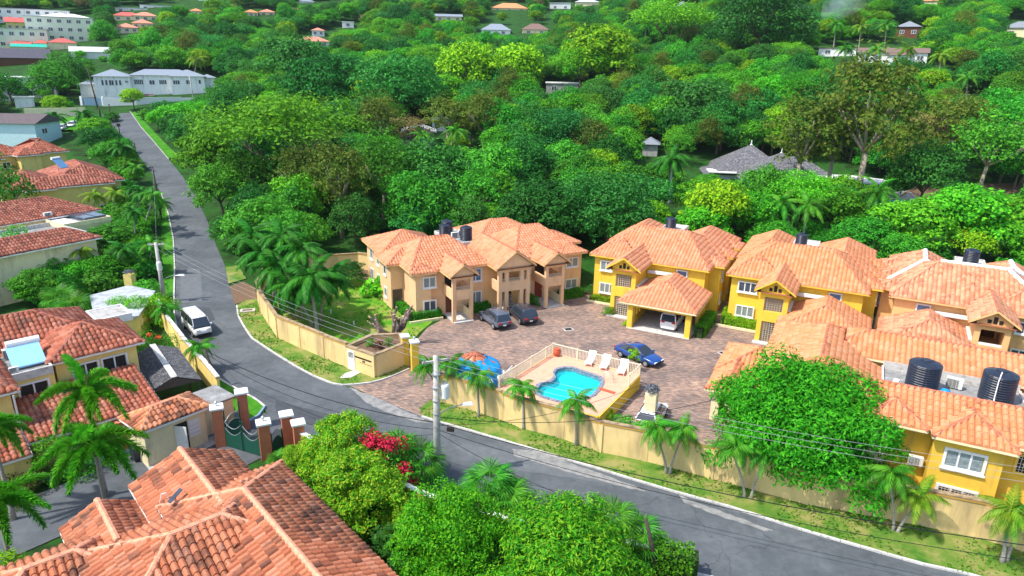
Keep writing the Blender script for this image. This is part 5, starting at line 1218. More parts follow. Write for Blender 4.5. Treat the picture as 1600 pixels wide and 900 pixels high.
fr = MB().add([(-1.1, -1.0, .25), (.9, -1.0, .25), (.9, .7, 1.2), (-1.1, .7, 1.2), (-1.1, -1.0, .15), (.9, -1.0, .15), (.9, .7, 1.1), (-1.1, .7, 1.1)], [(0, 1, 2, 3), (7, 6, 5, 4), (0, 4, 5, 1), (1, 5, 6, 2), (2, 6, 7, 3), (3, 7, 4, 0)]).build('collector', mat('collector_pale_blue', (.30, .58, .80), .25, .08, 2, spec=.6), t)
MB().cyl((-1.0, .95, 1.3), (1.0, .95, 1.3), .27, n=14).build('tank', M_white, t)
b = MB()
for x in (-.9, .75): b.cyl((x, .7, 0), (x, .7, 1.1), .03, n=4); b.cyl((x, -.9, 0), (x, -.9, .2), .03, n=4)
b.build('frame', M_metal, t)
ac_unit('white air conditioner at the left end of the solar heater terrace', at_local(Bh, -1.5, 3.3, 5.26), rad(40), 1.1, None)
ac_unit('small white air conditioner at the front corner of the solar heater terrace', at_local(Bh, -1.9, .3, 5.26), rad(45), .6, None)

# --- dark shingled carport
t = thing('shingle_carport', 'dark grey shingled carport roof with a pale ridge strip beside the cream wall', 'carport', (-26.6, 45.4, 0), rad(38))
b = MB(); a0 = .28
sh = MB(); rows_ = 16
for sgn in (-1, 1):
    for k in range(rows_):
        y0, y1 = 1.7 - sgn * 1.85 * (1 - k / rows_), 1.7 - sgn * 1.85 * (1 - (k + 1) / rows_); z0, z1 = 2.5 + .75 * k / rows_, 2.5 + .75 * (k + 1) / rows_
        n_ = 20
        for j in range(n_):
            x0, x1 = 7.6 * j / n_, 7.6 * (j + 1) / n_ - .03; dz = random.uniform(0, .025)
            sh.add([(y0, x0 - .3, z0 + .05 + dz), (y0, x1 - .3, z0 + .05 + dz), (y1, x1 - .3, z1 + .01 + dz), (y1, x0 - .3, z1 + .01 + dz), (y0, x0 - .3, z0 - .02), (y0, x1 - .3, z0 - .02)], [(0, 1, 2, 3), (0, 4, 5, 1)])
tag(sh.build('shingles', M_shingle, t), kind='stuff')
MB().add([(-.15, -.3, 2.47), (3.55, -.3, 2.47), (3.55, 7.3, 2.47), (-.15, 7.3, 2.47), (1.7, -.3, 3.2), (1.7, 7.3, 3.2)], [(3, 0, 4, 5), (1, 2, 5, 4), (0, 1, 2, 3), (0, 1, 4), (2, 3, 5)]).build('roof_deck', M_poleW, t)
MB().box(1.48, 1.92, -.32, 7.32, 3.24, 3.31).build('ridge_strip', M_conc_l, t)
for x in (0, 3.4):
    for y in (0, 3.6, 7): MB().box(x - .07, x + .07, y - .07, y + .07, 0, 2.5).build('post', M_poleW, t)

# --- guard house by the green gate
t = thing('guard_house', 'small cream guard house with red tile roof and open white door by the gate', 'guard house', (-23.9, 39.3, 0), rad(52))
WG = [Wing(-.35, 4.5, -.35, 2.7, 2.85, 'u', 'hh', .48, oh=.35)]
walls(t, WG, M_cream); tile_roof(t, WG, T_clean, T_cap_near, .33, .40, n_ind=140, objmat=T_near_obj, fascia=mat('fascia_white2', (.80, .80, .78), .7, .05, 3))
MB().box(1.95, 2.85, -.012, .1, .12, 2.3).build('doorway', M_dark, t)
dd = MB().box(-.02, .86, -.03, .02, 0, 2.15).build('door', M_white, t, loc=(1.98, -.03, .12), rz=rad(-62)); MB().box(.72, .78, -.08, .06, 1.0, 1.06).build('handle', M_metal, dd)
MB().box(2.9, 3.7, -.05, .05, .95, 2.2).build('shutter', M_white, t)
for z_ in (1.2, 1.5, 1.8): MB().box(2.95, 3.65, -.065, -.051, z_, z_ + .03).build('slat', M_conc_l, t)
MB().box(1.9, 3.0, -1.0, -.25, .07, .10).build('doormat', M_black, t)
MB().box(4.2, 6.6, .6, 3.1, 0, 2.35).build('side_room', M_cream, t); MB().box(4.1, 6.8, .45, 3.25, 2.36, 2.5).build('side_roof', M_rooft, t)
# terracotta meter wall with electricity meters and a bin beside it
t = thing('meter_wall', 'terracotta wall with round electricity meters left of the guard house', 'wall', (-26.6, 40.9, 0), rad(52))
MB().box(0, 2.0, 0, .2, 0, 2.3).build('panel', M_terra, t); MB().box(0, .2, .2, 2.2, 0, 2.3).build('panel', M_terra, t)
for i in range(3):
    for j in range(2): MB().cyl((.35 + .38 * i, -.02, 1.9 - .35 * j), (.35 + .38 * i, -.10, 1.9 - .35 * j), .12, n=10).build('meter', M_conc_l, t)
t = thing('wheelie_bin', 'dark wheeled rubbish bin standing against the terracotta meter wall', 'bin', (-25.1, 40.1, .06), rad(52))
MB().add([(-.25, -.25, 0.05), (.25, -.25, .05), (.25, .25, .05), (-.25, .25, .05), (-.3, -.32, 1.0), (.3, -.32, 1.0), (.3, .32, 1.0), (-.3, .32, 1.0)], [(0, 3, 2, 1), (0, 1, 5, 4), (1, 2, 6, 5), (2, 3, 7, 6), (3, 0, 4, 7), (4, 5, 6, 7)]).build('body', M_tank, t)
MB().box(-.33, .33, -.36, .34, 1.0, 1.07).build('lid', M_tank, t)
for x in (-.28, .28): MB().cyl((x - .03, .28, .1), (x + .03, .28, .1), .1, n=10).build('wheel', M_black, t)

# --- near house with big clay roof
H = thing('near_tiled_house', 'nearest house, its large orange clay tile roof filling the lower left corner', 'house', (-12, 31.3, 0), rad(-48))
WH = [Wing(-.9, 19, -5.9, .35, 5.2, 'u', 'hh', .42, oh=.4), Wing(.3, 6.9, -9.7, -1, 5.2, 'v', 'hh', .42, oh=.4), Wing(-4.2, 2.2, -6.4, -1.1, 4.9, 'u', 'gg', .44, oh=.4), Wing(-3.0, 3.4, -9.7, -6.3, 4.6, 'u', 'gg', .5, oh=.4),
      Wing(-1.4, 2.8, -13.5, -7.5, 4.7, 'v', 'hh', .45, oh=.4), Wing(4.5, 19, -13, -5.0, 4.5, 'u', 'hh', .40, oh=.4), Wing(-4.6, 1.6, -17.5, -13.6, 4.9, 'u', 'gg', .45, oh=.4)]
walls(H, WH, M_terra); tile_roof(H, WH, T_near, T_cap_near, .31, .42, n_ind=300, objmat=T_near_obj, capr=.14, cap_ind=True, fascia=MATS['fascia_white2'])
for z_ in (3.8,): window(H, 'r' if False else 'b', 4, -.04, z_, 1.4, 1.2, 2); window(H, 'b', 9, -.04, z_, 1.4, 1.2, 2)
t = thing('solar_lamp', 'small dark solar panel on a short post fixed to the near clay roof', 'solar panel', at_local(H, -.2, -5.2, 5.6), rad(-30))
MB().cyl((0, 0, -.3), (0, 0, .35), .03, n=5).build('post', M_metal, t); MB().add([(-.12, -.35, .2), (.12, -.35, .2), (.12, .35, .55), (-.12, .35, .55), (-.12, -.35, .16), (.12, -.35, .16), (.12, .35, .51), (-.12, .35, .51)], [(0, 1, 2, 3), (7, 6, 5, 4), (0, 4, 5, 1), (1, 5, 6, 2), (2, 6, 7, 3), (3, 7, 4, 0)]).build('panel', M_glass, t)
t = thing('conduit_pipe', 'thin white bent pipe rising from the near clay roof', 'pipe', at_local(H, -1.0, -5.6, 5.35), 0)
MB().tube([(-.2, 0, -.2), (0, 0, .45), (.15, .1, .45), (.3, .1, -.1)], .025, 5).build('pipe', M_white, t)
t = thing('roof_parapet', 'blue-grey capped parapet strip at the lower left of the near roof', 'parapet', at_local(H, 1.2, -13.2, 0), rad(-60))
MB().box(0, 4.5, -.22, .22, 4, 5.6).build('wall', M_terra, t)
for k in range(9): MB().box(.5 * k, .5 * k + .47, -.3, .3, 5.6, 5.72).build('cap_slab', M_slate, t)

# --- villas further up the road on the left
def far_villa(name, label, O, ang, Ws, wm, tm, cap, extra=None, tw=.45, tl=.55, fascia=None):
    z = tz(O[1], O[0]); t = thing(name, label, 'house', (O[0], O[1], z), rad(ang)); 
    for w in Ws: w.wz = -1.5
    walls(t, Ws, wm); tile_roof(t, Ws, tm, cap, tw, tl, fascia=fascia or M_whitew); return t
Rh = far_villa('cream_villa', 'cream villa with weathered red roofs and a grey flat terrace left of the road', (-54.5, 69.6), 59,
               [Wing(-8, 10.8, 0, 5.6, 5.4, 'u', 'hh', .45), Wing(1, 19.3, 15.5, 25, 5.4, 'u', 'hh', .42), Wing(-6, 3, 4.5, 14, 5.3, 'v', 'hh', .42)], M_cream, T_old, T_cap_old, tw=.36, tl=.44)
flat_deck(Rh, 12.0, 18.0, 11.0, 16.2, 5.0, body=True, par=.3, m=M_rooft, pm=M_cream); flat_deck(Rh, 3.5, 12.0, 5.8, 14.5, 4.6, body=True, par=.5, m=M_rooft, pm=M_conc_l)
MB().box(12.6, 14.3, 11.6, 15.6, 5.02, 5.10).build('white_slab', M_white, Rh)
for k in (14.9, 16.4): MB().box(k, k + 1.3, 11.5, 15.7, 5.02, 5.5).build('skylight', M_glass, Rh)
ac_unit('white air conditioner on the cream villa terrace beside the white slab', at_local(Rh, 12.6, 16.0, 5.35), rad(59), 1.1, None)
for u_ in (-5, -2, 4, 7): window(Rh, 'f', u_, .48, 1.6, .9, 1.1, 1, glass=M_dark)
window(Rh, 'f', 8.6, .48, 4.0, 1.2, 1.1, 2)
Ph = far_villa('yellow_villa', 'yellow walled villa with brownish tile roof and a blue solar heater by the road palms', (-69.6, 103.8), 41,
               [Wing(-6.5, 7.6, 0, 5.6, 5.4, 'u', 'hh', .45), Wing(-.5, 9.5, 2.5, 19, 5.4, 'v', 'hh', .45), Wing(-7.5, .5, 2, 13, 5.4, 'v', 'hh', .45), Wing(-4.5, -.5, -1.4, 3, 5.39, 'v', 'hg', .45, wall=False)], M_pyellow, T_old, T_cap_old)
window(Ph, 'r', 9.02, 6, 1.4, 1.4, 1.1, 2, glass=M_dark); window(Ph, 'f', 5.5, .48, 1.5, 1.2, 1.1, 1, glass=M_dark)
t = thing('solar_water_heater', 'blue solar water heater on the brownish roof of the yellow villa up the road', 'solar heater', at_local(Ph, 1.5, 6.3, 7.6), rad(70))
MB().add([(-.7, -.8, 0), (.7, -.8, 0), (.7, .8, 1.3), (-.7, .8, 1.3), (-.7, -.8, -.1), (.7, -.8, -.1), (.7, .8, 1.2), (-.7, .8, 1.2)], [(0, 1, 2, 3), (7, 6, 5, 4), (0, 4, 5, 1), (1, 5, 6, 2), (2, 6, 7, 3), (3, 7, 4, 0)]).build('collector', mat('collector_blue', (.12, .26, .45), .3, .1, 2), t)
MB().cyl((-.7, .95, 1.35), (.7, .95, 1.35), .22, n=10).build('tank', M_white, t); MB().cyl((0, .7, -.9), (0, .7, 1.2), .05, n=5).build('stand', M_metal, t)
Qh = far_villa('yellow_villa', 'yellow villa with bright red hipped roof below the pale blue building', (-94, 125), 57,
               [Wing(4.5, 12, -.3, 9, 5.4, 'u', 'hh', .5), Wing(-14, 6, .8, 8.5, 5.4, 'u', 'hh', .45), Wing(2.5, 7, -1.6, 4, 5.38, 'v', 'hg', .5), Wing(-8, 0, -3, 4, 5.37, 'v', 'hg', .45)], M_pyellow, T_worn, T_cap_old)
window(Qh, 'f', 1.5, 1.28, 3.6, 1.4, 1.2, 2, glass=M_dark); window(Qh, 'f', -10, 1.28, 3.6, 1.4, 1.2, 2, glass=M_dark)
# plain-roofed far houses
def far_house(name, label, loc, ang, parts_, wm, rm, wins=(), pitch=.4, cat='house', group=None, winm=None):
    t = thing(name, label, cat, loc, rad(ang), group)
    w = MB(); r = MB(); fl = MB()
    for k, (u0, u1, v0, v1, z0, z1, kind) in enumerate(parts_):
        w.box(u0, u1, v0, v1, z0 - 3, z1)
        o = .6; a0, a1, b0, b1 = u0 - o, u1 + o, v0 - o, v1 + o
        if kind == 'flat': fl.box(a0 + .3, a1 - .3, b0 + .3, b1 - .3, z1 + .005 * k + .01, z1 + .3 + .005 * k)
        elif a1 - a0 >= b1 - b0:
            h = (b1 - b0) / 2; e = h if kind == 'hip' else .02; zr = z1 + h * pitch
            r.add([(a0, b0, z1), (a1, b0, z1), (a1, b1, z1), (a0, b1, z1), (a0 + e, (b0 + b1) / 2, zr), (a1 - e, (b0 + b1) / 2, zr)], [(0, 1, 5, 4), (2, 3, 4, 5), (1, 2, 5), (3, 0, 4), (0, 3, 2, 1)])
        else:
            h = (a1 - a0) / 2; e = h if kind == 'hip' else .02; zr = z1 + h * pitch
            r.add([(a0, b0, z1), (a1, b0, z1), (a1, b1, z1), (a0, b1, z1), ((a0 + a1) / 2, b0 + e, zr), ((a0 + a1) / 2, b1 - e, zr)], [(0, 1, 4), (1, 2, 5, 4), (2, 3, 5), (3, 0, 4, 5), (0, 3, 2, 1)])
    w.build('wall', wm, t)
    if r.v: r.build('roof', rm, t)
    if fl.v: fl.build('flat_roof', rm, t)
    for (side, u, v, z, ww, hh, n) in wins: window(t, side, u, v, z, ww, hh, n, glass=M_glass, frame=winm or M_white, sill=False, fw=.1)
    return t
WHz = tz(205, -115)
o_ = Vector((-124.9, 212.4)); 
far_house('white_mansion', 'wide white two storey mansion with grey hipped roofs at the end of the road', (-124.5, 209.5, 11.5), 24,
          [(0, 9.5, 0, 9, 0, 8.6, 'hip'), (9.5, 27, 2.2, 10, 0, 9.0, 'hip'), (20.5, 30, .8, 9.5, 0, 8.8, 'hip'), (-4.2, 0, 3, 10, 0, 6.2, 'hip'), (29, 33, 3, 9, 0, 8.4, 'hip')], M_whitew, M_slate,
          [('f', 2.2, -.02, 6.8, .7, 1.6, 1), ('f', 3.2, -.02, 6.8, .7, 1.6, 1), ('f', 4.5, -.02, 6.8, 1.4, 1.6, 2), ('f', 5.8, -.02, 6.8, .7, 1.6, 1), ('f', 6.8, -.02, 6.8, .7, 1.6, 1), ('f', 8.5, -.02, 7.1, .9, .8, 2),
           ('f', 11.6, 2.18, 7.0, 2.6, 1.5, 5), ('f', 15.2, 2.18, 6.9, 1.6, 1.4, 2), ('f', 18.2, 2.18, 7.0, 2.2, 1.4, 4), ('f', 22, .78, 7.0, 2.0, 1.3, 3), ('f', 25.4, .78, 7.1, 1.5, 1.3, 2), ('f', 28.6, .78, 7.2, .8, 1.3, 1), ('f', 3.4, -.02, 1.4, .8, 2, 1), ('f', 6.0, -.02, 1.4, .8, 2, 1),
           ('f', 19.0, 2.18, 1.3, 2.4, 2.0, 3), ('f', 24, .78, 1.3, .9, 1.2, 2), ('f', 27, .78, 1.3, .9, 1.2, 2), ('f', 29, .78, 1.6, 1.0, 1.0, 2)], .38)
t = thing('portico', 'white portico with brown lean-to roof at the mansion entrance', 'portico', (-124.5, 209.5, 11.5), rad(24))
MB().add([(9.5, 0, 2.7), (15.5, 0, 2.7), (15.0, 2.3, 3.5), (10, 2.3, 3.5), (9.5, 0, 2.6), (15.5, 0, 2.6)], [(0, 1, 2, 3), (4, 5, 1, 0)]).build('roof', mat('brown_lean_roof', (.22, .14, .12), .8, .1, 3), t)
for x in (9.8, 11.6, 13.4, 15.2): MB().box(x - .15, x + .15, .2, .5, 0, 2.65).build('column', M_white, t)
t = thing('retaining_wall', 'tall white retaining wall in front of the mansion along the road end', 'wall', (0, 0, 0), 0)
a_ = [Vector((-116.5, 198.8)), Vector((-108.5, 201.5)), Vector((-99, 209)), Vector((-90, 214.5))]
b = MB()
for i in range(3): b.seg(a_[i], a_[i + 1], .3, 6, 14.9 - .2 * i - (0 if i else .3), ext=.02)
b.build('panel', M_white, t)
t = thing('sliding_gate', 'blue-grey sliding gate between white walls at the end of the road', 'gate', (-122.5, 199.5, 12.0), rad(2))
MB().box(0, 5.2, 0, .1, 0, 2.4).build('panel', mat('gate_blue_grey', (.18, .30, .42), .6, .1, 3), t)
for k in range(6): MB().box(.1 + k * .98, .16 + k * .98, -.04, 0, .05, 2.35).build('rib', M_slate, t)
for x in (-.5, 5.5): MB().box(x - .3, x + .3, -.2, .4, -1, 2.9).build('post', M_whitew, t)
far_house('pale_blue_building', 'long pale blue building with dark brown roof at the left edge', (-126, 152.5, tz(153)), 1, [(-8, 20.5, 0, 9, 0, 5.0, 'gable')], mat('pale_blue_render', (.55, .76, .80), .85, .06, 2), mat('dark_brown_roof', (.12, .095, .10), .85, .2, 2), [('r', 20.52, 3, 3.2, 2, 1.2, 2)], .35)
# ------------------------------------------------------------------ pool terrace
from mathutils.geometry import tessellate_polygon
DZ = 1.2
DK = [G(784, 617, DZ), G(780, 606, DZ), G(864, 553, DZ), G(999, 587, DZ), G(935, 650, DZ), G(860, 634, DZ)]
PZ = [(330, 362), (392, 350), (432, 330), (450, 302), (441, 270), (470, 240), (540, 226), (612, 229), (700, 260), (780, 285), (850, 311), (872, 342), (866, 378), (850, 410), (800, 468), (715, 505), (630, 528), (550, 534), (480, 522), (400, 500), (335, 480), (292, 450), (290, 410), (306, 378)]
PO = [G(780 + x / 5.296, 530 + y / 5.296, DZ) for x, y in PZ]
cen = sum(PO, Vector()) / len(PO)
def shrink(P, d): return [p + (cen - p).normalized() * d for p in P]
def ring_mesh(name, outer, inner, z, m, parent=None, kind='structure', thick=None):
    tris = tessellate_polygon([[Vector((p.x, p.y, 0)) for p in outer], [Vector((p.x, p.y, 0)) for p in inner]]); pts = list(outer) + list(inner)
    b = MB(); b.add([(p.x, p.y, z) for p in pts], [tuple(t_) for t_ in tris]); me = b.mesh(name, m)
    for p in me.polygons:
        if p.normal.z < 0: p.flip()
    o = bpy.data.objects.new(name, me); link(o, parent); 
    if kind: tag(o, kind=kind)
    return o
pool = thing('swimming_pool', 'turquoise curved swimming pool with dark slate coping set in the pink terrace', 'pool')
ring_mesh('pool_deck', DK, PO, DZ, M_deck)
b = MB()
for i in range(len(DK)): b.seg(DK[i], DK[(i + 1) % len(DK)], .2, 0, DZ - .012)
b.build('deck_wall', M_yellow, None); tag(bpy.data.objects['deck_wall'], kind='structure')
PI = shrink(PO, .34)
b = MB(); n = len(PI)
for i in range(n): p, q = PI[i], PI[(i + 1) % n]; b.add([(p.x, p.y, DZ - .7), (q.x, q.y, DZ - .7), (q.x, q.y, DZ - .35), (p.x, p.y, DZ - .35)], [(0, 1, 2, 3)])
b.add([(p.x, p.y, DZ - .6) for p in PI], [tuple(range(n))]); b.build('basin', M_poolin, pool)
b = MB()
for i in range(n): p, q = PI[i], PI[(i + 1) % n]; b.add([(p.x, p.y, DZ - .36), (q.x, q.y, DZ - .36), (q.x, q.y, DZ + .03), (p.x, p.y, DZ + .03)], [(0, 1, 2, 3)])
b.build('tile_band', M_coping, pool)
for i in range(n):      # coping stones
    p, q, pi_, qi = PO[i], PO[(i + 1) % n], PI[i], PI[(i + 1) % n]; k = max(1, int((q - p).length / .5))
    for j in range(k):
        a, c = (j + .02) / k, (j + .98) / k; P4 = [p.lerp(q, a), p.lerp(q, c), pi_.lerp(qi, c), pi_.lerp(qi, a)]
        MB().prism([(v.x, v.y) for v in P4], DZ - .02, DZ + .05 + random.uniform(0, .012)).build('coping_stone', M_coping, pool)
mw = bpy.data.materials.new('pool_water'); mw.use_nodes = True; nt = mw.node_tree; nn = nt.nodes; b_ = nn['Principled BSDF']
b_.inputs['Base Color'].default_value = (0.10, 0.85, 0.88, 1); b_.inputs['Roughness'].default_value = .04; b_.inputs['IOR'].default_value = 1.2; b_.inputs['Transmission Weight'].default_value = 0
tr = nn.new('ShaderNodeBsdfTransparent'); tr.inputs[0].default_value = (0.55, 1.0, 1.0, 1); ms = nn.new('ShaderNodeMixShader'); ms.inputs[0].default_value = .16
ntx = nn.new('ShaderNodeTexNoise'); ntx.inputs['Scale'].default_value = 2.2; ntx.inputs['Detail'].default_value = 4; bp = nn.new('ShaderNodeBump'); bp.inputs['Strength'].default_value = .12; bp.inputs['Distance'].default_value = .04
gg = nn.new('ShaderNodeNewGeometry'); nt.links.new(gg.outputs['Position'], ntx.inputs['Vector']); nt.links.new(ntx.outputs['Fac'], bp.inputs['Height']); nt.links.new(bp.outputs[0], b_.inputs['Normal'])
nt.links.new(tr.outputs[0], ms.inputs[1]); nt.links.new(b_.outputs[0], ms.inputs[2]); nt.links.new(ms.outputs[0], nn['Material Output'].inputs['Surface'])
b = MB(); b.add([(p.x, p.y, DZ - .2) for p in PI], [tuple(range(n))]); me = b.mesh('water', mw); 
if me.polygons[0].normal.z < 0: me.flip_normals()
o = bpy.data.objects.new('water', me); link(o, pool)
# railing round the terrace
rl = thing('pool_railing', 'cream metal railing with thin balusters round three sides of the pool terrace', 'railing')
bal = MB().box(-.014, .014, -.014, .014, .08, .98).mesh('baluster', M_rail); nb = 0
for p, q in ((DK[1], DK[2]), (DK[2], DK[3]), (DK[3], DK[3].lerp(DK[4], .3))):
    d = q - p; L = d.length; a = math.atan2(d.y, d.x); k = int(L / .135)
    MB().seg(p, q, .06, DZ + .98, DZ + 1.04).build('top_rail', M_rail, rl); MB().seg(p, q, .04, DZ + .05, DZ + .09).build('bottom_rail', M_rail, rl)
    for i in range(k): c = p.lerp(q, i / k); inst('baluster', bal, rl, (c.x, c.y, DZ), (0, 0, a)); nb += 1
    for i in range(int(L / 2.4) + 1): c = p.lerp(q, min(1, i * 2.4 / L)); MB().box(-.05, .05, -.05, .05, 0, 1.1).build('post', M_rail, rl, loc=(c.x, c.y, DZ), rz=a)
g_ = thing('pool_fence', 'short white railing between the pool terrace and the tarpaulin roofed gazebo', 'fence', (0, 0, 0))
p, q = G(778, 622, .3), G(800, 598, .3)
for i in range(16): c = p.lerp(q, i / 15); MB().box(-.015, .015, -.015, .015, 0, 1.1).build('bar', M_white, g_, loc=(c.x, c.y, .8))
MB().seg(p, q, .05, 1.85, 1.92).build('top_rail', M_white, g_)
def lounger(label, loc, rz):
    t = thing('sun_lounger', label, 'sun lounger', loc, rz, 'white sun loungers along the pool railing')
    MB().box(-.9, .35, -.33, .33, .26, .33).build('seat', M_white, t)
    MB().add([(.35, -.33, .26), (.35, .33, .26), (.95, .33, .75), (.95, -.33, .75), (.35, -.33, .33), (.35, .33, .33), (.92, .33, .82), (.92, -.33, .82)], [(0, 1, 2, 3), (7, 6, 5, 4), (0, 4, 5, 1), (1, 5, 6, 2), (2, 6, 7, 3), (3, 7, 4, 0)]).build('backrest', M_white, t)
    for x in (-.75, .25):
        for y in (-.28, .28): MB().box(x - .03, x + .03, y - .03, y + .03, 0, .26).build('leg', M_white, t)
for px, py, lab in ((922, 567, 'white sun lounger farthest left along the pool railing'), (945, 573, 'white sun lounger in the middle of the three by the pool railing'), (972, 581, 'white sun lounger nearest the blue sedan by the pool railing')):
    p = G(px, py, DZ); lounger(lab, (p.x, p.y, DZ), rad(70))
p = G(870, 556, DZ)
t = thing('clay_pot', 'round terracotta pot at the far corner of the pool terrace', 'pot', (p.x, p.y, DZ))
MB().lathe((0, 0, 0), [(.16, 0), (.33, .2), (.36, .42), (.30, .60), (.24, .66)], 14).build('bowl', M_pot, t, smooth=True); MB().lathe((0, 0, .64), [(.24, 0), (.29, .03), (.29, .08), (.22, .09)], 14).build('rim', M_pot, t)
t = thing('pool_handrail', 'shiny metal pool handrails at the right end of the pool', 'handrail', tuple(G(952, 596, DZ)))
for y in (-.25, .25): MB().tube([(-.5, y, -.3), (-.45, y, .6), (-.1, y, .8), (.3, y, .65), (.35, y, 0)], .022, 6).build('rail', M_metal, t)
p = G(948, 611, DZ); t = thing('step_slab', 'small dark red slab beside the right end of the pool', 'step', tuple(p), rad(-35)); MB().box(-.7, .7, -.16, .16, 0, .07).build('slab', M_pot, t)
# gazebo with tiles and blue tarpaulin
gc = G(741, 552, 3.5); gz = thing('gazebo', 'low tiled gazebo roof half covered by a bright blue tarpaulin behind the wall', 'gazebo', (gc.x, gc.y, 0))
tl_ = MB(); R_ = 2.25
for k in range(8):
    a0, a1 = k * math.pi / 4, (k + 1) * math.pi / 4; am = (a0 + a1) / 2
    for r in range(6):
        r0, r1 = R_ * (1 - r / 6), R_ * (1 - (r + 1) / 6); w = 2 * R_ * math.tan(math.pi / 8) * (r0 / R_); n_ = max(1, int(w / .33))
        for c in range(n_):
            f0, f1 = -w / 2 + w * c / n_, -w / 2 + w * (c + 1) / n_; fm = (f0 + f1) / 2
            def pt(rr, ff, zz): cx, cy = math.cos(am), math.sin(am); rd = rr * math.cos(math.pi / 8); s = ff * (rr / r0); return (cx * rd - cy * s, cy * rd + cx * s, zz)
            z0, z1 = 2.25 + 1.25 * r / 6, 2.25 + 1.25 * (r + 1) / 6
            tl_.add([pt(r0, f0, z0 + .03), pt(r0, fm, z0 + .12), pt(r0, f1, z0 + .03), pt(r1, f1, z1), pt(r1, fm, z1 + .08), pt(r1, f0, z1)], [(0, 1, 4, 5), (1, 2, 3, 4)])
tag(tl_.build('roof_tiles', mat('clay_tile_gazebo', (.72, .24, .09), .75, .3, 4, stain=(.85, .5, .35), stain_amt=.3, stain_scale=3), gz), kind='stuff')
cb = MB()
for k in range(8): a = k * math.pi / 4; cb.tube([(R_ * math.cos(a), R_ * math.sin(a), 2.32), (0, 0, 3.6)], .11, 6)
cb.build('hip_tiles', T_cap, gz)
for k in range(8): a = k * math.pi / 4; MB().cyl((1.9 * math.cos(a), 1.9 * math.sin(a), 0), (1.9 * math.cos(a), 1.9 * math.sin(a), 2.4), .09, n=8).build('post', M_white, gz)
V, F = [], []; na, nr_ = 40, 10
for i in range(na + 1):
    a = rad(-185 + 250 * i / na)
    for j in range(nr_ + 1):
        q = j / nr_; r = (.42 + .66 * q) * R_ * (1 + .04 * math.sin(i * 1.9)); z = 3.5 - 1.25 * min(r / R_, 1.02) + .17 + .05 * math.sin(i * 1.3 + j)
        if r > R_ * .97: z -= (r - R_ * .97) * 4.5
        if j == 0: z += .05; r *= 1 + .15 * math.sin(i * .9)
        V.append((r * math.cos(a), r * math.sin(a), z))
for i in range(na):
    for j in range(nr_): a = i * (nr_ + 1) + j; F.append((a, a + nr_ + 1, a + nr_ + 2, a + 1))
b = MB(); b.add(V, F); b.build('tarpaulin', M_tarp, gz, smooth=True)
for k in range(7): a = rad(-150 + 24 * k); MB().obox((R_ * 1.04 * math.cos(a), R_ * 1.04 * math.sin(a)), .5, .3, 1.9, 2.1, a, taper=.6).build('sandbag', M_white, gz)

# ------------------------------------------------------------------ vehicles
def C2(p, q): return ((p.x + q.x) / 2, (p.y + q.y) / 2, 0.03)
car('dark grey blue SUV parked nose in at the peach duplex, left of the two', (-1.75, 66.9, .03), rad(119), P_grey, SUVP, SUVC, 4.5, 1.84, .36, 'SUVs parked before the peach duplex', 'parked_suv', 'car', roof_rails=True)
car('black SUV with roof rails parked nose in at the peach duplex, right of the two', (1.1, 68.5, .03), rad(114), P_char, SUVP, SUVC, 4.75, 1.88, .37, 'SUVs parked before the peach duplex', 'parked_suv', 'car', roof_rails=True)
car('blue sedan parked beside the pool terrace railing', (11.9, 58.4, .03), rad(-47), P_blue, SEDP, SEDC, 4.7, 1.8, .33, None, 'parked_sedan', 'car')
car('white minibus parked on the left shoulder of the road', (-31.3, 63.2, .03), rad(-50), P_white, VANP, VANC, 4.7, 1.72, .33, None, 'white_minibus', 'van', van=True)
p = at_local(C, 10.4, -3.7, .08)
vn = car('white minibus reversed out of view under the yellow villa carport', (p.x, p.y, .08), rad(63), P_white, VANP, VANC, 4.7, 1.72, .33, None, 'white_minibus', 'van', van=True)
vn['label'] = 'white minibus under the yellow villa carport, its rear facing the court'
car('white hatchback beside the pool terrace wall, half hidden by the cream planter pillar', (11.0, 47.0, .03), rad(64), P_white, HATP, HATC, 4.2, 1.72, .31, None, 'parked_hatchback', 'car')
p = at_local(Fh, -7.3, 4.6, .05)
car('white hatchback inside the cream carport of the large villa', (p.x, p.y, .05), rad(-115), P_white, HATP, HATC, 4.2, 1.72, .31, None, 'parked_hatchback', 'car')
for px, py, lab, rz in ((75, 203, 'silver white car on the distant lawn, left of three', -60), (97, 204, 'white car in the distant yard, middle of three', -75), (114, 199, 'white van like car in the distant yard, right of three', -80)):
    p = G(px, py); car(lab, (p.x, p.y, p.z + .02), rad(rz), P_white, HATP, HATC, 4.2, 1.75, .31, 'white cars in the distant yard', 'parked_hatchback', 'car')
p = g2((40, 203), (125, 192), (150, 205), (150, 215), (60, 222))
o = MB(); o.add([(*q, tz(q[1]) + .45) for q in g2((58, 208), (60, 190), (128, 184), (132, 205))], [(0, 1, 2, 3)]); o = o.build('distant_lawn', G_green); tag(o, kind='structure')
if o.data.polygons[0].normal.z < 0: o.data.flip_normals()
t = thing('perimeter_wall', 'pale cream wall behind the distant white cars', 'wall'); a, c = G(40, 188), G(135, 180); MB().seg(a, c, .25, 7, 12.8).build('panel', M_cream, t)

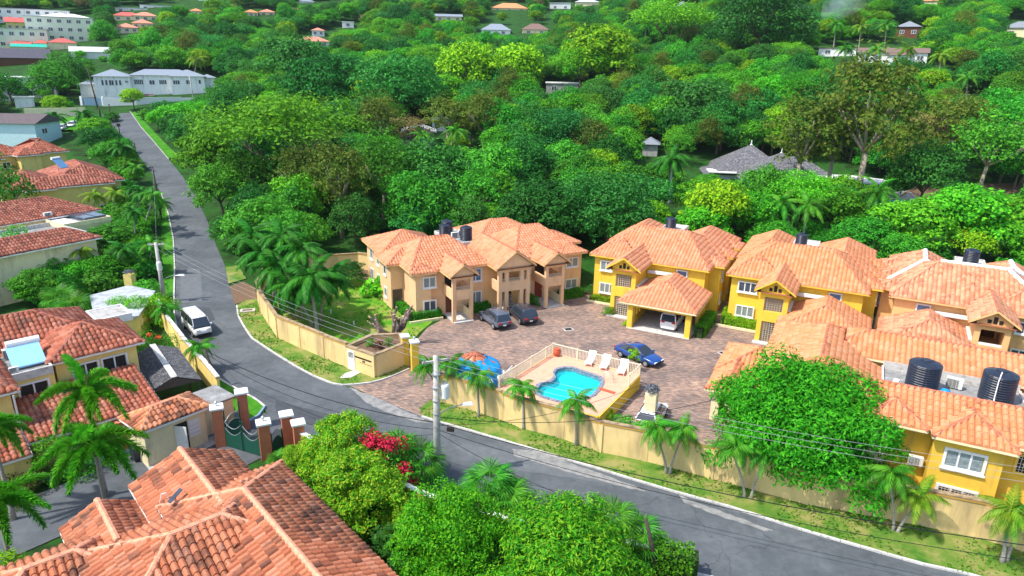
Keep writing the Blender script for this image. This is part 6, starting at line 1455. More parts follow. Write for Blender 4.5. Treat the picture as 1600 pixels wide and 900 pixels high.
# planter pillar with grey plant, manholes, small things in the court
p = G(1014, 667); t = thing('planter_pillar', 'cream square pillar topped with a dry grey rosette plant in the court', 'pillar', (p.x, p.y, 0), rad(-25))
MB().box(-.42, .42, -.42, .42, 0, 2.9).build('shaft', M_cream, t)
V, F = crown_arrays([((0, 0, 3.15), (.55, .55, .35))], 420, .22, .3, .8, asp=.3); inst('plant', np_mesh('rosette', V, F, leaf_mat('leaves_grey_dry', [(.10, .13, .16), (.25, .28, .33), (.06, .07, .10), (.35, .36, .36)], objvar=0)), t)
for px, py, lab in ((888, 515, 'square metal drain cover in the middle of the brick court'), (1131, 552, 'square drain cover near the large villa carport')):
    p = G(px, py); t = thing('drain_cover', lab, 'drain cover', (p.x, p.y, .03), rad(20)); MB().box(-.5, .5, -.4, .4, -.02, .02).build('frame', M_conc_l, t); MB().box(-.38, .38, -.28, .28, .02, .035).build('grating', M_dark, t)
p = G(387, 487); t = thing('manhole_slab', 'pale concrete manhole slab in the grass at the road bend', 'manhole', (p.x, p.y, .1), rad(15)); MB().box(-.75, .75, -.45, .45, 0, .1).build('frame', M_conc_l, t); MB().box(-.5, .5, -.25, .25, .1, .12).build('cover', M_soil, t)
for i, (px, py) in enumerate(((517, 490), (553, 508))):
    p = G(px, py); t = thing('lawn_post', ('small white post in the lawn, nearer the palms', 'small white post in the lawn, nearer the entrance planter')[i], 'post', (p.x, p.y, 0)); MB().box(-.06, .06, -.06, .06, 0, .45).build('post', M_white, t)
p = G(280, 519); t = thing('garden_post', 'white post in the flower bed beside the cream wall', 'post', tuple(G(224, 520))); MB().box(-.08, .08, -.08, .08, 0, 1.6).build('post', M_white, t)
p = G(187, 208); t = thing('road_sign_post', 'dark short post standing at the left edge of the far road', 'post', (p.x, p.y, p.z)); MB().cyl((0, 0, 0), (0, 0, 1.6), .1, n=6).build('post', M_dark, t); MB().box(-.4, .4, -.1, .1, 1.5, 2.2).build('sign', M_dark, t)
# concrete slab roof and small pillar beside the left garden
q = g2((142, 462), (200, 447), (240, 455), (215, 492), (152, 498), h=2.3); t = thing('flat_roofed_shed', 'low shed with pale concrete flat roof behind the round bush', 'shed'); MB().prism(q, 0, 2.1).build('wall', M_pyellow, t); c_ = sum((Vector(a) for a in q), Vector((0, 0))) / 5; MB().prism([tuple(c_ + (Vector(a) - c_) * 1.06) for a in q], 2.11, 2.3).build('roof', mat('pale_slab', (.42, .45, .47), .9, .2, 2, stain=(.25, .27, .28), stain_amt=.4, stain_scale=1.2), t)
p = G(207, 462); t = thing('planter_pillar', 'small yellow pillar with grey plant beside the concrete roofed shed', 'pillar', (p.x, p.y, 0)); MB().box(-.45, .45, -.45, .45, 0, 2.6).build('shaft', M_pyellow, t); V, F = crown_arrays([((0, 0, 2.8), (.6, .6, .3))], 260, .22, .3, .8, asp=.3); inst('plant', np_mesh('rosette', V, F, MATS.get('x') or bpy.data.materials['leaves_grey_dry']), t)

# ------------------------------------------------------------------ poles, lamps, wires
def h_for(base, py):
    lo, hi = 0.0, 30.0
    for _ in range(40):
        m_ = (lo + hi) / 2
        if PJ(base.x, base.y, base.z + m_)[1] > py: lo = m_
        else: hi = m_
    return lo
def pole(label, base, h, r0, r1, m, lean=(0, 0), arms=(), name='utility_pole', cat='utility pole'):
    t = thing(name, label, cat, tuple(base)); MB().tube([(0, 0, -.3), (lean[0] * .5, lean[1] * .5, h * .5), (lean[0], lean[1], h)], [r0, (r0 + r1) / 2, r1], 10).build('shaft', m, t, smooth=True)
    for (z, L, a) in arms:
        k = z / h; MB().obox((lean[0] * k, lean[1] * k), L, .12, z - .06, z + .06, a).build('crossarm', M_poleC if m == M_poleC else M_poleW, t)
        for s in (-.45, 0, .45): MB().cyl((lean[0] * k + math.cos(a) * L * s, lean[1] * k + math.sin(a) * L * s, z + .06), (lean[0] * k + math.cos(a) * L * s, lean[1] * k + math.sin(a) * L * s, z + .22), .05, .03, n=6).build('insulator', M_metal, t)
    return t
def lamp_arm(t, z, a, L=1.7, r=.2):
    MB().tube([(0, 0, z), (math.cos(a) * L * .5, math.sin(a) * L * .5, z + .45), (math.cos(a) * L, math.sin(a) * L, z + .6)], .035, 6).build('lamp_arm', M_metal, t)
    MB().obox((math.cos(a) * (L + .3), math.sin(a) * (L + .3)), .75, .3, z + .55, z + .68, a, taper=.7).build('lamp_head', M_white, t)
def transformer(t, z, a, off=.5, r=.27, h=.95):
    x, y = math.cos(a) * off, math.sin(a) * off
    MB().lathe((x, y, z), [(r * .9, 0), (r, .04), (r, h - .1), (r * .85, h), (.04, h + .05)], 14).build('transformer', M_ac, t, smooth=False)
    for k in (-.1, .1): MB().cyl((x + k, y, z + h), (x + k, y, z + h + .25), .04, n=6).build('bushing', M_metal, t)
    MB().tube([(0, 0, z + .3), (x, y, z + .3)], .05, 5).build('bracket', M_metal, t)
B0 = G(684, 752); H0 = h_for(B0, 556)
P0 = pole('pale concrete utility pole with transformer and street lamp above the road bend', B0, H0, .27, .16, M_poleC, arms=[(H0 - .35, 1.7, rad(25))])
transformer(P0, H0 - 2.9, rad(10), .55); lamp_arm(P0, H0 - 4.1, rad(15), 1.7)
b = MB()
for k in range(7): b.cyl((0, 0, H0 - 1.2 - k * .9), (0, 0, H0 - 1.26 - k * .9), .27 - .008 * k, n=10)
b.build('straps', M_metal, P0); MB().obox((.9, -.35), .45, .16, H0 - 5.0, H0 - 4.75, rad(-15)).build('cable_box', M_dark, P0)
B1 = G(257, 472); H1 = h_for(B1, 379)
P1 = pole('pale concrete utility pole with transformer and lamp on the left of the straight road', B1, H1, .27, .17, M_poleC, arms=[(H1 - .2, 1.7, rad(10))])
transformer(P1, H1 - 3.0, rad(-60), .5); lamp_arm(P1, H1 - 4.3, rad(5), 1.9)
B2 = G(342, 606); H2 = h_for(B2, 546); P2 = pole('dark leaning timber pole on the left verge by the cream wall', B2, H2, .13, .10, M_poleW, (-.75, 0), name='timber_pole')
B3 = G(253, 345); H3 = h_for(B3, 260); P3 = pole('thin dark timber pole at the left road edge above the young palms', B3, H3, .16, .12, M_poleW, (-.3, 0), name='timber_pole')
B4 = G(213, 245); H4 = h_for(B4, 224); P4 = pole('short dark pole at the left road edge farther up the hill', B4, max(H4, 3), .16, .12, M_poleW, name='timber_pole')
B5 = G(174, 188); P5 = pole('dark pole in the round shrub at the end of the road', B5, h_for(B5, 172) + 1.5, .2, .15, M_poleW, name='timber_pole')
B6 = G(157, 182); P6 = pole('dark pole left of the round shrub at the end of the road', B6, h_for(B6, 173) + 1.2, .2, .15, M_poleW, name='timber_pole')
B7 = Vector((-107.5, 201.0, 12.5)); P7 = pole('tall thin dark pole in front of the blue grey gate', Vector((-116.8, 196.5, 11.5)), 11.5, .2, .14, M_poleW, (-1.2, 0), name='timber_pole')
P8 = pole('tall pole before the right half of the white mansion', Vector((-95.5, 209.5, 12.5)), 8.2, .2, .14, M_poleC, (-.6, 0))
B9 = G(1030, 905); H9 = h_for(B9, 812); P9 = pole('dark leaning timber pole at the bottom edge beside the fan palms', B9, H9, .14, .10, M_poleW, (-1.0, 0), name='timber_pole')
def wire(label, p, q, sag, r, m, name='cable', cat='cable', sub=16):
    t = thing(name, label, cat); pts = []
    for i in range(sub + 1): u = i / sub; v = p.lerp(q, u); v.z -= sag * 4 * u * (1 - u); pts.append(v)
    MB().tube(pts, r, 4).build('line', m, t); return t
top0 = B0 + Vector((0, 0, H0)); top1 = B1 + Vector((0, 0, H1)); far = Vector((34, 24.5, 8.6)); P8t = Vector((34, 24.5, 0))
pole('concrete pole just beyond the right edge of the lower road', P8t, 9.2, .27, .17, M_poleC, arms=[(8.8, 1.7, rad(60))])
for k, lab in ((-.7, 'upper'), (0.0, 'middle'), (.7, 'lower')):
    o1 = Vector((k * .4, k * .9, -.1)); wire('pale bare power line from the left pole to the road bend pole, %s strand' % lab, top1 + o1, top0 + o1, .9, .009, M_wireL, 'power_line', 'power line')
    wire('pale bare power line from the road bend pole to the right edge, %s strand' % lab, top0 + o1, far + Vector((k * .4, k * .9, .3)), 1.1, .009, M_wireL, 'power_line', 'power line')
wire('black cable bundle from the left timber pole to the road bend pole', B2 + Vector((-.7, 0, H2 - .1)), B0 + Vector((0, 0, H0 - 4.6)), .9, .028, M_wire)
wire('second black cable above the road from the left timber pole', B2 + Vector((-.7, 0, H2 - .4)), B0 + Vector((0, 0, H0 - 5.1)), 1.3, .018, M_wire)
wire('thick black cable along the lower road to the right edge', B0 + Vector((0, 0, H0 - 4.6)), far + Vector((0, 0, -3.2)), 1.2, .026, M_wire)
wire('thin black cable under the thick one along the lower road', B0 + Vector((0, 0, H0 - 5.1)), far + Vector((0, 0, -3.9)), 1.5, .018, M_wire)
wire('thin black cable from the road bend pole to the leaning pole at the bottom', B0 + Vector((0, 0, H0 - 5.3)), B9 + Vector((-1, 0, H9 - .2)), .6, .016, M_wire)
wire('black service cable from the road bend pole across the pool to the planter pillar', B0 + Vector((0, 0, H0 - 4.2)), Vector((p.x, p.y, 3)) if False else at_local(Fh, -6.2, 2.2, 3.1), 1.4, .02, M_wire)
wire('second thin service cable crossing the pool terrace', B0 + Vector((0, 0, H0 - 4.8)), G(1003, 600, 2.2), .9, .016, M_wire)
wire('thin pale cable from the upper timber pole down to the left concrete pole', B3 + Vector((-.3, 0, H3 - .2)), B1 + Vector((0, 0, H1 - .5)), .8, .009, M_wireL)
wire('thin black cable from the left concrete pole to the leaning timber pole', B1 + Vector((0, 0, H1 - 3.6)), B2 + Vector((-.7, 0, H2 - .2)), .7, .016, M_wire)
wire('thin black cable from the road bend pole towards the left gate pillars', B0 + Vector((0, 0, H0 - 5.4)), Vector((-14.35, 41.1, 2.7)), .6, .014, M_wire)
# ------------------------------------------------------------------ palms
palm_kind('adonidia', 1.75, n=24, wl=.52, width=.036, vee=.6, up=.6, tipdroop=1.0)
palm_kind('coconut', 4.2, n=34, wl=.95, width=.07, vee=.45, up=.45, tipdroop=.9)
palm_kind('royal', 3.4, n=38, wl=.9, width=.075, vee=.4, up=.45, tipdroop=1.0, lm=L_palmd)
FR['coconut_y'] = [frond_mesh('frond_yellow', 4.2 * a, d, n=34, wl=.95, width=.07, vee=.45, up=.45, tipdroop=.9, lm=L_palmy) for a, d in ((1, 1), (.92, .8), (.85, 1.3))]
FR['adonidia_y'] = [frond_mesh('frond_adonidia_y', 1.75 * a, d, n=24, wl=.52, width=.036, vee=.6, up=.5, tipdroop=1.0, lm=L_palmy) for a, d in ((1, 1), (.92, .8), (.85, 1.3))]
def fox_mesh(name, L, droop):
    V, F = [], []; P = [Vector((L * (t - .1 * t * t * droop), 0, L * (.5 * t - (.5 + .5 * droop) * t * t))) for t in [i / 10 for i in range(11)]]
    b = MB(); b.tube(P, [.03 * (1 - i / 12) for i in range(11)], 4); V += b.v; F += [f for f in b.f if len(f) == 4]
    for i in range(520):
        t = .14 + .86 * random.random(); k = min(int(t * 10), 9); p = P[k].lerp(P[k + 1], t * 10 - k); d = (P[k + 1] - P[k]).normalized(); a = random.uniform(0, 6.28)
        s = Vector((0, 1, 0)); u = d.cross(s); o = (s * math.cos(a) + u * math.sin(a) + d * .7).normalized(); ll = .48 * math.sin(math.pi * min(1, t * .8 + .15)) ** .5 * random.uniform(.8, 1.1)
        w = d.cross(o).normalized() * .028; k2 = len(V); q = p + o * ll - Vector((0, 0, .06)); V += [tuple(p - w), tuple(p + w), tuple(q + w * .5), tuple(q - w * .5)]; F.append((k2, k2 + 1, k2 + 2, k2 + 3))
    me = bpy.data.meshes.new(name); me.from_pydata(V, [], F); me.materials.append(L_palmb); me.update(); return me
FR['foxtail'] = [fox_mesh('frond_foxtail', 2.9 * a, d) for a, d in ((1, 1.0), (.95, .8), (.9, 1.3))]
def palm_px(label, base, crown, key='adonidia', **k):
    g_ = G(*base); h = h_for(g_, crown[1]); kk = dict(k); s = kk.get('s', 1.0); sh = .55 * s if kk.get('shaft', True) else .05
    h = max(1.0, h - sh); px, py, D = PJ(g_.x, g_.y, g_.z + h + sh); lx = (crown[0] - px) * D / FPX
    return palm(label, g_, h, key, lean=(lx, 0), **kk)
VG = 'young palms along the grass verge below the wall'
palm_px('slim verge palm close behind the concrete utility pole, left crown', (694, 628), (668, 572), n=12, r=.09, group=VG)
palm_px('slim verge palm close behind the concrete utility pole, right crown', (697, 629), (704, 568), n=12, r=.09, group=VG)
palm_px('verge palm in front of the blue tarpaulin gazebo', (748, 652), (746, 586), n=13, r=.11, group=VG)
palm_px('verge palm left of the pool in front of the pool terrace', (818, 672), (817, 606), n=13, r=.11, group=VG)
palm_px('verge palm in front of the turquoise pool', (900, 697), (900, 628), n=13, r=.11, group=VG)
palm_px('left trunk of the verge palm pair below the white hatchback', (1041, 741), (1026, 668), n=12, r=.09, group=VG)
palm_px('right trunk of the verge palm pair below the white hatchback', (1046, 742), (1066, 672), n=12, r=.09, group=VG)
palm_px('left trunk of the verge palm pair under the big mango tree', (1163, 779), (1148, 702), n=12, r=.09, group=VG)
palm_px('right trunk of the verge palm pair under the big mango tree', (1173, 780), (1197, 704), n=12, r=.09, group=VG)
palm_px('left trunk of the verge palm pair by the barred window', (1395, 831), (1393, 742), n=13, r=.09, group=VG)
palm_px('right leaning trunk of the verge palm pair by the barred window', (1402, 833), (1436, 776), 'adonidia_y', n=11, r=.09, group=VG)
palm_px('verge palm at the right edge of the photo, left trunk', (1565, 880), (1578, 800), 'adonidia_y', n=13, r=.12, group=VG)
palm_px('verge palm at the right edge of the photo, right trunk', (1571, 878), (1600, 806), n=11, r=.12, group=VG)
palm_px('small palm on the left verge beside the concrete pole', (264, 522), (258, 482), n=12, r=.09)
palm_px('small palm on the left verge in front of the parked white minibus', (316, 581), (311, 542), n=12, r=.09)
# foxtail palms in the front garden on the left
for px, py, h, sc, lab in ((134, 614, 6.6, .95, 'tall foxtail palm with bushy fronds over the left red lean-to roof'), (147, 700, 4.6, 1.05, 'foxtail palm with bushy fronds beside the left driveway, nearer of two'), (-14, 668, 5.6, .75, 'foxtail palm at the left edge level with the lean-to roof'), (-6, 788, 5.0, .85, 'foxtail palm at the lower left edge over the driveway')):
    q = G(px, py, h + .5); palm(lab, (q.x, q.y, 0), h, 'foxtail', 13, .13, (0, 0), sc)
# clump in the compound corner
CG = 'arching palms clumped in the corner of the lawn'
palm_px('large arching palm with twin grey trunk in the lawn corner', (496, 520), (484, 436), 'royal', n=20, r=.2, group=CG, s=1.0)
for i, (b_, c_) in enumerate((((488, 512), (455, 448)), ((462, 500), (430, 418)), ((470, 496), (470, 392)), ((440, 488), (408, 398)), ((455, 480), (440, 372)), ((500, 505), (515, 432)), ((430, 470), (395, 370)))):
    palm_px(('lush palm at the left foot of the lawn clump', 'lush palm behind the curving wall in the lawn clump', 'tall palm rising in the middle of the lawn clump', 'drooping bright palm nearest the road bend', 'tall dark palm at the back of the lawn clump', 'small palm at the right of the lawn clump', 'palm leaning over the road shoulder at the bend')[i], b_, c_, 'royal', n=20, r=.15, group=CG, s=.86, tm=M_barkp if i % 2 else None)
# lone palms in the woods
palm_px('tall royal palm with smooth pale trunk behind the yellow villa', (1046, 318), (1050, 250), 'royal', n=14, r=.28, s=1.15, tm=M_conc_l)
palm_px('royal palm crown rising from the umbrella tree above the road', (445, 330), (438, 248), 'royal', n=14, r=.22, s=1.1)
palm_px('coconut palm with hanging yellow fronds behind the peach villa', (1368, 380), (1372, 300), 'coconut', n=17, r=.2, shaft=False, s=.95)
palm_px('coconut palm behind the second yellow villa, left of the pair', (1238, 385), (1222, 318), 'coconut', n=16, r=.2, shaft=False, s=.85)
palm_px('coconut palm behind the second yellow villa, right of the pair', (1252, 388), (1262, 322), 'coconut', n=16, r=.2, shaft=False, s=.85)
palm_px('dark palm left of the white roofed house among brown trees', (668, 262), (660, 212), 'coconut', n=14, r=.2, shaft=False, s=.8)
palm_px('dark palm right of the white roofed house among brown trees', (700, 258), (712, 205), 'coconut', n=14, r=.2, shaft=False, s=.8)
for i, (cx, cy, ky, lab) in enumerate(((1322, 76, 'coconut', 'coconut palm left of the hillside white house'), (1345, 42, 'coconut_y', 'yellowing coconut palm above the hillside white house'), (1385, 40, 'coconut', 'tall coconut palm above the hillside white house'), (1418, 78, 'coconut_y', 'yellow green coconut palm right of the hillside white house'), (1368, 78, 'coconut', 'small palm before the hillside white house'),
        (1425, 125, 'coconut', 'dark coconut palm below the hillside white house'), (1512, 122, 'coconut', 'dark green palm among trees near the right edge'), (1306, 38, 'coconut', 'thin tall palm under the smoke'), (1270, 35, 'coconut', 'palm left of the smoke'), (1470, 88, 'coconut_y', 'yellow green palm right of the hillside house'), (1488, 258, 'royal', 'palm under the brown trees near the right lawn'), (308, 92, 'coconut_y', 'brownish palm behind the white mansion'), (1010, 40, 'coconut', 'far palm on the upper hillside'))):
    g_ = G(cx, cy + 38); palm_px(lab, (cx - 4, cy + 38), (cx, cy), ky, n=13, r=.22, shaft=False, s=1.0)
# palms between the left villas
LP = 'palms planted among the left villas'
for i, (b_, c_, lab) in enumerate((((143, 352), (148, 305), 'palm in front of the yellow villa wall up the road'), ((172, 352), (180, 302), 'palm at the road corner of the yellow villa'), ((190, 350), (205, 296), 'palm in the dense row left of the road, upper'), ((205, 362), (222, 300), 'palm in the dense row left of the road, middle'), ((225, 372), (238, 305), 'palm in the dense row left of the road, nearest the kerb'),
        ((215, 400), (208, 330), 'palm beside the round bush left of the road'), ((232, 430), (236, 382), 'slim palm on the verge left of the road'), ((190, 440), (192, 388), 'broad palm right of the cream villa'), ((125, 445), (125, 392), 'yellow tipped palm before the cream villa wall'), ((85, 450), (80, 402), 'dark palm before the cream villa wall'),
        ((15, 285), (15, 262), 'small palm left of the brownish roof'), ((48, 262), (48, 250), 'small palm between the two upper left roofs'), ((85, 210), (86, 182), 'palm beside the distant white cars'), ((128, 205), (130, 178), 'palm at the end of the distant lawn'), ((192, 268), (190, 230), 'palm left of the upper road'), ((205, 290), (212, 262), 'palm leaning over the upper road edge'), ((248, 342), (252, 318), 'small palm on the verge beside the thin pole'))):
    palm_px(lab, b_, c_, 'adonidia_y' if 'yellow' in lab else ('royal' if i in (2, 3, 5, 7, 9, 12, 13, 14) else 'adonidia'), n=12, r=.13, s=(.62 if i in (2, 3, 5, 7, 9) else .9 if i in (12, 13, 14) else 1.25), group=LP)
# fan palms
def fan_leaf(name, R, n=22):
    V, F = [], []; b = MB().tube([(0, 0, 0), (R * .5, 0, R * .18), (R * .75, 0, R * .22)], .02, 4); V += b.v; F += [f for f in b.f if len(f) == 4]
    for i in range(n):
        a = rad(-115 + 230 * i / (n - 1)); c = Vector((R * .75, 0, R * .22)); d = Vector((math.cos(a), math.sin(a), -.25 * abs(math.sin(a)) - .1)); s = Vector((-math.sin(a), math.cos(a), 0)) * .045; e = c + d * R * .75 + Vector((0, 0, -.18 * R)); m_ = c + d * R * .45
        k = len(V); V += [tuple(c), tuple(m_ - s), tuple(e), tuple(m_ + s)]; F.append((k, k + 1, k + 2, k + 3))
    me = bpy.data.meshes.new(name); me.from_pydata(V, [], F); me.materials.append(L_palm); me.update(); return me
FAN = fan_leaf('fan_leaf', 1.5)
def fan_palm(label, loc, h, n=22, s=1.0, group='spiky fan palms along the near kerb'):
    t = thing('fan_palm', label, 'palm tree', loc, 0, group); MB().cyl((0, 0, -.2), (0, 0, h), .16, .12, n=8).build('trunk', M_palmt, t)
    for i in range(n):
        a = i * 2.39996; u = i / n; inst('frond', FAN, t, (0, 0, h), (random.uniform(-.3, .3), rad(25) - rad(80) * u, a), (s, s, s))
for px, py, h, lab, s in ((620, 745, 1.5, 'spiky fan palm right of the bougainvillea, nearer the kerb', .95), (655, 752, 1.2, 'spiky fan palm between the bougainvillea and the concrete pole', .95), (765, 800, 1.6, 'spiky fan palm right of the concrete pole, left of two', .95), (792, 815, 1.3, 'spiky fan palm right of the concrete pole, right of two', .9), (955, 858, 1.4, 'spiky fan palm behind the mango top, left of two', .9), (990, 878, 1.3, 'spiky fan palm beside the leaning dark pole', .9), (510, 722, 1.2, 'small fan palm above the yellow green shrub by the gate', .6), (440, 740, .8, 'low palm plant at the foot of the green gate', .5)):
    p = G(px, py); fan_palm(lab, (p.x, p.y, 0), h, 22, s)
for px, py, lab in ((98, 492, 'fan leaved palm below the cream villa'), (172, 440, 'low spiky palm between the cream villa and the shed'), (210, 440, 'low bright palm near the shed roof'), (122, 505, 'broad bright palm above the left red roof')):
    p = G(px, py); fan_palm(lab, (p.x, p.y, 0), 1.6, 20, 1.0, 'low fan palms in the left gardens')

# ------------------------------------------------------------------ named garden plants
wood_kind('mango_near', 5.6, 5.8, 1.3, 28, 13, 70000, .30, leaf_mat('leaves_mango', [(.012, .16, .006), (.035, .34, .010), (.10, .52, .015), (.025, .26, .01)], objvar=.05), 3, asp=.34, base=.28, tr=.3, shell=(.75, 1.12))
p = G(1290, 748); tm_ = plant_tree('mango_near', 'big dense round mango tree overhanging the compound wall', (19.5, 40.2, 0), 1.06, .4, sz=1.2)
wood_kind('mango_tip', 4.0, 4.2, 1.2, 24, 12, 46000, .25, leaf_mat('leaves_mango_tips', [(.015, .16, .006), (.035, .32, .008), (.10, .48, .012), (.28, .56, .02), (.025, .24, .01)], objvar=.08), 8, asp=.3, base=.4, shell=(.75, 1.12))
plant_tree('mango_tip', 'mango tree with lime green tips at the bottom centre below the road', (3.2, 27.6, .2), .98, 1.0, sz=1.12)
plant_tree('mango_tip', 'low mango crown filling the bottom edge right of centre', (6.0, 24.4, 0), .7, 2.2)
plant_tree('mango_tip', 'mango crown at the bottom edge left of the tipped mango tree', (.1, 24.9, 0), .8, 3.5)
wood_kind('feathery', 3.3, 3.4, 1.6, 20, 10, 26000, .15, leaf_mat('leaves_feathery', [(.03, .22, .006), (.06, .36, .008), (.18, .5, .012), (.04, .3, .008)], objvar=.05), 5, tr=.13, flat=.8, up=.7, shell=(.6, 1.15), fill=False)
plant_tree('feathery', 'feathery lime green tree just right of the near clay roof', (-2.9, 29.0, .2), .92, 0, sz=1.3)
plant_tree('feathery', 'smaller feathery bright tree at the bottom edge right of the clay roof', (-3.2, 26.2, 0), .75, 2)
wood_kind('loose', 3.0, 3.6, 1.1, 18, 10, 26000, .17, leaf_mat('leaves_yellow_green', [(.03, .24, .008), (.09, .40, .01), (.28, .54, .015), (.42, .52, .03), (.05, .32, .01)], objvar=.1), 6, tr=.12, shell=(.6, 1.15), fill=False)
plant_tree('loose', 'loose yellow green tree between the green gate and the bougainvillea', (-10.6, 37.4, 0), .92, 0, sz=1.15)
plant_tree('loose', 'loose green tree beside the long eave of the near clay roof', (-8.2, 33.6, 0), 1.0, 1.3, sz=1.1)
plant_tree('loose', 'yellow green vine bush on the right gate pillars', (-13.2, 38.6, 0), .55, 2.3)
plant_tree('loose', 'small yellow green tree between the eave and the terracotta wall', (-5.6, 32.3, 0), .62, 4.0)
shrub('big leaved dark plant at the foot of the loose trees by the eave', (-5.9, 29.9, 0), 1.6, 3.0, L_dark, 900, .5, asp=.4)
shrub('big leaved dark plant below the eave at the bottom edge', (-4.9, 27.6, 0), 1.3, 2.6, L_dark, 700, .45, asp=.4)
# bougainvillea: green bush with crimson flower sprays
t = thing('bougainvillea', 'crimson flowering bougainvillea spilling over the terracotta wall', 'bush', (-8.0, 37.0, 0)); t.scale = (1.25, 1.25, 1.45)
V, F = crown_arrays(dome_lobes(1.9, 2.2, 12, .4, 1, .7, 4, .4), 4200, .17, .4, .6, asp=.5); inst('foliage', np_mesh('bougainvillea_foliage', V, F, L_mid), t)
V, F = crown_arrays([((-.3, -.2, 2.5), (.6, .6, .6)), ((.5, -.5, 2.6), (.5, .5, .5)), ((.9, .2, 2.2), (.5, .5, .5)), ((-1.0, -.4, 1.9), (.5, .5, .5)), ((.2, -1.0, 2.0), (.45, .45, .5)), ((1.3, -.8, 1.6), (.4, .4, .4)), ((1.5, -.6, .9), (.45, .3, .4))], 2300, .13, .2, .8, asp=.8, shell=(.3, 1.2)); inst('flowers', np_mesh('bougainvillea_flowers', V, F, M_flower), t)
MB().tube([(0, 0, -.1), (.1, 0, 1), (-.2, .2, 2)], [.09, .06, .03], 6).build('stems', M_bark, t)
t = thing('flowering_shrub', 'green shrub dotted with orange red flowers beside the cream wall', 'shrub', tuple(G(238, 556)))
V, F = crown_arrays(dome_lobes(2.2, 1.6, 9, .4, 1, .3, 9, .4), 3200, .18, .4, .6); inst('foliage', np_mesh('shrub_foliage', V, F, L_mid), t)
V, F = crown_arrays([((-.8, -1.2, 1.5), (.35, .35, .2)), ((.1, -1.7, .9), (.4, .4, .2)), ((.9, -.2, 1.9), (.3, .3, .2)), ((-.2, .4, 1.9), (.25, .25, .2))], 420, .14, .5, .6, asp=.9); inst('flowers', np_mesh('shrub_flowers', V, F, M_flowo), t)
shrub('large round arching bush behind the left red roof', tuple(G(205, 510)), 3.0, 3.2, L_bright, 5200, .42, asp=.14)
shrub('loose green and yellow bush between the shed and the concrete pole', tuple(G(240, 505)), 2.2, 3.0, L_lime, 2400, .24)
shrub('green bush right of the small yellow pillar', tuple(G(232, 470)), 2.0, 2.8, L_mid, 1800, .24)
shrub('dark flowering shrubs below the terracotta garden wall', (-30.0, 36.0, 0), 1.6, 1.5, leaf_mat('leaves_mixed_garden', [(.01, .08, .006), (.03, .20, .01), (.16, .20, .02), (.12, .05, .01)]), 1900, .16)
shrub('green shrubs between the foxtail palms and the garden wall', (-27.8, 38.4, 0), 1.3, 1.3, L_mid, 1400, .16)
shrub('small leafy tree with bare stems before the lean-to roof', (-29.6, 37.9, 0), 1.5, 3.2, L_bright, 1300, .2)
shrub('lime plant tucked against the left edge of the near roof', at_local(H, -2.5, -12.2, 0), 1.5, 5.4, L_lime, 1200, .3, asp=.25)
for px, py, r, h, lm, lab in ((1160, 648, .8, 1.3, L_lime, 'yellow green plant at the corner of the cream carport'), (1125, 655, .7, .9, L_mid, 'small shrub on the wall bed left of the mango tree'), (945, 655, .8, .8, L_lime, 'lime shrub at the foot of the pool terrace wall, left'), (975, 668, .9, .9, L_bright, 'bright shrub between pool terrace wall and white hatchback'), (1000, 678, .7, .8, L_bright, 'small bright shrub beside the white hatchback'),
        (951, 492, .7, .9, L_hedge, 'round green shrub by the entry step of the yellow villa'), (978, 508, .35, .5, L_lime, 'tiny round shrub at the carport pier'), (1135, 395, 1.5, 3, L_bright, 'bright bush behind the gap between the yellow villas'),
        (823, 478, .7, .7, L_lime, 'lime plant between the porches of the peach duplex'), (835, 476, .6, 1.0, L_mid, 'green plant beside the right porch of the peach duplex'), (918, 460, 1.0, 1.3, L_dark, 'dark shrub at the right corner of the peach duplex'), (555, 575, .5, .6, L_mid, 'x')):
    if lab == 'x': continue
    p = G(px, py); shrub(lab, (p.x, p.y, 0), r, h, lm, int(900 * r + 300), .14)
p = G(831, 464); shrub('dark red leaved shrub right of the central porch', (p.x, p.y, 0), .7, 1.2, L_purple, 700, .15)
for k_, lm, lab, r in ((.2, L_bright, 'bright green shrub at the left of the entrance planter', .45), (.5, L_purple, 'dark bushy plant in the middle of the entrance planter', .5), (.8, L_mid, 'taller green plant at the right of the entrance planter', .5)):
    q = (A_ if k_ < .4 else B_ if k_ < .6 else C_) * .5 + (D_ + E_) * .25; q = q.lerp(Vector((B_.x, B_.y + .9)), .35); shrub(lab, (q.x, q.y, 1.9), r, .8, lm, 420, .13)
p = G(990, 562, DZ); shrub('spiky lime potted plant at the terrace corner before the blue sedan', (p.x, p.y, DZ), .5, 1.1, L_lime, 320, .4, asp=.12)
t = shrub('big leaved banana like plant at the left corner of the peach duplex', tuple(G(590, 462)), 1.9, 2.2, L_bright, 520, .8, asp=.35)
# pollarded stump
t = thing('pollarded_tree', 'bare pollarded tree stump with cut limbs behind the entrance planter', 'tree', (*G(617, 540)[:2], 0), 0)
b = MB(); b.tube([(0, 0, -.2), (0, 0, .8), (-.2, 0, 1.3)], [.55, .45, .4], 9); ends = []
for (a, s, hh, rr) in ((3.0, 1.9, 2.5, .24), (2.6, 2.5, 1.9, .16), (1.6, .5, 3.1, .22), (.6, 1.1, 2.9, .25), (.2, 1.5, 3.5, .2), (5.5, .7, 2.7, .2)):
    e = Vector((math.cos(a) * s, math.sin(a) * s * .5, hh)); m_ = Vector((math.cos(a) * s * .6, math.sin(a) * s * .3, hh * .55)); b.tube([(-.1, 0, .9), tuple(m_), tuple(e)], [rr * 1.2, rr, rr * .8], 7); ends.append((e, rr * .8))
    for j in range(3): a2 = a + random.uniform(-1.5, 1.5); q = e + Vector((math.cos(a2) * .5, math.sin(a2) * .4, .5 * random.random() + .1)); b.tube([tuple(m_.lerp(e, random.uniform(.5, .95))), tuple(q)], [rr * .5, rr * .4], 6); ends.append((q, rr * .4))
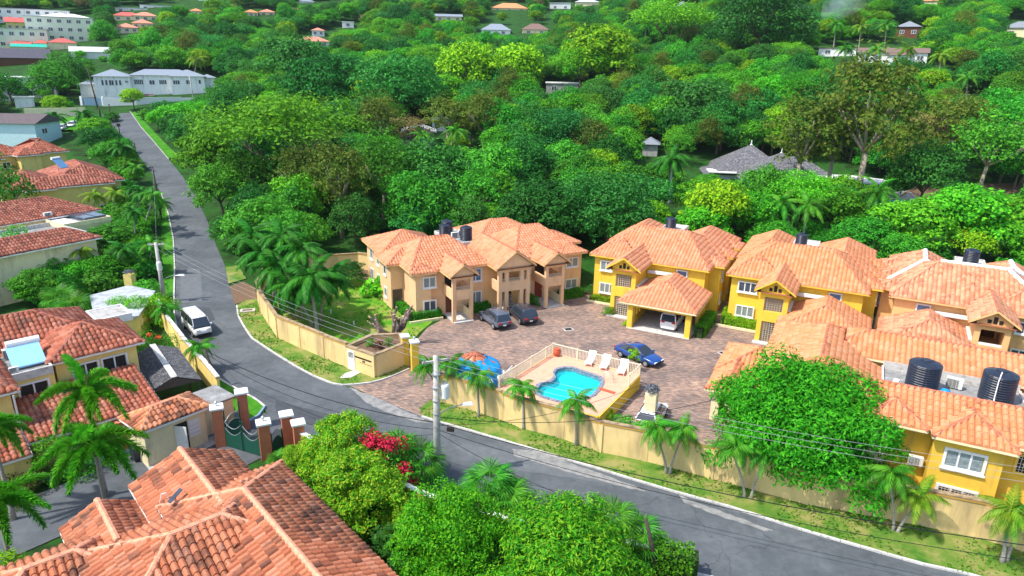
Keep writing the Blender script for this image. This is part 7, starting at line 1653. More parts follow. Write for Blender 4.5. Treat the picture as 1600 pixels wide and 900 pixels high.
b.build('trunk', mat('bark_mottled', (.11, .075, .06), .95, .4, 4, .5, 12, stain=(.36, .30, .27), stain_amt=.4, stain_scale=3), t, smooth=True)
for e, r in ends: MB().cyl(tuple(e - Vector((0, 0, .02))), tuple(e + Vector((0, 0, .05))), r * 1.02, n=8).build('cut_face', mat('cut_wood', (.55, .36, .24), .9, .15, 6), t)
# hedges
def LH(root, pts): return [tuple(at_local(root, u, v, 0)) for u, v in pts]
hedge('clipped green hedge round the left block of the peach duplex', LH(A, [(-.9, 4.5), (-.75, -.9), (2.3, -1.1)]), .8, .95)
hedge('clipped hedge between the left and central porches of the peach duplex', LH(A, [(5.6, -1.2), (8.0, -1.2)]), .8, .95)
hedge('clipped hedge between the central and right porches of the peach duplex', LH(A, [(12.5, -.8), (13.7, -.7)]), .8, 1.0)
hedge('clipped hedge at the right end of the peach duplex', LH(A, [(17.0, -1.2), (20.0, -1.2)]), .9, 1.0)
hedge('low yellow green hedge under the left windows of the first yellow villa', LH(C, [(0, -.6), (3.0, -.6)]), .7, .7, L_lime)
hedge('tall hedge along the right side of the first yellow villa carport', LH(C, [(13.6, -5.8), (13.7, -.2)]), .9, 1.2)
hedge('yellow green hedge under the left windows of the second yellow villa', LH(D, [(-.3, 2.5), (-.1, -.7), (3.2, -.8)]), .9, 1.0, L_lime)
hedge('clipped hedge behind the terracotta wall at the bottom centre', g2((690, 815), (800, 850), (900, 872), (1010, 893), (1080, 905)), 1.2, 1.9, L_hedge, 9000, .16)
for r_, u0, u1, v in ((A, -1.3, 2.4, -1.75), (D, -.9, 3.3, -1.5), (C, -.4, 3.1, -1.1)):
    k = kerb('kerb', [at_local(r_, u0, v, 0)[:2], at_local(r_, u1, v, 0)[:2]], m=M_cream, h=.25)
# ------------------------------------------------------------------ houses among the trees and on the hills
M_salmon = mat('salmon_roof', (.66, .25, .17), .8, .12, 2); M_orr = mat('orange_roof', (.72, .27, .12), .8, .1, 2); M_greyr = mat('grey_roof', (.22, .24, .27), .8, .1, 2); M_redr = mat('red_roof', (.55, .12, .10), .8, .12, 2)
M_brnr = mat('brown_roof', (.20, .13, .11), .85, .12, 2); M_lgr = mat('light_grey_roof', (.48, .50, .50), .85, .1, 2); M_whr = mat('white_roof', (.80, .79, .76), .8, .05, 2); M_teal = mat('teal_roof', (.03, .42, .33), .7, .1, 2); M_pgreen = mat('pale_green_render', (.72, .78, .60), .9, .06, 2)
KEEP = []
def fh(label, x0, x1, yb, ye, wall, roof, kind='hip', depth=9, ang=0, nwin=0, pitch=.4, storeys=1, name='house', group=None, pad=2, top=None, wings=()):
    g_ = G((x0 + x1) / 2, yb); D = (g_ - Vector((0, 0, CAMH))).length; w = (x1 - x0) * D / FPX; h = max(2.6, (yb - ye) * D / FPX)
    P_ = [(-w / 2, w / 2, 0, depth, 0, h, kind)] + [(a * w - w / 2, b * w - w / 2, c, d, 0, h * e, k2) for (a, b, c, d, e, k2) in wings]
    wn = []
    for s in range(storeys):
        for i in range(nwin): wn.append(('f', -w / 2 + w * (i + .5) / nwin, -.03, h * (s + .55) / storeys, min(1.8, w / nwin * .5), min(1.5, h / storeys * .5), 2))
    az = math.atan2(g_.x, g_.y)
    t = far_house(name, label, (g_.x, g_.y, g_.z), math.degrees(-az) + ang, P_, wall, roof, wn, pitch, 'house' if 'apart' not in name else 'apartment block', group)
    KEEP.append((x0 - pad, (ye if top is None else top) - 2, x1 + pad, ye + (yb - ye) * .45, D)); return t
fh('salmon roofed white house in the woods above the road', 468, 512, 75, 66, M_white, M_salmon, nwin=3, top=56)
fh('small white house with brown red roof behind the salmon roofed one', 489, 506, 57, 49, M_white, M_salmon, nwin=2)
fh('white flat roofed house right of the small brown roofed house', 536, 552, 44, 36, M_whitew, M_whr, 'flat', nwin=1)
fh('pink roofed hillside house at the far left of the centre hill', 408, 428, 27, 22, M_cream, M_salmon, nwin=2)
fh('pale blue hillside house near the top edge', 470, 490, 12, 4, M_white, M_slate, nwin=2); fh('small pale house on the hill right of the pale blue one', 512, 536, 8, 2, M_cream, M_greyr, nwin=2)
fh('distant house with long grey blue roof below the top trees', 682, 720, 34, 27, M_cream, M_slate, 'gable', nwin=3, pitch=.3)
fh('grey metal roofed house among trees above the centre', 754, 796, 56, 48, M_whitew, M_slate, 'hip', nwin=2, pitch=.6, top=38)
fh('brown hipped roof house among trees right of the grey metal roof', 817, 855, 55, 50, M_cream, M_brnr, nwin=2, pitch=.6, top=40)
fh('large orange hipped roof at the top edge', 770, 822, 20, 15, M_cream, M_orr, nwin=3, pitch=.45, depth=14, top=2)
fh('white modern house with pale roof on the skyline', 860, 890, 19, 7, M_white, M_lgr, 'flat', nwin=2)
fh('cream house with pale hipped roof on the skyline', 900, 934, 15, 5, M_cream, M_lgr, nwin=2)
fh('dark pyramid roofed house near the top edge, right of centre', 1055, 1076, 20, 12, M_cream, M_slate, pitch=.7, nwin=1); fh('flat white annex beside the dark pyramid roof', 1070, 1087, 21, 14, M_whitew, M_whr, 'flat')
fh('white flat roof of a house half hidden by brown trees', 676, 704, 205, 196, M_whitew, M_whr, 'flat', depth=7, nwin=2, top=190)
fh('grey stone house with pale shingle roof among brown trees', 632, 678, 232, 208, M_conc, M_lgr, 'gable', depth=8, nwin=3, pitch=.35, top=190)
fh('white flat carport roof in the middle of the woods', 854, 902, 148, 132, M_conc, M_whr, 'flat', depth=8, nwin=2, top=126)
fh('small grey hut roof behind the royal palm', 1004, 1026, 244, 236, M_conc, M_greyr, 'hip', depth=5, pitch=.6)
fh('white hillside house with brown and orange roof among coconut palms', 1352, 1432, 100, 86, M_white, M_brnr, 'gable', depth=10, nwin=5, pitch=.3, top=72, wings=((.45, .75, -2, 4, .8, 'gable'),))
fh('low annex with chimney left of the hillside white house', 1284, 1330, 88, 80, M_whitew, M_brnr, 'flat', depth=7, nwin=2)
fh('dark hipped roof above the hillside white house', 1403, 1430, 60, 46, M_brown, M_greyr, 'hip', depth=9, nwin=2, pitch=.5)
fh('cream gabled house at the top right edge', 1440, 1462, 18, 6, M_cream, M_orr, 'gable', depth=9, nwin=1)
fh('bluish flat pavilion on the upper right hill', 1243, 1262, 22, 12, M_slate, M_greyr, 'flat', depth=7)
fh('cream house with grey roof at the right edge of the hill', 1574, 1612, 60, 48, M_cream, M_greyr, 'hip', depth=10, nwin=2, pitch=.5, top=34)
# upper left town
fh('long white three storey apartment block on the far left hill', 4, 90, 36, 21, M_whitew, M_lgr, 'flat', depth=12, nwin=9, storeys=2, name='apartment_block')
fh('large white roofed hall behind the apartments', 68, 142, 43, 33, M_whitew, M_whr, 'hip', depth=22, pitch=.25, top=24)
fh('pale green apartment block with balconies, left half', 0, 62, 78, 54, M_pgreen, M_lgr, 'flat', depth=12, nwin=6, storeys=2, name='apartment_block', ang=-6)
fh('pale green and cream apartment block, taller right half', 62, 134, 66, 37, M_pgreen, M_lgr, 'flat', depth=12, nwin=7, storeys=3, name='apartment_block', ang=-4)
fh('cream gabled upper storey block between the apartments', 20, 48, 52, 40, M_pyellow, M_redr, 'gable', depth=10, nwin=4, name='apartment_block')
for x0, x1, yb, lab in ((24, 50, 79, 'small bright red hipped roof below the apartments, left of three'), (58, 76, 78, 'small bright red hipped roof below the apartments, middle of three'), (84, 114, 77, 'small bright red hipped roof below the apartments, right of three')): fh(lab, x0, x1, yb, yb - 5, M_cream, M_redr, depth=8, top=yb - 11)
fh('teal roofed low building below the red roofs', 30, 64, 84, 80, M_cream, M_teal, 'gable', depth=8, pitch=.25)
fh('long dark roof low building at the left edge', -20, 60, 102, 96, M_brown, mat('charcoal_roof', (.09, .085, .11), .85, .15, 2), 'gable', depth=14, pitch=.45, top=84)
fh('long pale grey roof among trees left of the mansion', 122, 168, 92, 86, M_whitew, M_lgr, 'gable', depth=10, pitch=.35, top=78)
fh('white modern house with grey flat roofs above the pale blue building', 8, 74, 154, 130, M_whitew, M_lgr, 'flat', depth=13, nwin=4, storeys=2, ang=-5, top=118, wings=((-.1, .3, -3, 3, .7, 'flat'),))
fh('small white garage wall below the white modern house', 30, 50, 168, 160, M_whitew, M_whr, 'flat', depth=5)
for x0, x1, yb, lab, wl, rf in ((184, 218, 34, 'cream house with brick red roof on the far hill, left', M_cream, M_redr), (214, 242, 34, 'cream house with brick red roof on the far hill, right', M_cream, M_salmon), (186, 212, 52, 'pale pink roofed house below the brick red roofs, left', M_cream, M_salmon), (212, 236, 46, 'pale orange roofed house below the brick red roofs, right', M_cream, M_salmon),
        (188, 226, 22, 'white terrace of houses on the far hill, left', M_whitew, M_lgr), (226, 262, 18, 'white terrace of houses on the far hill, right', M_whitew, M_lgr), (272, 294, 9, 'pale roof in the trees at the top left', M_whitew, M_whr), (300, 315, 26, 'small orange roof in the trees left of centre', M_cream, M_orr), (384, 402, 28, 'orange roof in the trees right of the mansion', M_cream, M_orr)):
    fh(lab, x0, x1, yb, yb - 7, wl, rf, 'flat' if 'terrace' in lab else 'hip', depth=9, nwin=3, top=yb - 11)
fh('white and grey apartment tower at the top edge', 316, 347, 10, -14, M_whitew, M_slate, 'flat', depth=14, nwin=4, storeys=4, name='apartment_block')
# grey shingled villa behind the yellow villas
gv = G(1195, 296); gv.z = tz(gv.y, gv.x)
t = thing('grey_shingle_villa', 'villa with large grey shingle pyramid roofs and white flat roof behind the royal palm', 'house', (gv.x, gv.y, gv.z - 1.0), rad(-8))
def pyr(b, x, y, r, z0, h, ry=None): ry = ry or r; b.add([(x - r, y - ry, z0), (x + r, y - ry, z0), (x + r, y + ry, z0), (x - r, y + ry, z0), (x, y, z0 + h)], [(0, 1, 4), (1, 2, 4), (2, 3, 4), (3, 0, 4), (0, 3, 2, 1)])
b = MB(); pyr(b, -1.5, 11, 8, 3.2, 5.2); pyr(b, 3.0, 3.5, 8.0, 2.8, 5.0); pyr(b, 8.5, 12.5, 6, 3, 3.6); pyr(b, -6.5, 9, 5, 2.9, 1.6); b.build('roof', mat('grey_shingle_far', (.11, .11, .12), .85, .45, 4, stain=(.26, .25, .25), stain_amt=.4, stain_scale=2), t)
b = MB(); b.box(-7, 4, 5.5, 17, 0, 3.18); b.box(-3, 9, -2.5, 9, 0, 2.78); b.box(3.5, 13.5, 8, 17, 0, 2.98); b.box(-10.5, -3, 5, 12, 0, 2.7); b.build('wall', M_whitew, t)
MB().box(-10.6, -5.2, 2.6, 7.0, 3.4, 3.62).build('white_flat_roof', M_whr, t); MB().prism([(10, 0), (22, -1), (24, 4), (18, 9), (10, 8)], 2.9, 3.15).build('white_flat_roof', M_whr, t)
for x, y, z_ in ((-1.5, 11, 8.3), (3, 3.5, 7.7), (8.2, 0, 4.2)): MB().lathe((x, y, z_), [(.3, 0), (.12, .2), (.1, .9), (.02, 1.0)], 6).build('finial', M_white, t)
for u in (-8, -5.5): window(t, 'f', u, 4.98, 1.5, 1.2, 1.2, 2, sill=False)
for u in (-1, 2, 5, 7.5): window(t, 'f', u, -2.52, 1.5, 1.4, 1.3, 2, sill=False)
KEEP.append((1082, 222, 1290, 272, gv.length))
# lawn, bare ground and small pool to the right
def dsheet(name, px, m, dz=.25):
    P_ = [G(*a) for a in px]; c_ = sum(P_, Vector()) / len(P_); b = MB(); vs = [(c_.x, c_.y, tz(c_.y, c_.x) + dz)]; n_ = len(P_); R_ = 10
    for r in range(1, R_ + 1):
        for v in P_: q = c_.lerp(v, r / R_); vs.append((q.x, q.y, tz(q.y, q.x) + dz))
    f = [(0, 1 + i, 1 + (i + 1) % n_) for i in range(n_)] + [(1 + (r - 1) * n_ + i, 1 + r * n_ + i, 1 + r * n_ + (i + 1) % n_, 1 + (r - 1) * n_ + (i + 1) % n_) for r in range(1, R_) for i in range(n_)]
    b.add(vs, f); o = b.build(name, m); me = o.data
    for p_ in me.polygons:
        if p_.normal.z < 0: p_.flip()
    return tag(o, kind='structure')
dsheet('distant_lawn', ((1480, 345), (1500, 312), (1640, 300), (1640, 350), (1560, 352)), G_green)
dsheet('distant_lawn', ((1150, 372), (1180, 345), (1330, 350), (1340, 385), (1250, 395)), G_green, .2)
dsheet('bare_ground', ((1400, 312), (1430, 292), (1600, 288), (1640, 300), (1500, 312)), M_soil, .3)
dsheet('pale_terrace', ((1300, 318), (1330, 308), (1420, 300), (1440, 318), (1400, 326), (1310, 332)), M_worn, .32)
pp = G(1413, 320); b = MB().prism([(-2.2, -1.2), (2.2, -1.0), (2.4, 1.4), (-2, 1.6)], 0, .12); o = b.build('pool_water', mat('distant_pool', (.02, .40, .62), .15, .05, 2), None, loc=(pp.x, pp.y, tz(pp.y, pp.x) + .4)); tag(o, kind='structure')

# ------------------------------------------------------------------ the woods
wood_kind('dense', 5.2, 5.6, 3.2, 17, 8, 9000, .40, L_dark, 21); wood_kind('round', 4.8, 5.2, 3.0, 16, 8, 8500, .38, L_mid, 22); wood_kind('bright', 4.6, 4.6, 3.2, 14, 8, 7500, .42, L_bright, 23)
wood_kind('lime', 4.0, 4.0, 3.0, 13, 7, 6500, .38, L_lime, 24); wood_kind('tall', 4.2, 7.0, 5.0, 14, 7, 5200, .34, L_olive, 25, M_barkp, sub=.34, shell=(.3, 1.3), tr=.24); wood_kind('blue', 5.0, 5.2, 3.0, 16, 8, 8500, .40, L_blue, 26)
wood_kind('umbrella', 6.5, 2.8, 5.2, 20, 7, 9500, .34, L_bright, 27, base=-.3, flat=.9, asp=.5, up=.9, shell=(.4, 1.2)); wood_kind('sparse', 4.4, 5.0, 3.6, 12, 6, 3300, .36, L_mid, 28, M_barkp, shell=(.3, 1.3)); wood_kind('bush', 2.6, 2.2, .6, 9, 7, 2600, .34, L_mid, 29, base=.4, tr=.08)
wood_kind('large', 6.4, 6.8, 3.4, 24, 9, 13000, .38, L_blue, 30); wood_kind('dry', 4.0, 3.8, 3.6, 12, 6, 3000, .34, L_dry, 31, M_barkp, shell=(.3, 1.3))
DESC = {'dense': 'dark green dense tree', 'round': 'mid green round crowned tree', 'bright': 'bright green bushy tree', 'lime': 'lime green light crowned tree', 'tall': 'tall brownish feathery tree', 'blue': 'deep green glossy tree', 'umbrella': 'flat topped umbrella tree', 'sparse': 'open crowned branchy tree', 'bush': 'low green undergrowth bush', 'large': 'very large domed dark tree', 'dry': 'straw coloured half bare tree'}
LM = [('the curving upper road', 300, 300), ('the white mansion', 230, 110), ('the peach duplex', 740, 360), ('the first yellow villa', 1040, 370), ('the second yellow villa', 1270, 380), ('the peach villa at the right edge', 1510, 380), ('the grey shingle villa', 1180, 250), ('the hillside white house', 1385, 90),
      ('the salmon roofed house', 490, 62), ('the large orange roof', 795, 10), ('the stone house', 650, 205), ('the white carport roof', 870, 135), ('the royal palm', 1050, 260), ('the upper left villas', 110, 250), ('the pale green apartments', 60, 60), ('the right hand lawn', 1550, 325), ('the skyline cream house', 915, 10), ('the smoke plume', 1310, 15)]
def where(px, py):
    n_, x, y = min(LM, key=lambda l: (l[1] - px) ** 2 + (l[2] - py) ** 2 * 2.2); dx, dy = px - x, py - y
    a = 'just ' if math.hypot(dx, dy) < 45 else ('well ' if math.hypot(dx, dy) > 110 else '')
    if abs(dx) > abs(dy) * 1.3: return a + ('right of ' if dx > 0 else 'left of ') + n_
    return a + ('below ' if dy > 0 else 'above ') + n_
trees = []          # (size on screen, kind, x, y, z, scale, rz, label or None)
def tree_at(cx, by, w_px, kind, sz=1.0, label=None, back=0):
    g_ = G(cx, by); D = (g_ - Vector((0, 0, CAMH))).length; s = w_px / 2 * D / FPX / TREEK[kind][2]; trees.append((9e3, kind, g_.x, g_.y, g_.z, s, random.uniform(0, 6.28), label, s * sz))
NT = [(450, 318, 250, 'umbrella', .9, 'broad flat light green umbrella tree above the road bend'), (622, 200, 140, 'large', 1.0, 'huge bluish round mango tree in the middle of the woods'), (505, 200, 120, 'dense', 1.05, None), (470, 150, 110, 'blue', 1, None), (880, 262, 130, 'large', .9, 'big round dark tree behind the peach duplex roof'),
      (966, 236, 66, 'sparse', 1, 'grey twiggy round tree right of the big round dark tree'), (1085, 222, 120, 'blue', 1, None), (1240, 318, 120, 'tall', 1.0, 'left of the tall brownish trees before the grey shingle villa'), (1335, 330, 150, 'tall', 1.12, 'tallest brownish feathery tree with pale trunk, right of centre'), (1290, 312, 110, 'tall', 1.05, 'brownish feathery tree between its two taller neighbours'),
      (1432, 338, 105, 'dense', 1.15, 'tall narrow dark tree left of the right hand lawn'), (1530, 300, 110, 'sparse', .95, None), (1480, 260, 90, 'tall', .8, None), (1500, 402, 130, 'bright', .9, 'bright leafy tree mass behind the peach villa, right'), (1420, 405, 120, 'bright', .85, 'bright leafy tree mass behind the peach villa, left'), (1570, 405, 120, 'bright', .85, 'bright leafy tree at the right edge behind the peach villa'), (1340, 402, 100, 'round', .7, None), (1300, 398, 80, 'round', .55, None),
      (535, 372, 105, 'tall', 1.1, 'brown leaved tree with thin forked pale trunks beside the lawn palms'), (600, 352, 130, 'sparse', 1.15, None), (680, 345, 150, 'dense', 1.0, None), (760, 335, 130, 'round', 1, None), (480, 352, 100, 'tall', .95, None), (395, 330, 110, 'round', .95, None), (350, 345, 90, 'round', 1.1, 'round leafy tree overhanging the road on its right side'), (330, 290, 90, 'bright', 1.1, None), (365, 390, 70, 'dense', .9, None), (300, 240, 66, 'dense', 1, None),
      (290, 205, 52, 'blue', 1, None), (248, 205, 34, 'bright', 1, None), (210, 172, 34, 'lime', 1, 'bright round tree before the mansion retaining wall'), (232, 186, 26, 'bush', 1, None), (262, 178, 34, 'bush', 1, None), (292, 182, 36, 'bush', 1, None), (258, 200, 34, 'bright', .8, None), (320, 172, 40, 'round', .6, None), (345, 165, 44, 'dense', .7, None), (820, 370, 90, 'round', .8, None), (900, 350, 100, 'round', 1, None), (945, 378, 70, 'bright', .7, None), (1000, 345, 110, 'blue', .8, None), (1095, 345, 90, 'bright', .9, None), (1120, 350, 70, 'lime', .8, None), (1150, 345, 80, 'lime', .7, None), (985, 372, 60, 'lime', .8, None),
      (1205, 395, 80, 'round', .7, None), (700, 235, 90, 'tall', .7, None), (640, 240, 80, 'dry', .8, None), (735, 230, 70, 'tall', .7, None), (1160, 50, 160, 'umbrella', 1.0, 'wide light green umbrella tree near the top right of centre'), (1040, 95, 130, 'umbrella', .9, None), (905, 150, 110, 'umbrella', .9, None), (935, 148, 120, 'lime', 1, 'yellow green flowering tree above the white carport roof'), (1180, 100, 140, 'large', 1, None), (810, 158, 100, 'lime', 1, None), (730, 165, 110, 'lime', 1, None),
      (545, 445, 60, 'dense', .75, 'dark round tree at the rear lawn wall left of the peach duplex'), (172, 398, 105, 'round', .5, 'wide low round bush like tree right of the cream villa'), (15, 385, 90, 'sparse', 1.3, 'loose tree overhanging the cream villa at the left edge'), (35, 430, 60, 'sparse', 1.1, None), (205, 352, 60, 'round', .7, None), (160, 240, 60, 'dense', .7, None), (178, 262, 60, 'round', .7, None), (150, 218, 50, 'bright', .7, None), (20, 165, 45, 'round', 1, None), (85, 160, 60, 'round', 1, None), (110, 148, 60, 'dense', 1, None),
      (176, 190, 24, 'bush', 1, 'round green shrub at the left side of the road end'), (1440, 250, 70, 'dry', 1, 'straw coloured half bare tree left of the right hand lawn'), (1545, 250, 90, 'sparse', 1, None), (1590, 235, 70, 'bright', 1, None), (1105, 292, 46, 'round', .5, None), (1140, 303, 50, 'bright', .5, None), (1178, 308, 50, 'round', .5, None), (1212, 306, 46, 'bright', .5, None), (1248, 304, 50, 'bright', .5, None), (1275, 300, 40, 'lime', .5, None)]
for (cx, by, w, k, sz, lab) in NT: tree_at(cx, by, w, k, sz, lab)
CLEAR = [[(-29, 62), (-29, 78), (-24, 86), (-18, 90), (10, 96), (12, 90), (30, 94), (34, 90), (47, 92), (56, 84), (80, 60), (60, 20), (-10, -10), (-40, 20), (-60, 40), (-90, 60), (-60, 66), (-34, 64)],
         [(-60, 60), (-72, 88), (-48, 100), (-44, 82), (-49, 66)], [(-84, 100), (-86, 118), (-74, 130), (-58, 118), (-62, 104)], [(-112, 125), (-112, 150), (-80, 150), (-84, 126)], [(-140, 148), (-140, 172), (-102, 176), (-104, 150)], [(-130, 195), (-130, 226), (-92, 240), (-86, 214), (-105, 196)],
         [tuple(G(*a)[:2]) for a in ((1480, 350), (1495, 310), (1640, 298), (1640, 355))], [tuple(G(*a)[:2]) for a in ((1400, 312), (1430, 296), (1600, 292), (1500, 312))], [tuple(G(*a)[:2]) for a in ((55, 212), (50, 186), (136, 180), (138, 210))], [(gv.x - 11, gv.y - 4), (gv.x + 24, gv.y - 6), (gv.x + 24, gv.y + 20), (gv.x - 11, gv.y + 18)]]
RP = [((p.x + q.x) / 2, (p.y + q.y) / 2, (p - q).length / 2) for p, q in zip(RL, RR)]
def inpoly(x, y, P):
    c = False; j = len(P) - 1
    for i in range(len(P)):
        if (P[i][1] > y) != (P[j][1] > y) and x < (P[j][0] - P[i][0]) * (y - P[i][1]) / (P[j][1] - P[i][1] + 1e-9) + P[i][0]: c = not c
        j = i
    return c
def roadd(x, y):
    best = 1e9
    for i in range(len(RP) - 1):
        (x0, y0, w0), (x1, y1, w1) = RP[i], RP[i + 1]; dx, dy = x1 - x0, y1 - y0; t_ = max(0, min(1, ((x - x0) * dx + (y - y0) * dy) / (dx * dx + dy * dy))); best = min(best, math.hypot(x - x0 - dx * t_, y - y0 - dy * t_) - (w0 + (w1 - w0) * t_))
    return best
RB_Y = [95, 165, 172, 200, 235, 260, 290, 330, 400, 440, 480]; RB_X = [330, 205, 216, 230, 260, 281, 287, 302, 336, 352, 372]
KEEP += [(128, 96, 330, 146, 232), (1500, 312, 1600, 345, 150), (72, 192, 122, 208, 200), (0, 178, 62, 212, 190), (0, 206, 98, 248, 150), (20, 238, 178, 320, 120), (0, 300, 152, 420, 90), (1395, 310, 1425, 325, 145), (1030, 238, 1070, 300, 110), (1160, 360, 1290, 395, 95)]
rg = np.random.default_rng(5)
for o_ in list(COL.objects):
    if o_.name.startswith('palm_tree') and o_.parent is None and o_.location.y > 85:
        tr_ = [c for c in o_.children if c.name.startswith('trunk')][0]; hh = max(v.co.z for v in tr_.data.vertices); px, py, D = PJ(o_.location.x, o_.location.y, o_.location.z + hh); w_ = 3.0 / D * FPX
        KEEP.append((px - w_, py - w_ * .8, px + w_, py + w_ * .9, D))
kinds = ['dense', 'round', 'bright', 'lime', 'tall', 'blue', 'umbrella', 'sparse', 'large', 'dry']; kp0 = np.array([.15, .25, .24, .13, .04, .09, .03, .03, .03, .01])
def add_random(x, y, near):
    if y < 30 or abs(x) > y * .86 + 12: return
    z = tz2(y, x); px, py, D = PJ(x, y, z + 4)
    if px < -60 or px > 1660 or py > 640: return
    f = math.sin(x / 23 + 2) * math.sin(y / 19) + .6 * math.sin(x / 11 - y / 13); pr = kp0.copy()
    if f > .5: pr[[2, 3]] *= 3
    if f < -.5: pr[[0, 5, 8]] *= 2.2
    if 560 < px < 800 and 170 < py < 300: pr[4] += .3
    if px > 1380 and 150 < py < 300: pr[[4, 7]] += .12
    k = kinds[rg.choice(len(kinds), p=pr / pr.sum())]; s = rg.uniform(.75, 1.3); R, H_ = TREEK[k][2] * s, TREEK[k][3] * s
    for P_ in CLEAR:
        if inpoly(x, y, P_) or (y < 110 and near and any(math.hypot(x - a[0], y - a[1]) < R * .5 for a in P_)): return
    if y < 260 and roadd(x, y) < R * .75 + .5: return
    rp = R / D * FPX; tx, ty, _ = PJ(x, y, z + H_); bx, by, _ = PJ(x, y, z)
    if D < 250:
        xb = np.interp((ty + by) / 2, RB_Y, RB_X)
        if px > xb - 70 and px - rp * .8 < xb and by > 165 and (ty + by) / 2 < 480 and x > np.interp(y, [r_[1] for r_ in RP[::-1]], [r_[0] for r_ in RP[::-1]]): return
    for (x0, y0, x1, y1, Dm) in KEEP:
        if D < Dm + 4 and px + rp * .8 > x0 and px - rp * .8 < x1 and by > y0 and ty + rp * .1 < y1: return
    for t_ in trees[:len(NT)]:
        if math.hypot(x - t_[2], y - t_[3]) < TREEK[t_[1]][2] * t_[5] * .55 + R * .35: return
    trees.append((rp, k, x, y, z - .05, s, rg.uniform(0, 6.28), None, s * rg.uniform(.85, 1.2)))
y = 60.0
while y < 1150:
    st = 6.0 if y < 200 else (6.2 if y < 400 else 7.5 if y < 650 else 11); x = -y * .88 - 20
    while x < y * .88 + 20: add_random(x + rg.uniform(-.45, .45) * st, y + rg.uniform(-.45, .45) * st, True); x += st
    y += st
for _ in range(1500):      # gaps in the canopy are filled
    y = rg.uniform(95, 520); add_random(rg.uniform(-y * .85, y * .85), y, False)
# gardens between the left villas and the road
for (P_, n_) in (([(150, 335), (228, 290), (246, 345), (250, 400), (248, 452), (200, 450), (150, 400)], 46), ([(120, 175), (160, 190), (205, 225), (235, 280), (180, 300), (150, 250), (120, 215)], 34), ([(0, 470), (60, 430), (140, 425), (190, 455), (150, 475), (60, 480)], 26), ([(100, 90), (190, 95), (130, 150), (100, 180), (60, 165), (75, 110)], 26)):
    xs_, ys_ = [p_[0] for p_ in P_], [p_[1] for p_ in P_]; c_ = 0
    while c_ < n_:
        q = (rg.uniform(min(xs_), max(xs_)), rg.uniform(min(ys_), max(ys_)))
        if not inpoly(q[0], q[1], P_): continue
        c_ += 1; g_ = G(*q); k = ['bush', 'bright', 'round', 'bush'][rg.integers(4)]; D = (g_ - Vector((0, 0, CAMH))).length; s = rg.uniform(.7, 1.1) if k == 'bush' else rg.uniform(.35, .55); R = TREEK[k][2] * s
        if roadd(g_.x, g_.y) < R * .8: continue
        rp = R / D * FPX; hp = TREEK[k][3] * s / D * FPX
        if any(D < Dm + 3 and q[0] + rp > x0 and q[0] - rp < x1 and q[1] > y0 and q[1] - hp < y1 - 8 for (x0, y0, x1, y1, Dm) in KEEP): continue
        trees.append((rp, k, g_.x, g_.y, g_.z, s, rg.uniform(0, 6.28), None, s))
# undergrowth near the wood edge
for _ in range(260):
    x, y = rg.uniform(-75, 95), rg.uniform(80, 150); k = 'bush'; s = rg.uniform(.6, 1.2); R = 2.6 * s
    if any(inpoly(x, y, P_) for P_ in CLEAR) or roadd(x, y) < R + .4: continue
    z = tz(y, x); px, py, D = PJ(x, y, z + 1); rp = R / D * FPX
    if any(D < Dm + 3 and px + rp > x0 and px - rp < x1 and py > y0 and py - rp < y1 for (x0, y0, x1, y1, Dm) in KEEP): continue
    trees.append((rp * .8, k, x, y, z, s, rg.uniform(0, 6.28), None, s))
trees.sort(key=lambda t_: -t_[0]); indiv, rest = trees[:300], trees[300:]
labs = {}
for (rp, k, x, y, z, s, rz, lab, sz) in indiv:
    px, py, D = PJ(x, y, z + TREEK[k][3] * s * .7)
    if lab is None:
        size = '' if .85 < s < 1.1 else ('big ' if s >= 1.1 else 'small ')
        lab = size + DESC[k] + ' ' + where(px, py); lab = ' '.join(lab.split()[:16])
    labs.setdefault(lab, []).append((k, x, y, z, s, rz, sz, px, py))
for lab, L_ in labs.items():
    # two or three alike are told apart by their order from left to right
    L_.sort(key=lambda q: q[7]); n_ = len(L_)
    for i, (k, x, y, z, s, rz, sz, px, py) in enumerate(L_):
        l2, g_ = lab, 'trees of the woods behind the villas'
        if n_ == 2: l2 = ('leftmost ' if i == 0 else 'rightmost ') + lab
        elif n_ == 3: l2 = ('leftmost ', 'middle ', 'rightmost ')[i] + lab
        elif n_ > 3: l2 = ('leftmost ' if i == 0 else 'rightmost ' if i == n_ - 1 else ('', 'second', 'third', 'fourth', 'fifth', 'sixth', 'seventh', 'eighth', 'ninth', 'tenth')[min(i, 9)] + ' from left, ') + lab
        l2 = ' '.join(l2.split()[:16])
        plant_tree(k, l2, (x, y, z), s, rz, g_, 'bush' if k == 'bush' else 'broadleaf_tree', 'bush' if k == 'bush' else 'tree', sz)
# the rest of the wood: one object, instanced crowns
src = bpy.data.collections.new('wood_sources'); names = []
for k in kinds + ['bush']:
    cm, tm, R, H_ = TREEK[k]; c2 = cm.copy(); o = bpy.data.objects.new('zz_%02d_' % len(names) + k, c2); src.objects.link(o); names.append(k)
pm = bpy.data.meshes.new('woodland'); pm.from_pydata([(t_[2], t_[3], t_[4]) for t_ in rest], [], [])
a = pm.attributes.new('kind_index', 'INT', 'POINT'); a.data.foreach_set('value', [names.index(t_[1]) for t_ in rest])
a = pm.attributes.new('size', 'FLOAT_VECTOR', 'POINT'); a.data.foreach_set('vector', np.array([(t_[5], t_[5], t_[8]) for t_ in rest], np.float32).ravel())
a = pm.attributes.new('turn', 'FLOAT_VECTOR', 'POINT'); a.data.foreach_set('vector', np.array([(0, 0, t_[6]) for t_ in rest], np.float32).ravel())
wo_ = bpy.data.objects.new('woodland', pm); link(wo_); tag(wo_, kind='stuff')
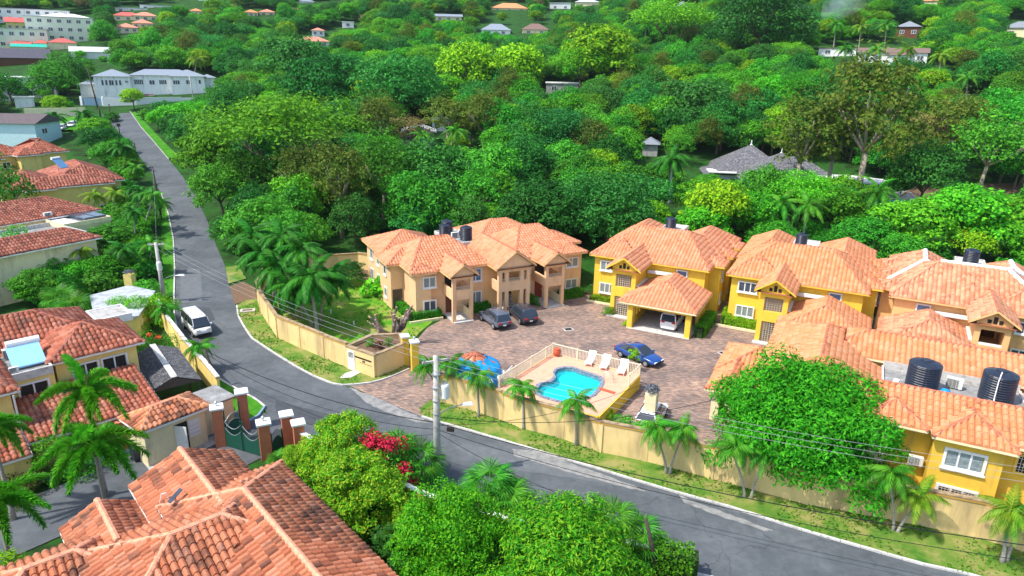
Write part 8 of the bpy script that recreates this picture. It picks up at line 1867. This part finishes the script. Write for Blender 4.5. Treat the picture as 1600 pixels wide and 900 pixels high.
ng = bpy.data.node_groups.new('woodland', 'GeometryNodeTree'); ng.interface.new_socket('Geometry', in_out='INPUT', socket_type='NodeSocketGeometry'); ng.interface.new_socket('Geometry', in_out='OUTPUT', socket_type='NodeSocketGeometry')
N = ng.nodes; gi, go = N.new('NodeGroupInput'), N.new('NodeGroupOutput'); ip = N.new('GeometryNodeInstanceOnPoints'); ci = N.new('GeometryNodeCollectionInfo')
ci.inputs['Collection'].default_value = src; ci.inputs['Separate Children'].default_value = True; ci.inputs['Reset Children'].default_value = True; ip.inputs['Pick Instance'].default_value = True
def na(n_, ty): q = N.new('GeometryNodeInputNamedAttribute'); q.data_type = ty; q.inputs['Name'].default_value = n_; return q.outputs['Attribute']
ng.links.new(gi.outputs[0], ip.inputs['Points']); ng.links.new(ci.outputs[0], ip.inputs['Instance']); ng.links.new(na('kind_index', 'INT'), ip.inputs['Instance Index']); ng.links.new(na('size', 'FLOAT_VECTOR'), ip.inputs['Scale'])
er = N.new('FunctionNodeEulerToRotation'); ng.links.new(na('turn', 'FLOAT_VECTOR'), er.inputs[0]); ng.links.new(er.outputs[0], ip.inputs['Rotation']); ng.links.new(ip.outputs[0], go.inputs[0])
md = wo_.modifiers.new('woodland', 'NODES'); md.node_group = ng
print('trees', len(trees), 'individual', len(indiv), 'rest', len(rest))

# ------------------------------------------------------------------ smoke and haze
sm = bpy.data.materials.new('smoke'); sm.use_nodes = True; nt = sm.node_tree; nt.nodes.clear(); n = nt.nodes
om = n.new('ShaderNodeOutputMaterial'); pv = n.new('ShaderNodeVolumePrincipled'); pv.inputs['Color'].default_value = (.82, .90, .98, 1); pv.inputs['Anisotropy'].default_value = .2
tn = n.new('ShaderNodeTexNoise'); tn.inputs['Scale'].default_value = .12; tn.inputs['Detail'].default_value = 5; gg = n.new('ShaderNodeNewGeometry'); nt.links.new(gg.outputs['Position'], tn.inputs['Vector'])
rr = n.new('ShaderNodeMapRange'); rr.inputs['From Min'].default_value = .42; rr.inputs['From Max'].default_value = .7; rr.inputs['To Max'].default_value = .07; nt.links.new(tn.outputs['Fac'], rr.inputs['Value']); nt.links.new(rr.outputs[0], pv.inputs['Density']); nt.links.new(pv.outputs[0], om.inputs['Volume'])
s0 = G(1288, 62); b = MB(); pth = []; D0 = s0.length
for (px, py) in ((1285, 62), (1292, 46), (1298, 30), (1308, 14), (1318, 0), (1332, -18)):
    k = (62 - py) / 80; d_ = FW * FPX + RT * (px - 800) + UP * (450 - py); d_ /= np.linalg.norm(d_); pth.append(Vector((d_[0], d_[1], d_[2])) * D0 + Vector((0, 0, CAMH)))
b.tube(pth, [1.5, 3, 4.5, 6.5, 8, 10], 12); t = tag(b.build('smoke', sm, None, smooth=True), 'thin bluish smoke plume rising from the wooded hill at the top right', 'smoke')
hz = bpy.data.materials.new('haze'); hz.use_nodes = True; nt = hz.node_tree; nt.nodes.clear(); om = nt.nodes.new('ShaderNodeOutputMaterial'); pv = nt.nodes.new('ShaderNodeVolumePrincipled')
pv.inputs['Color'].default_value = (.72, .86, .97, 1); pv.inputs['Density'].default_value = 0.00006; pv.inputs['Anisotropy'].default_value = .1; nt.links.new(pv.outputs[0], om.inputs['Volume'])
o = MB().box(-1520, 1520, -210, 1320, -1.5, 215).build('haze', hz); tag(o, kind='stuff')
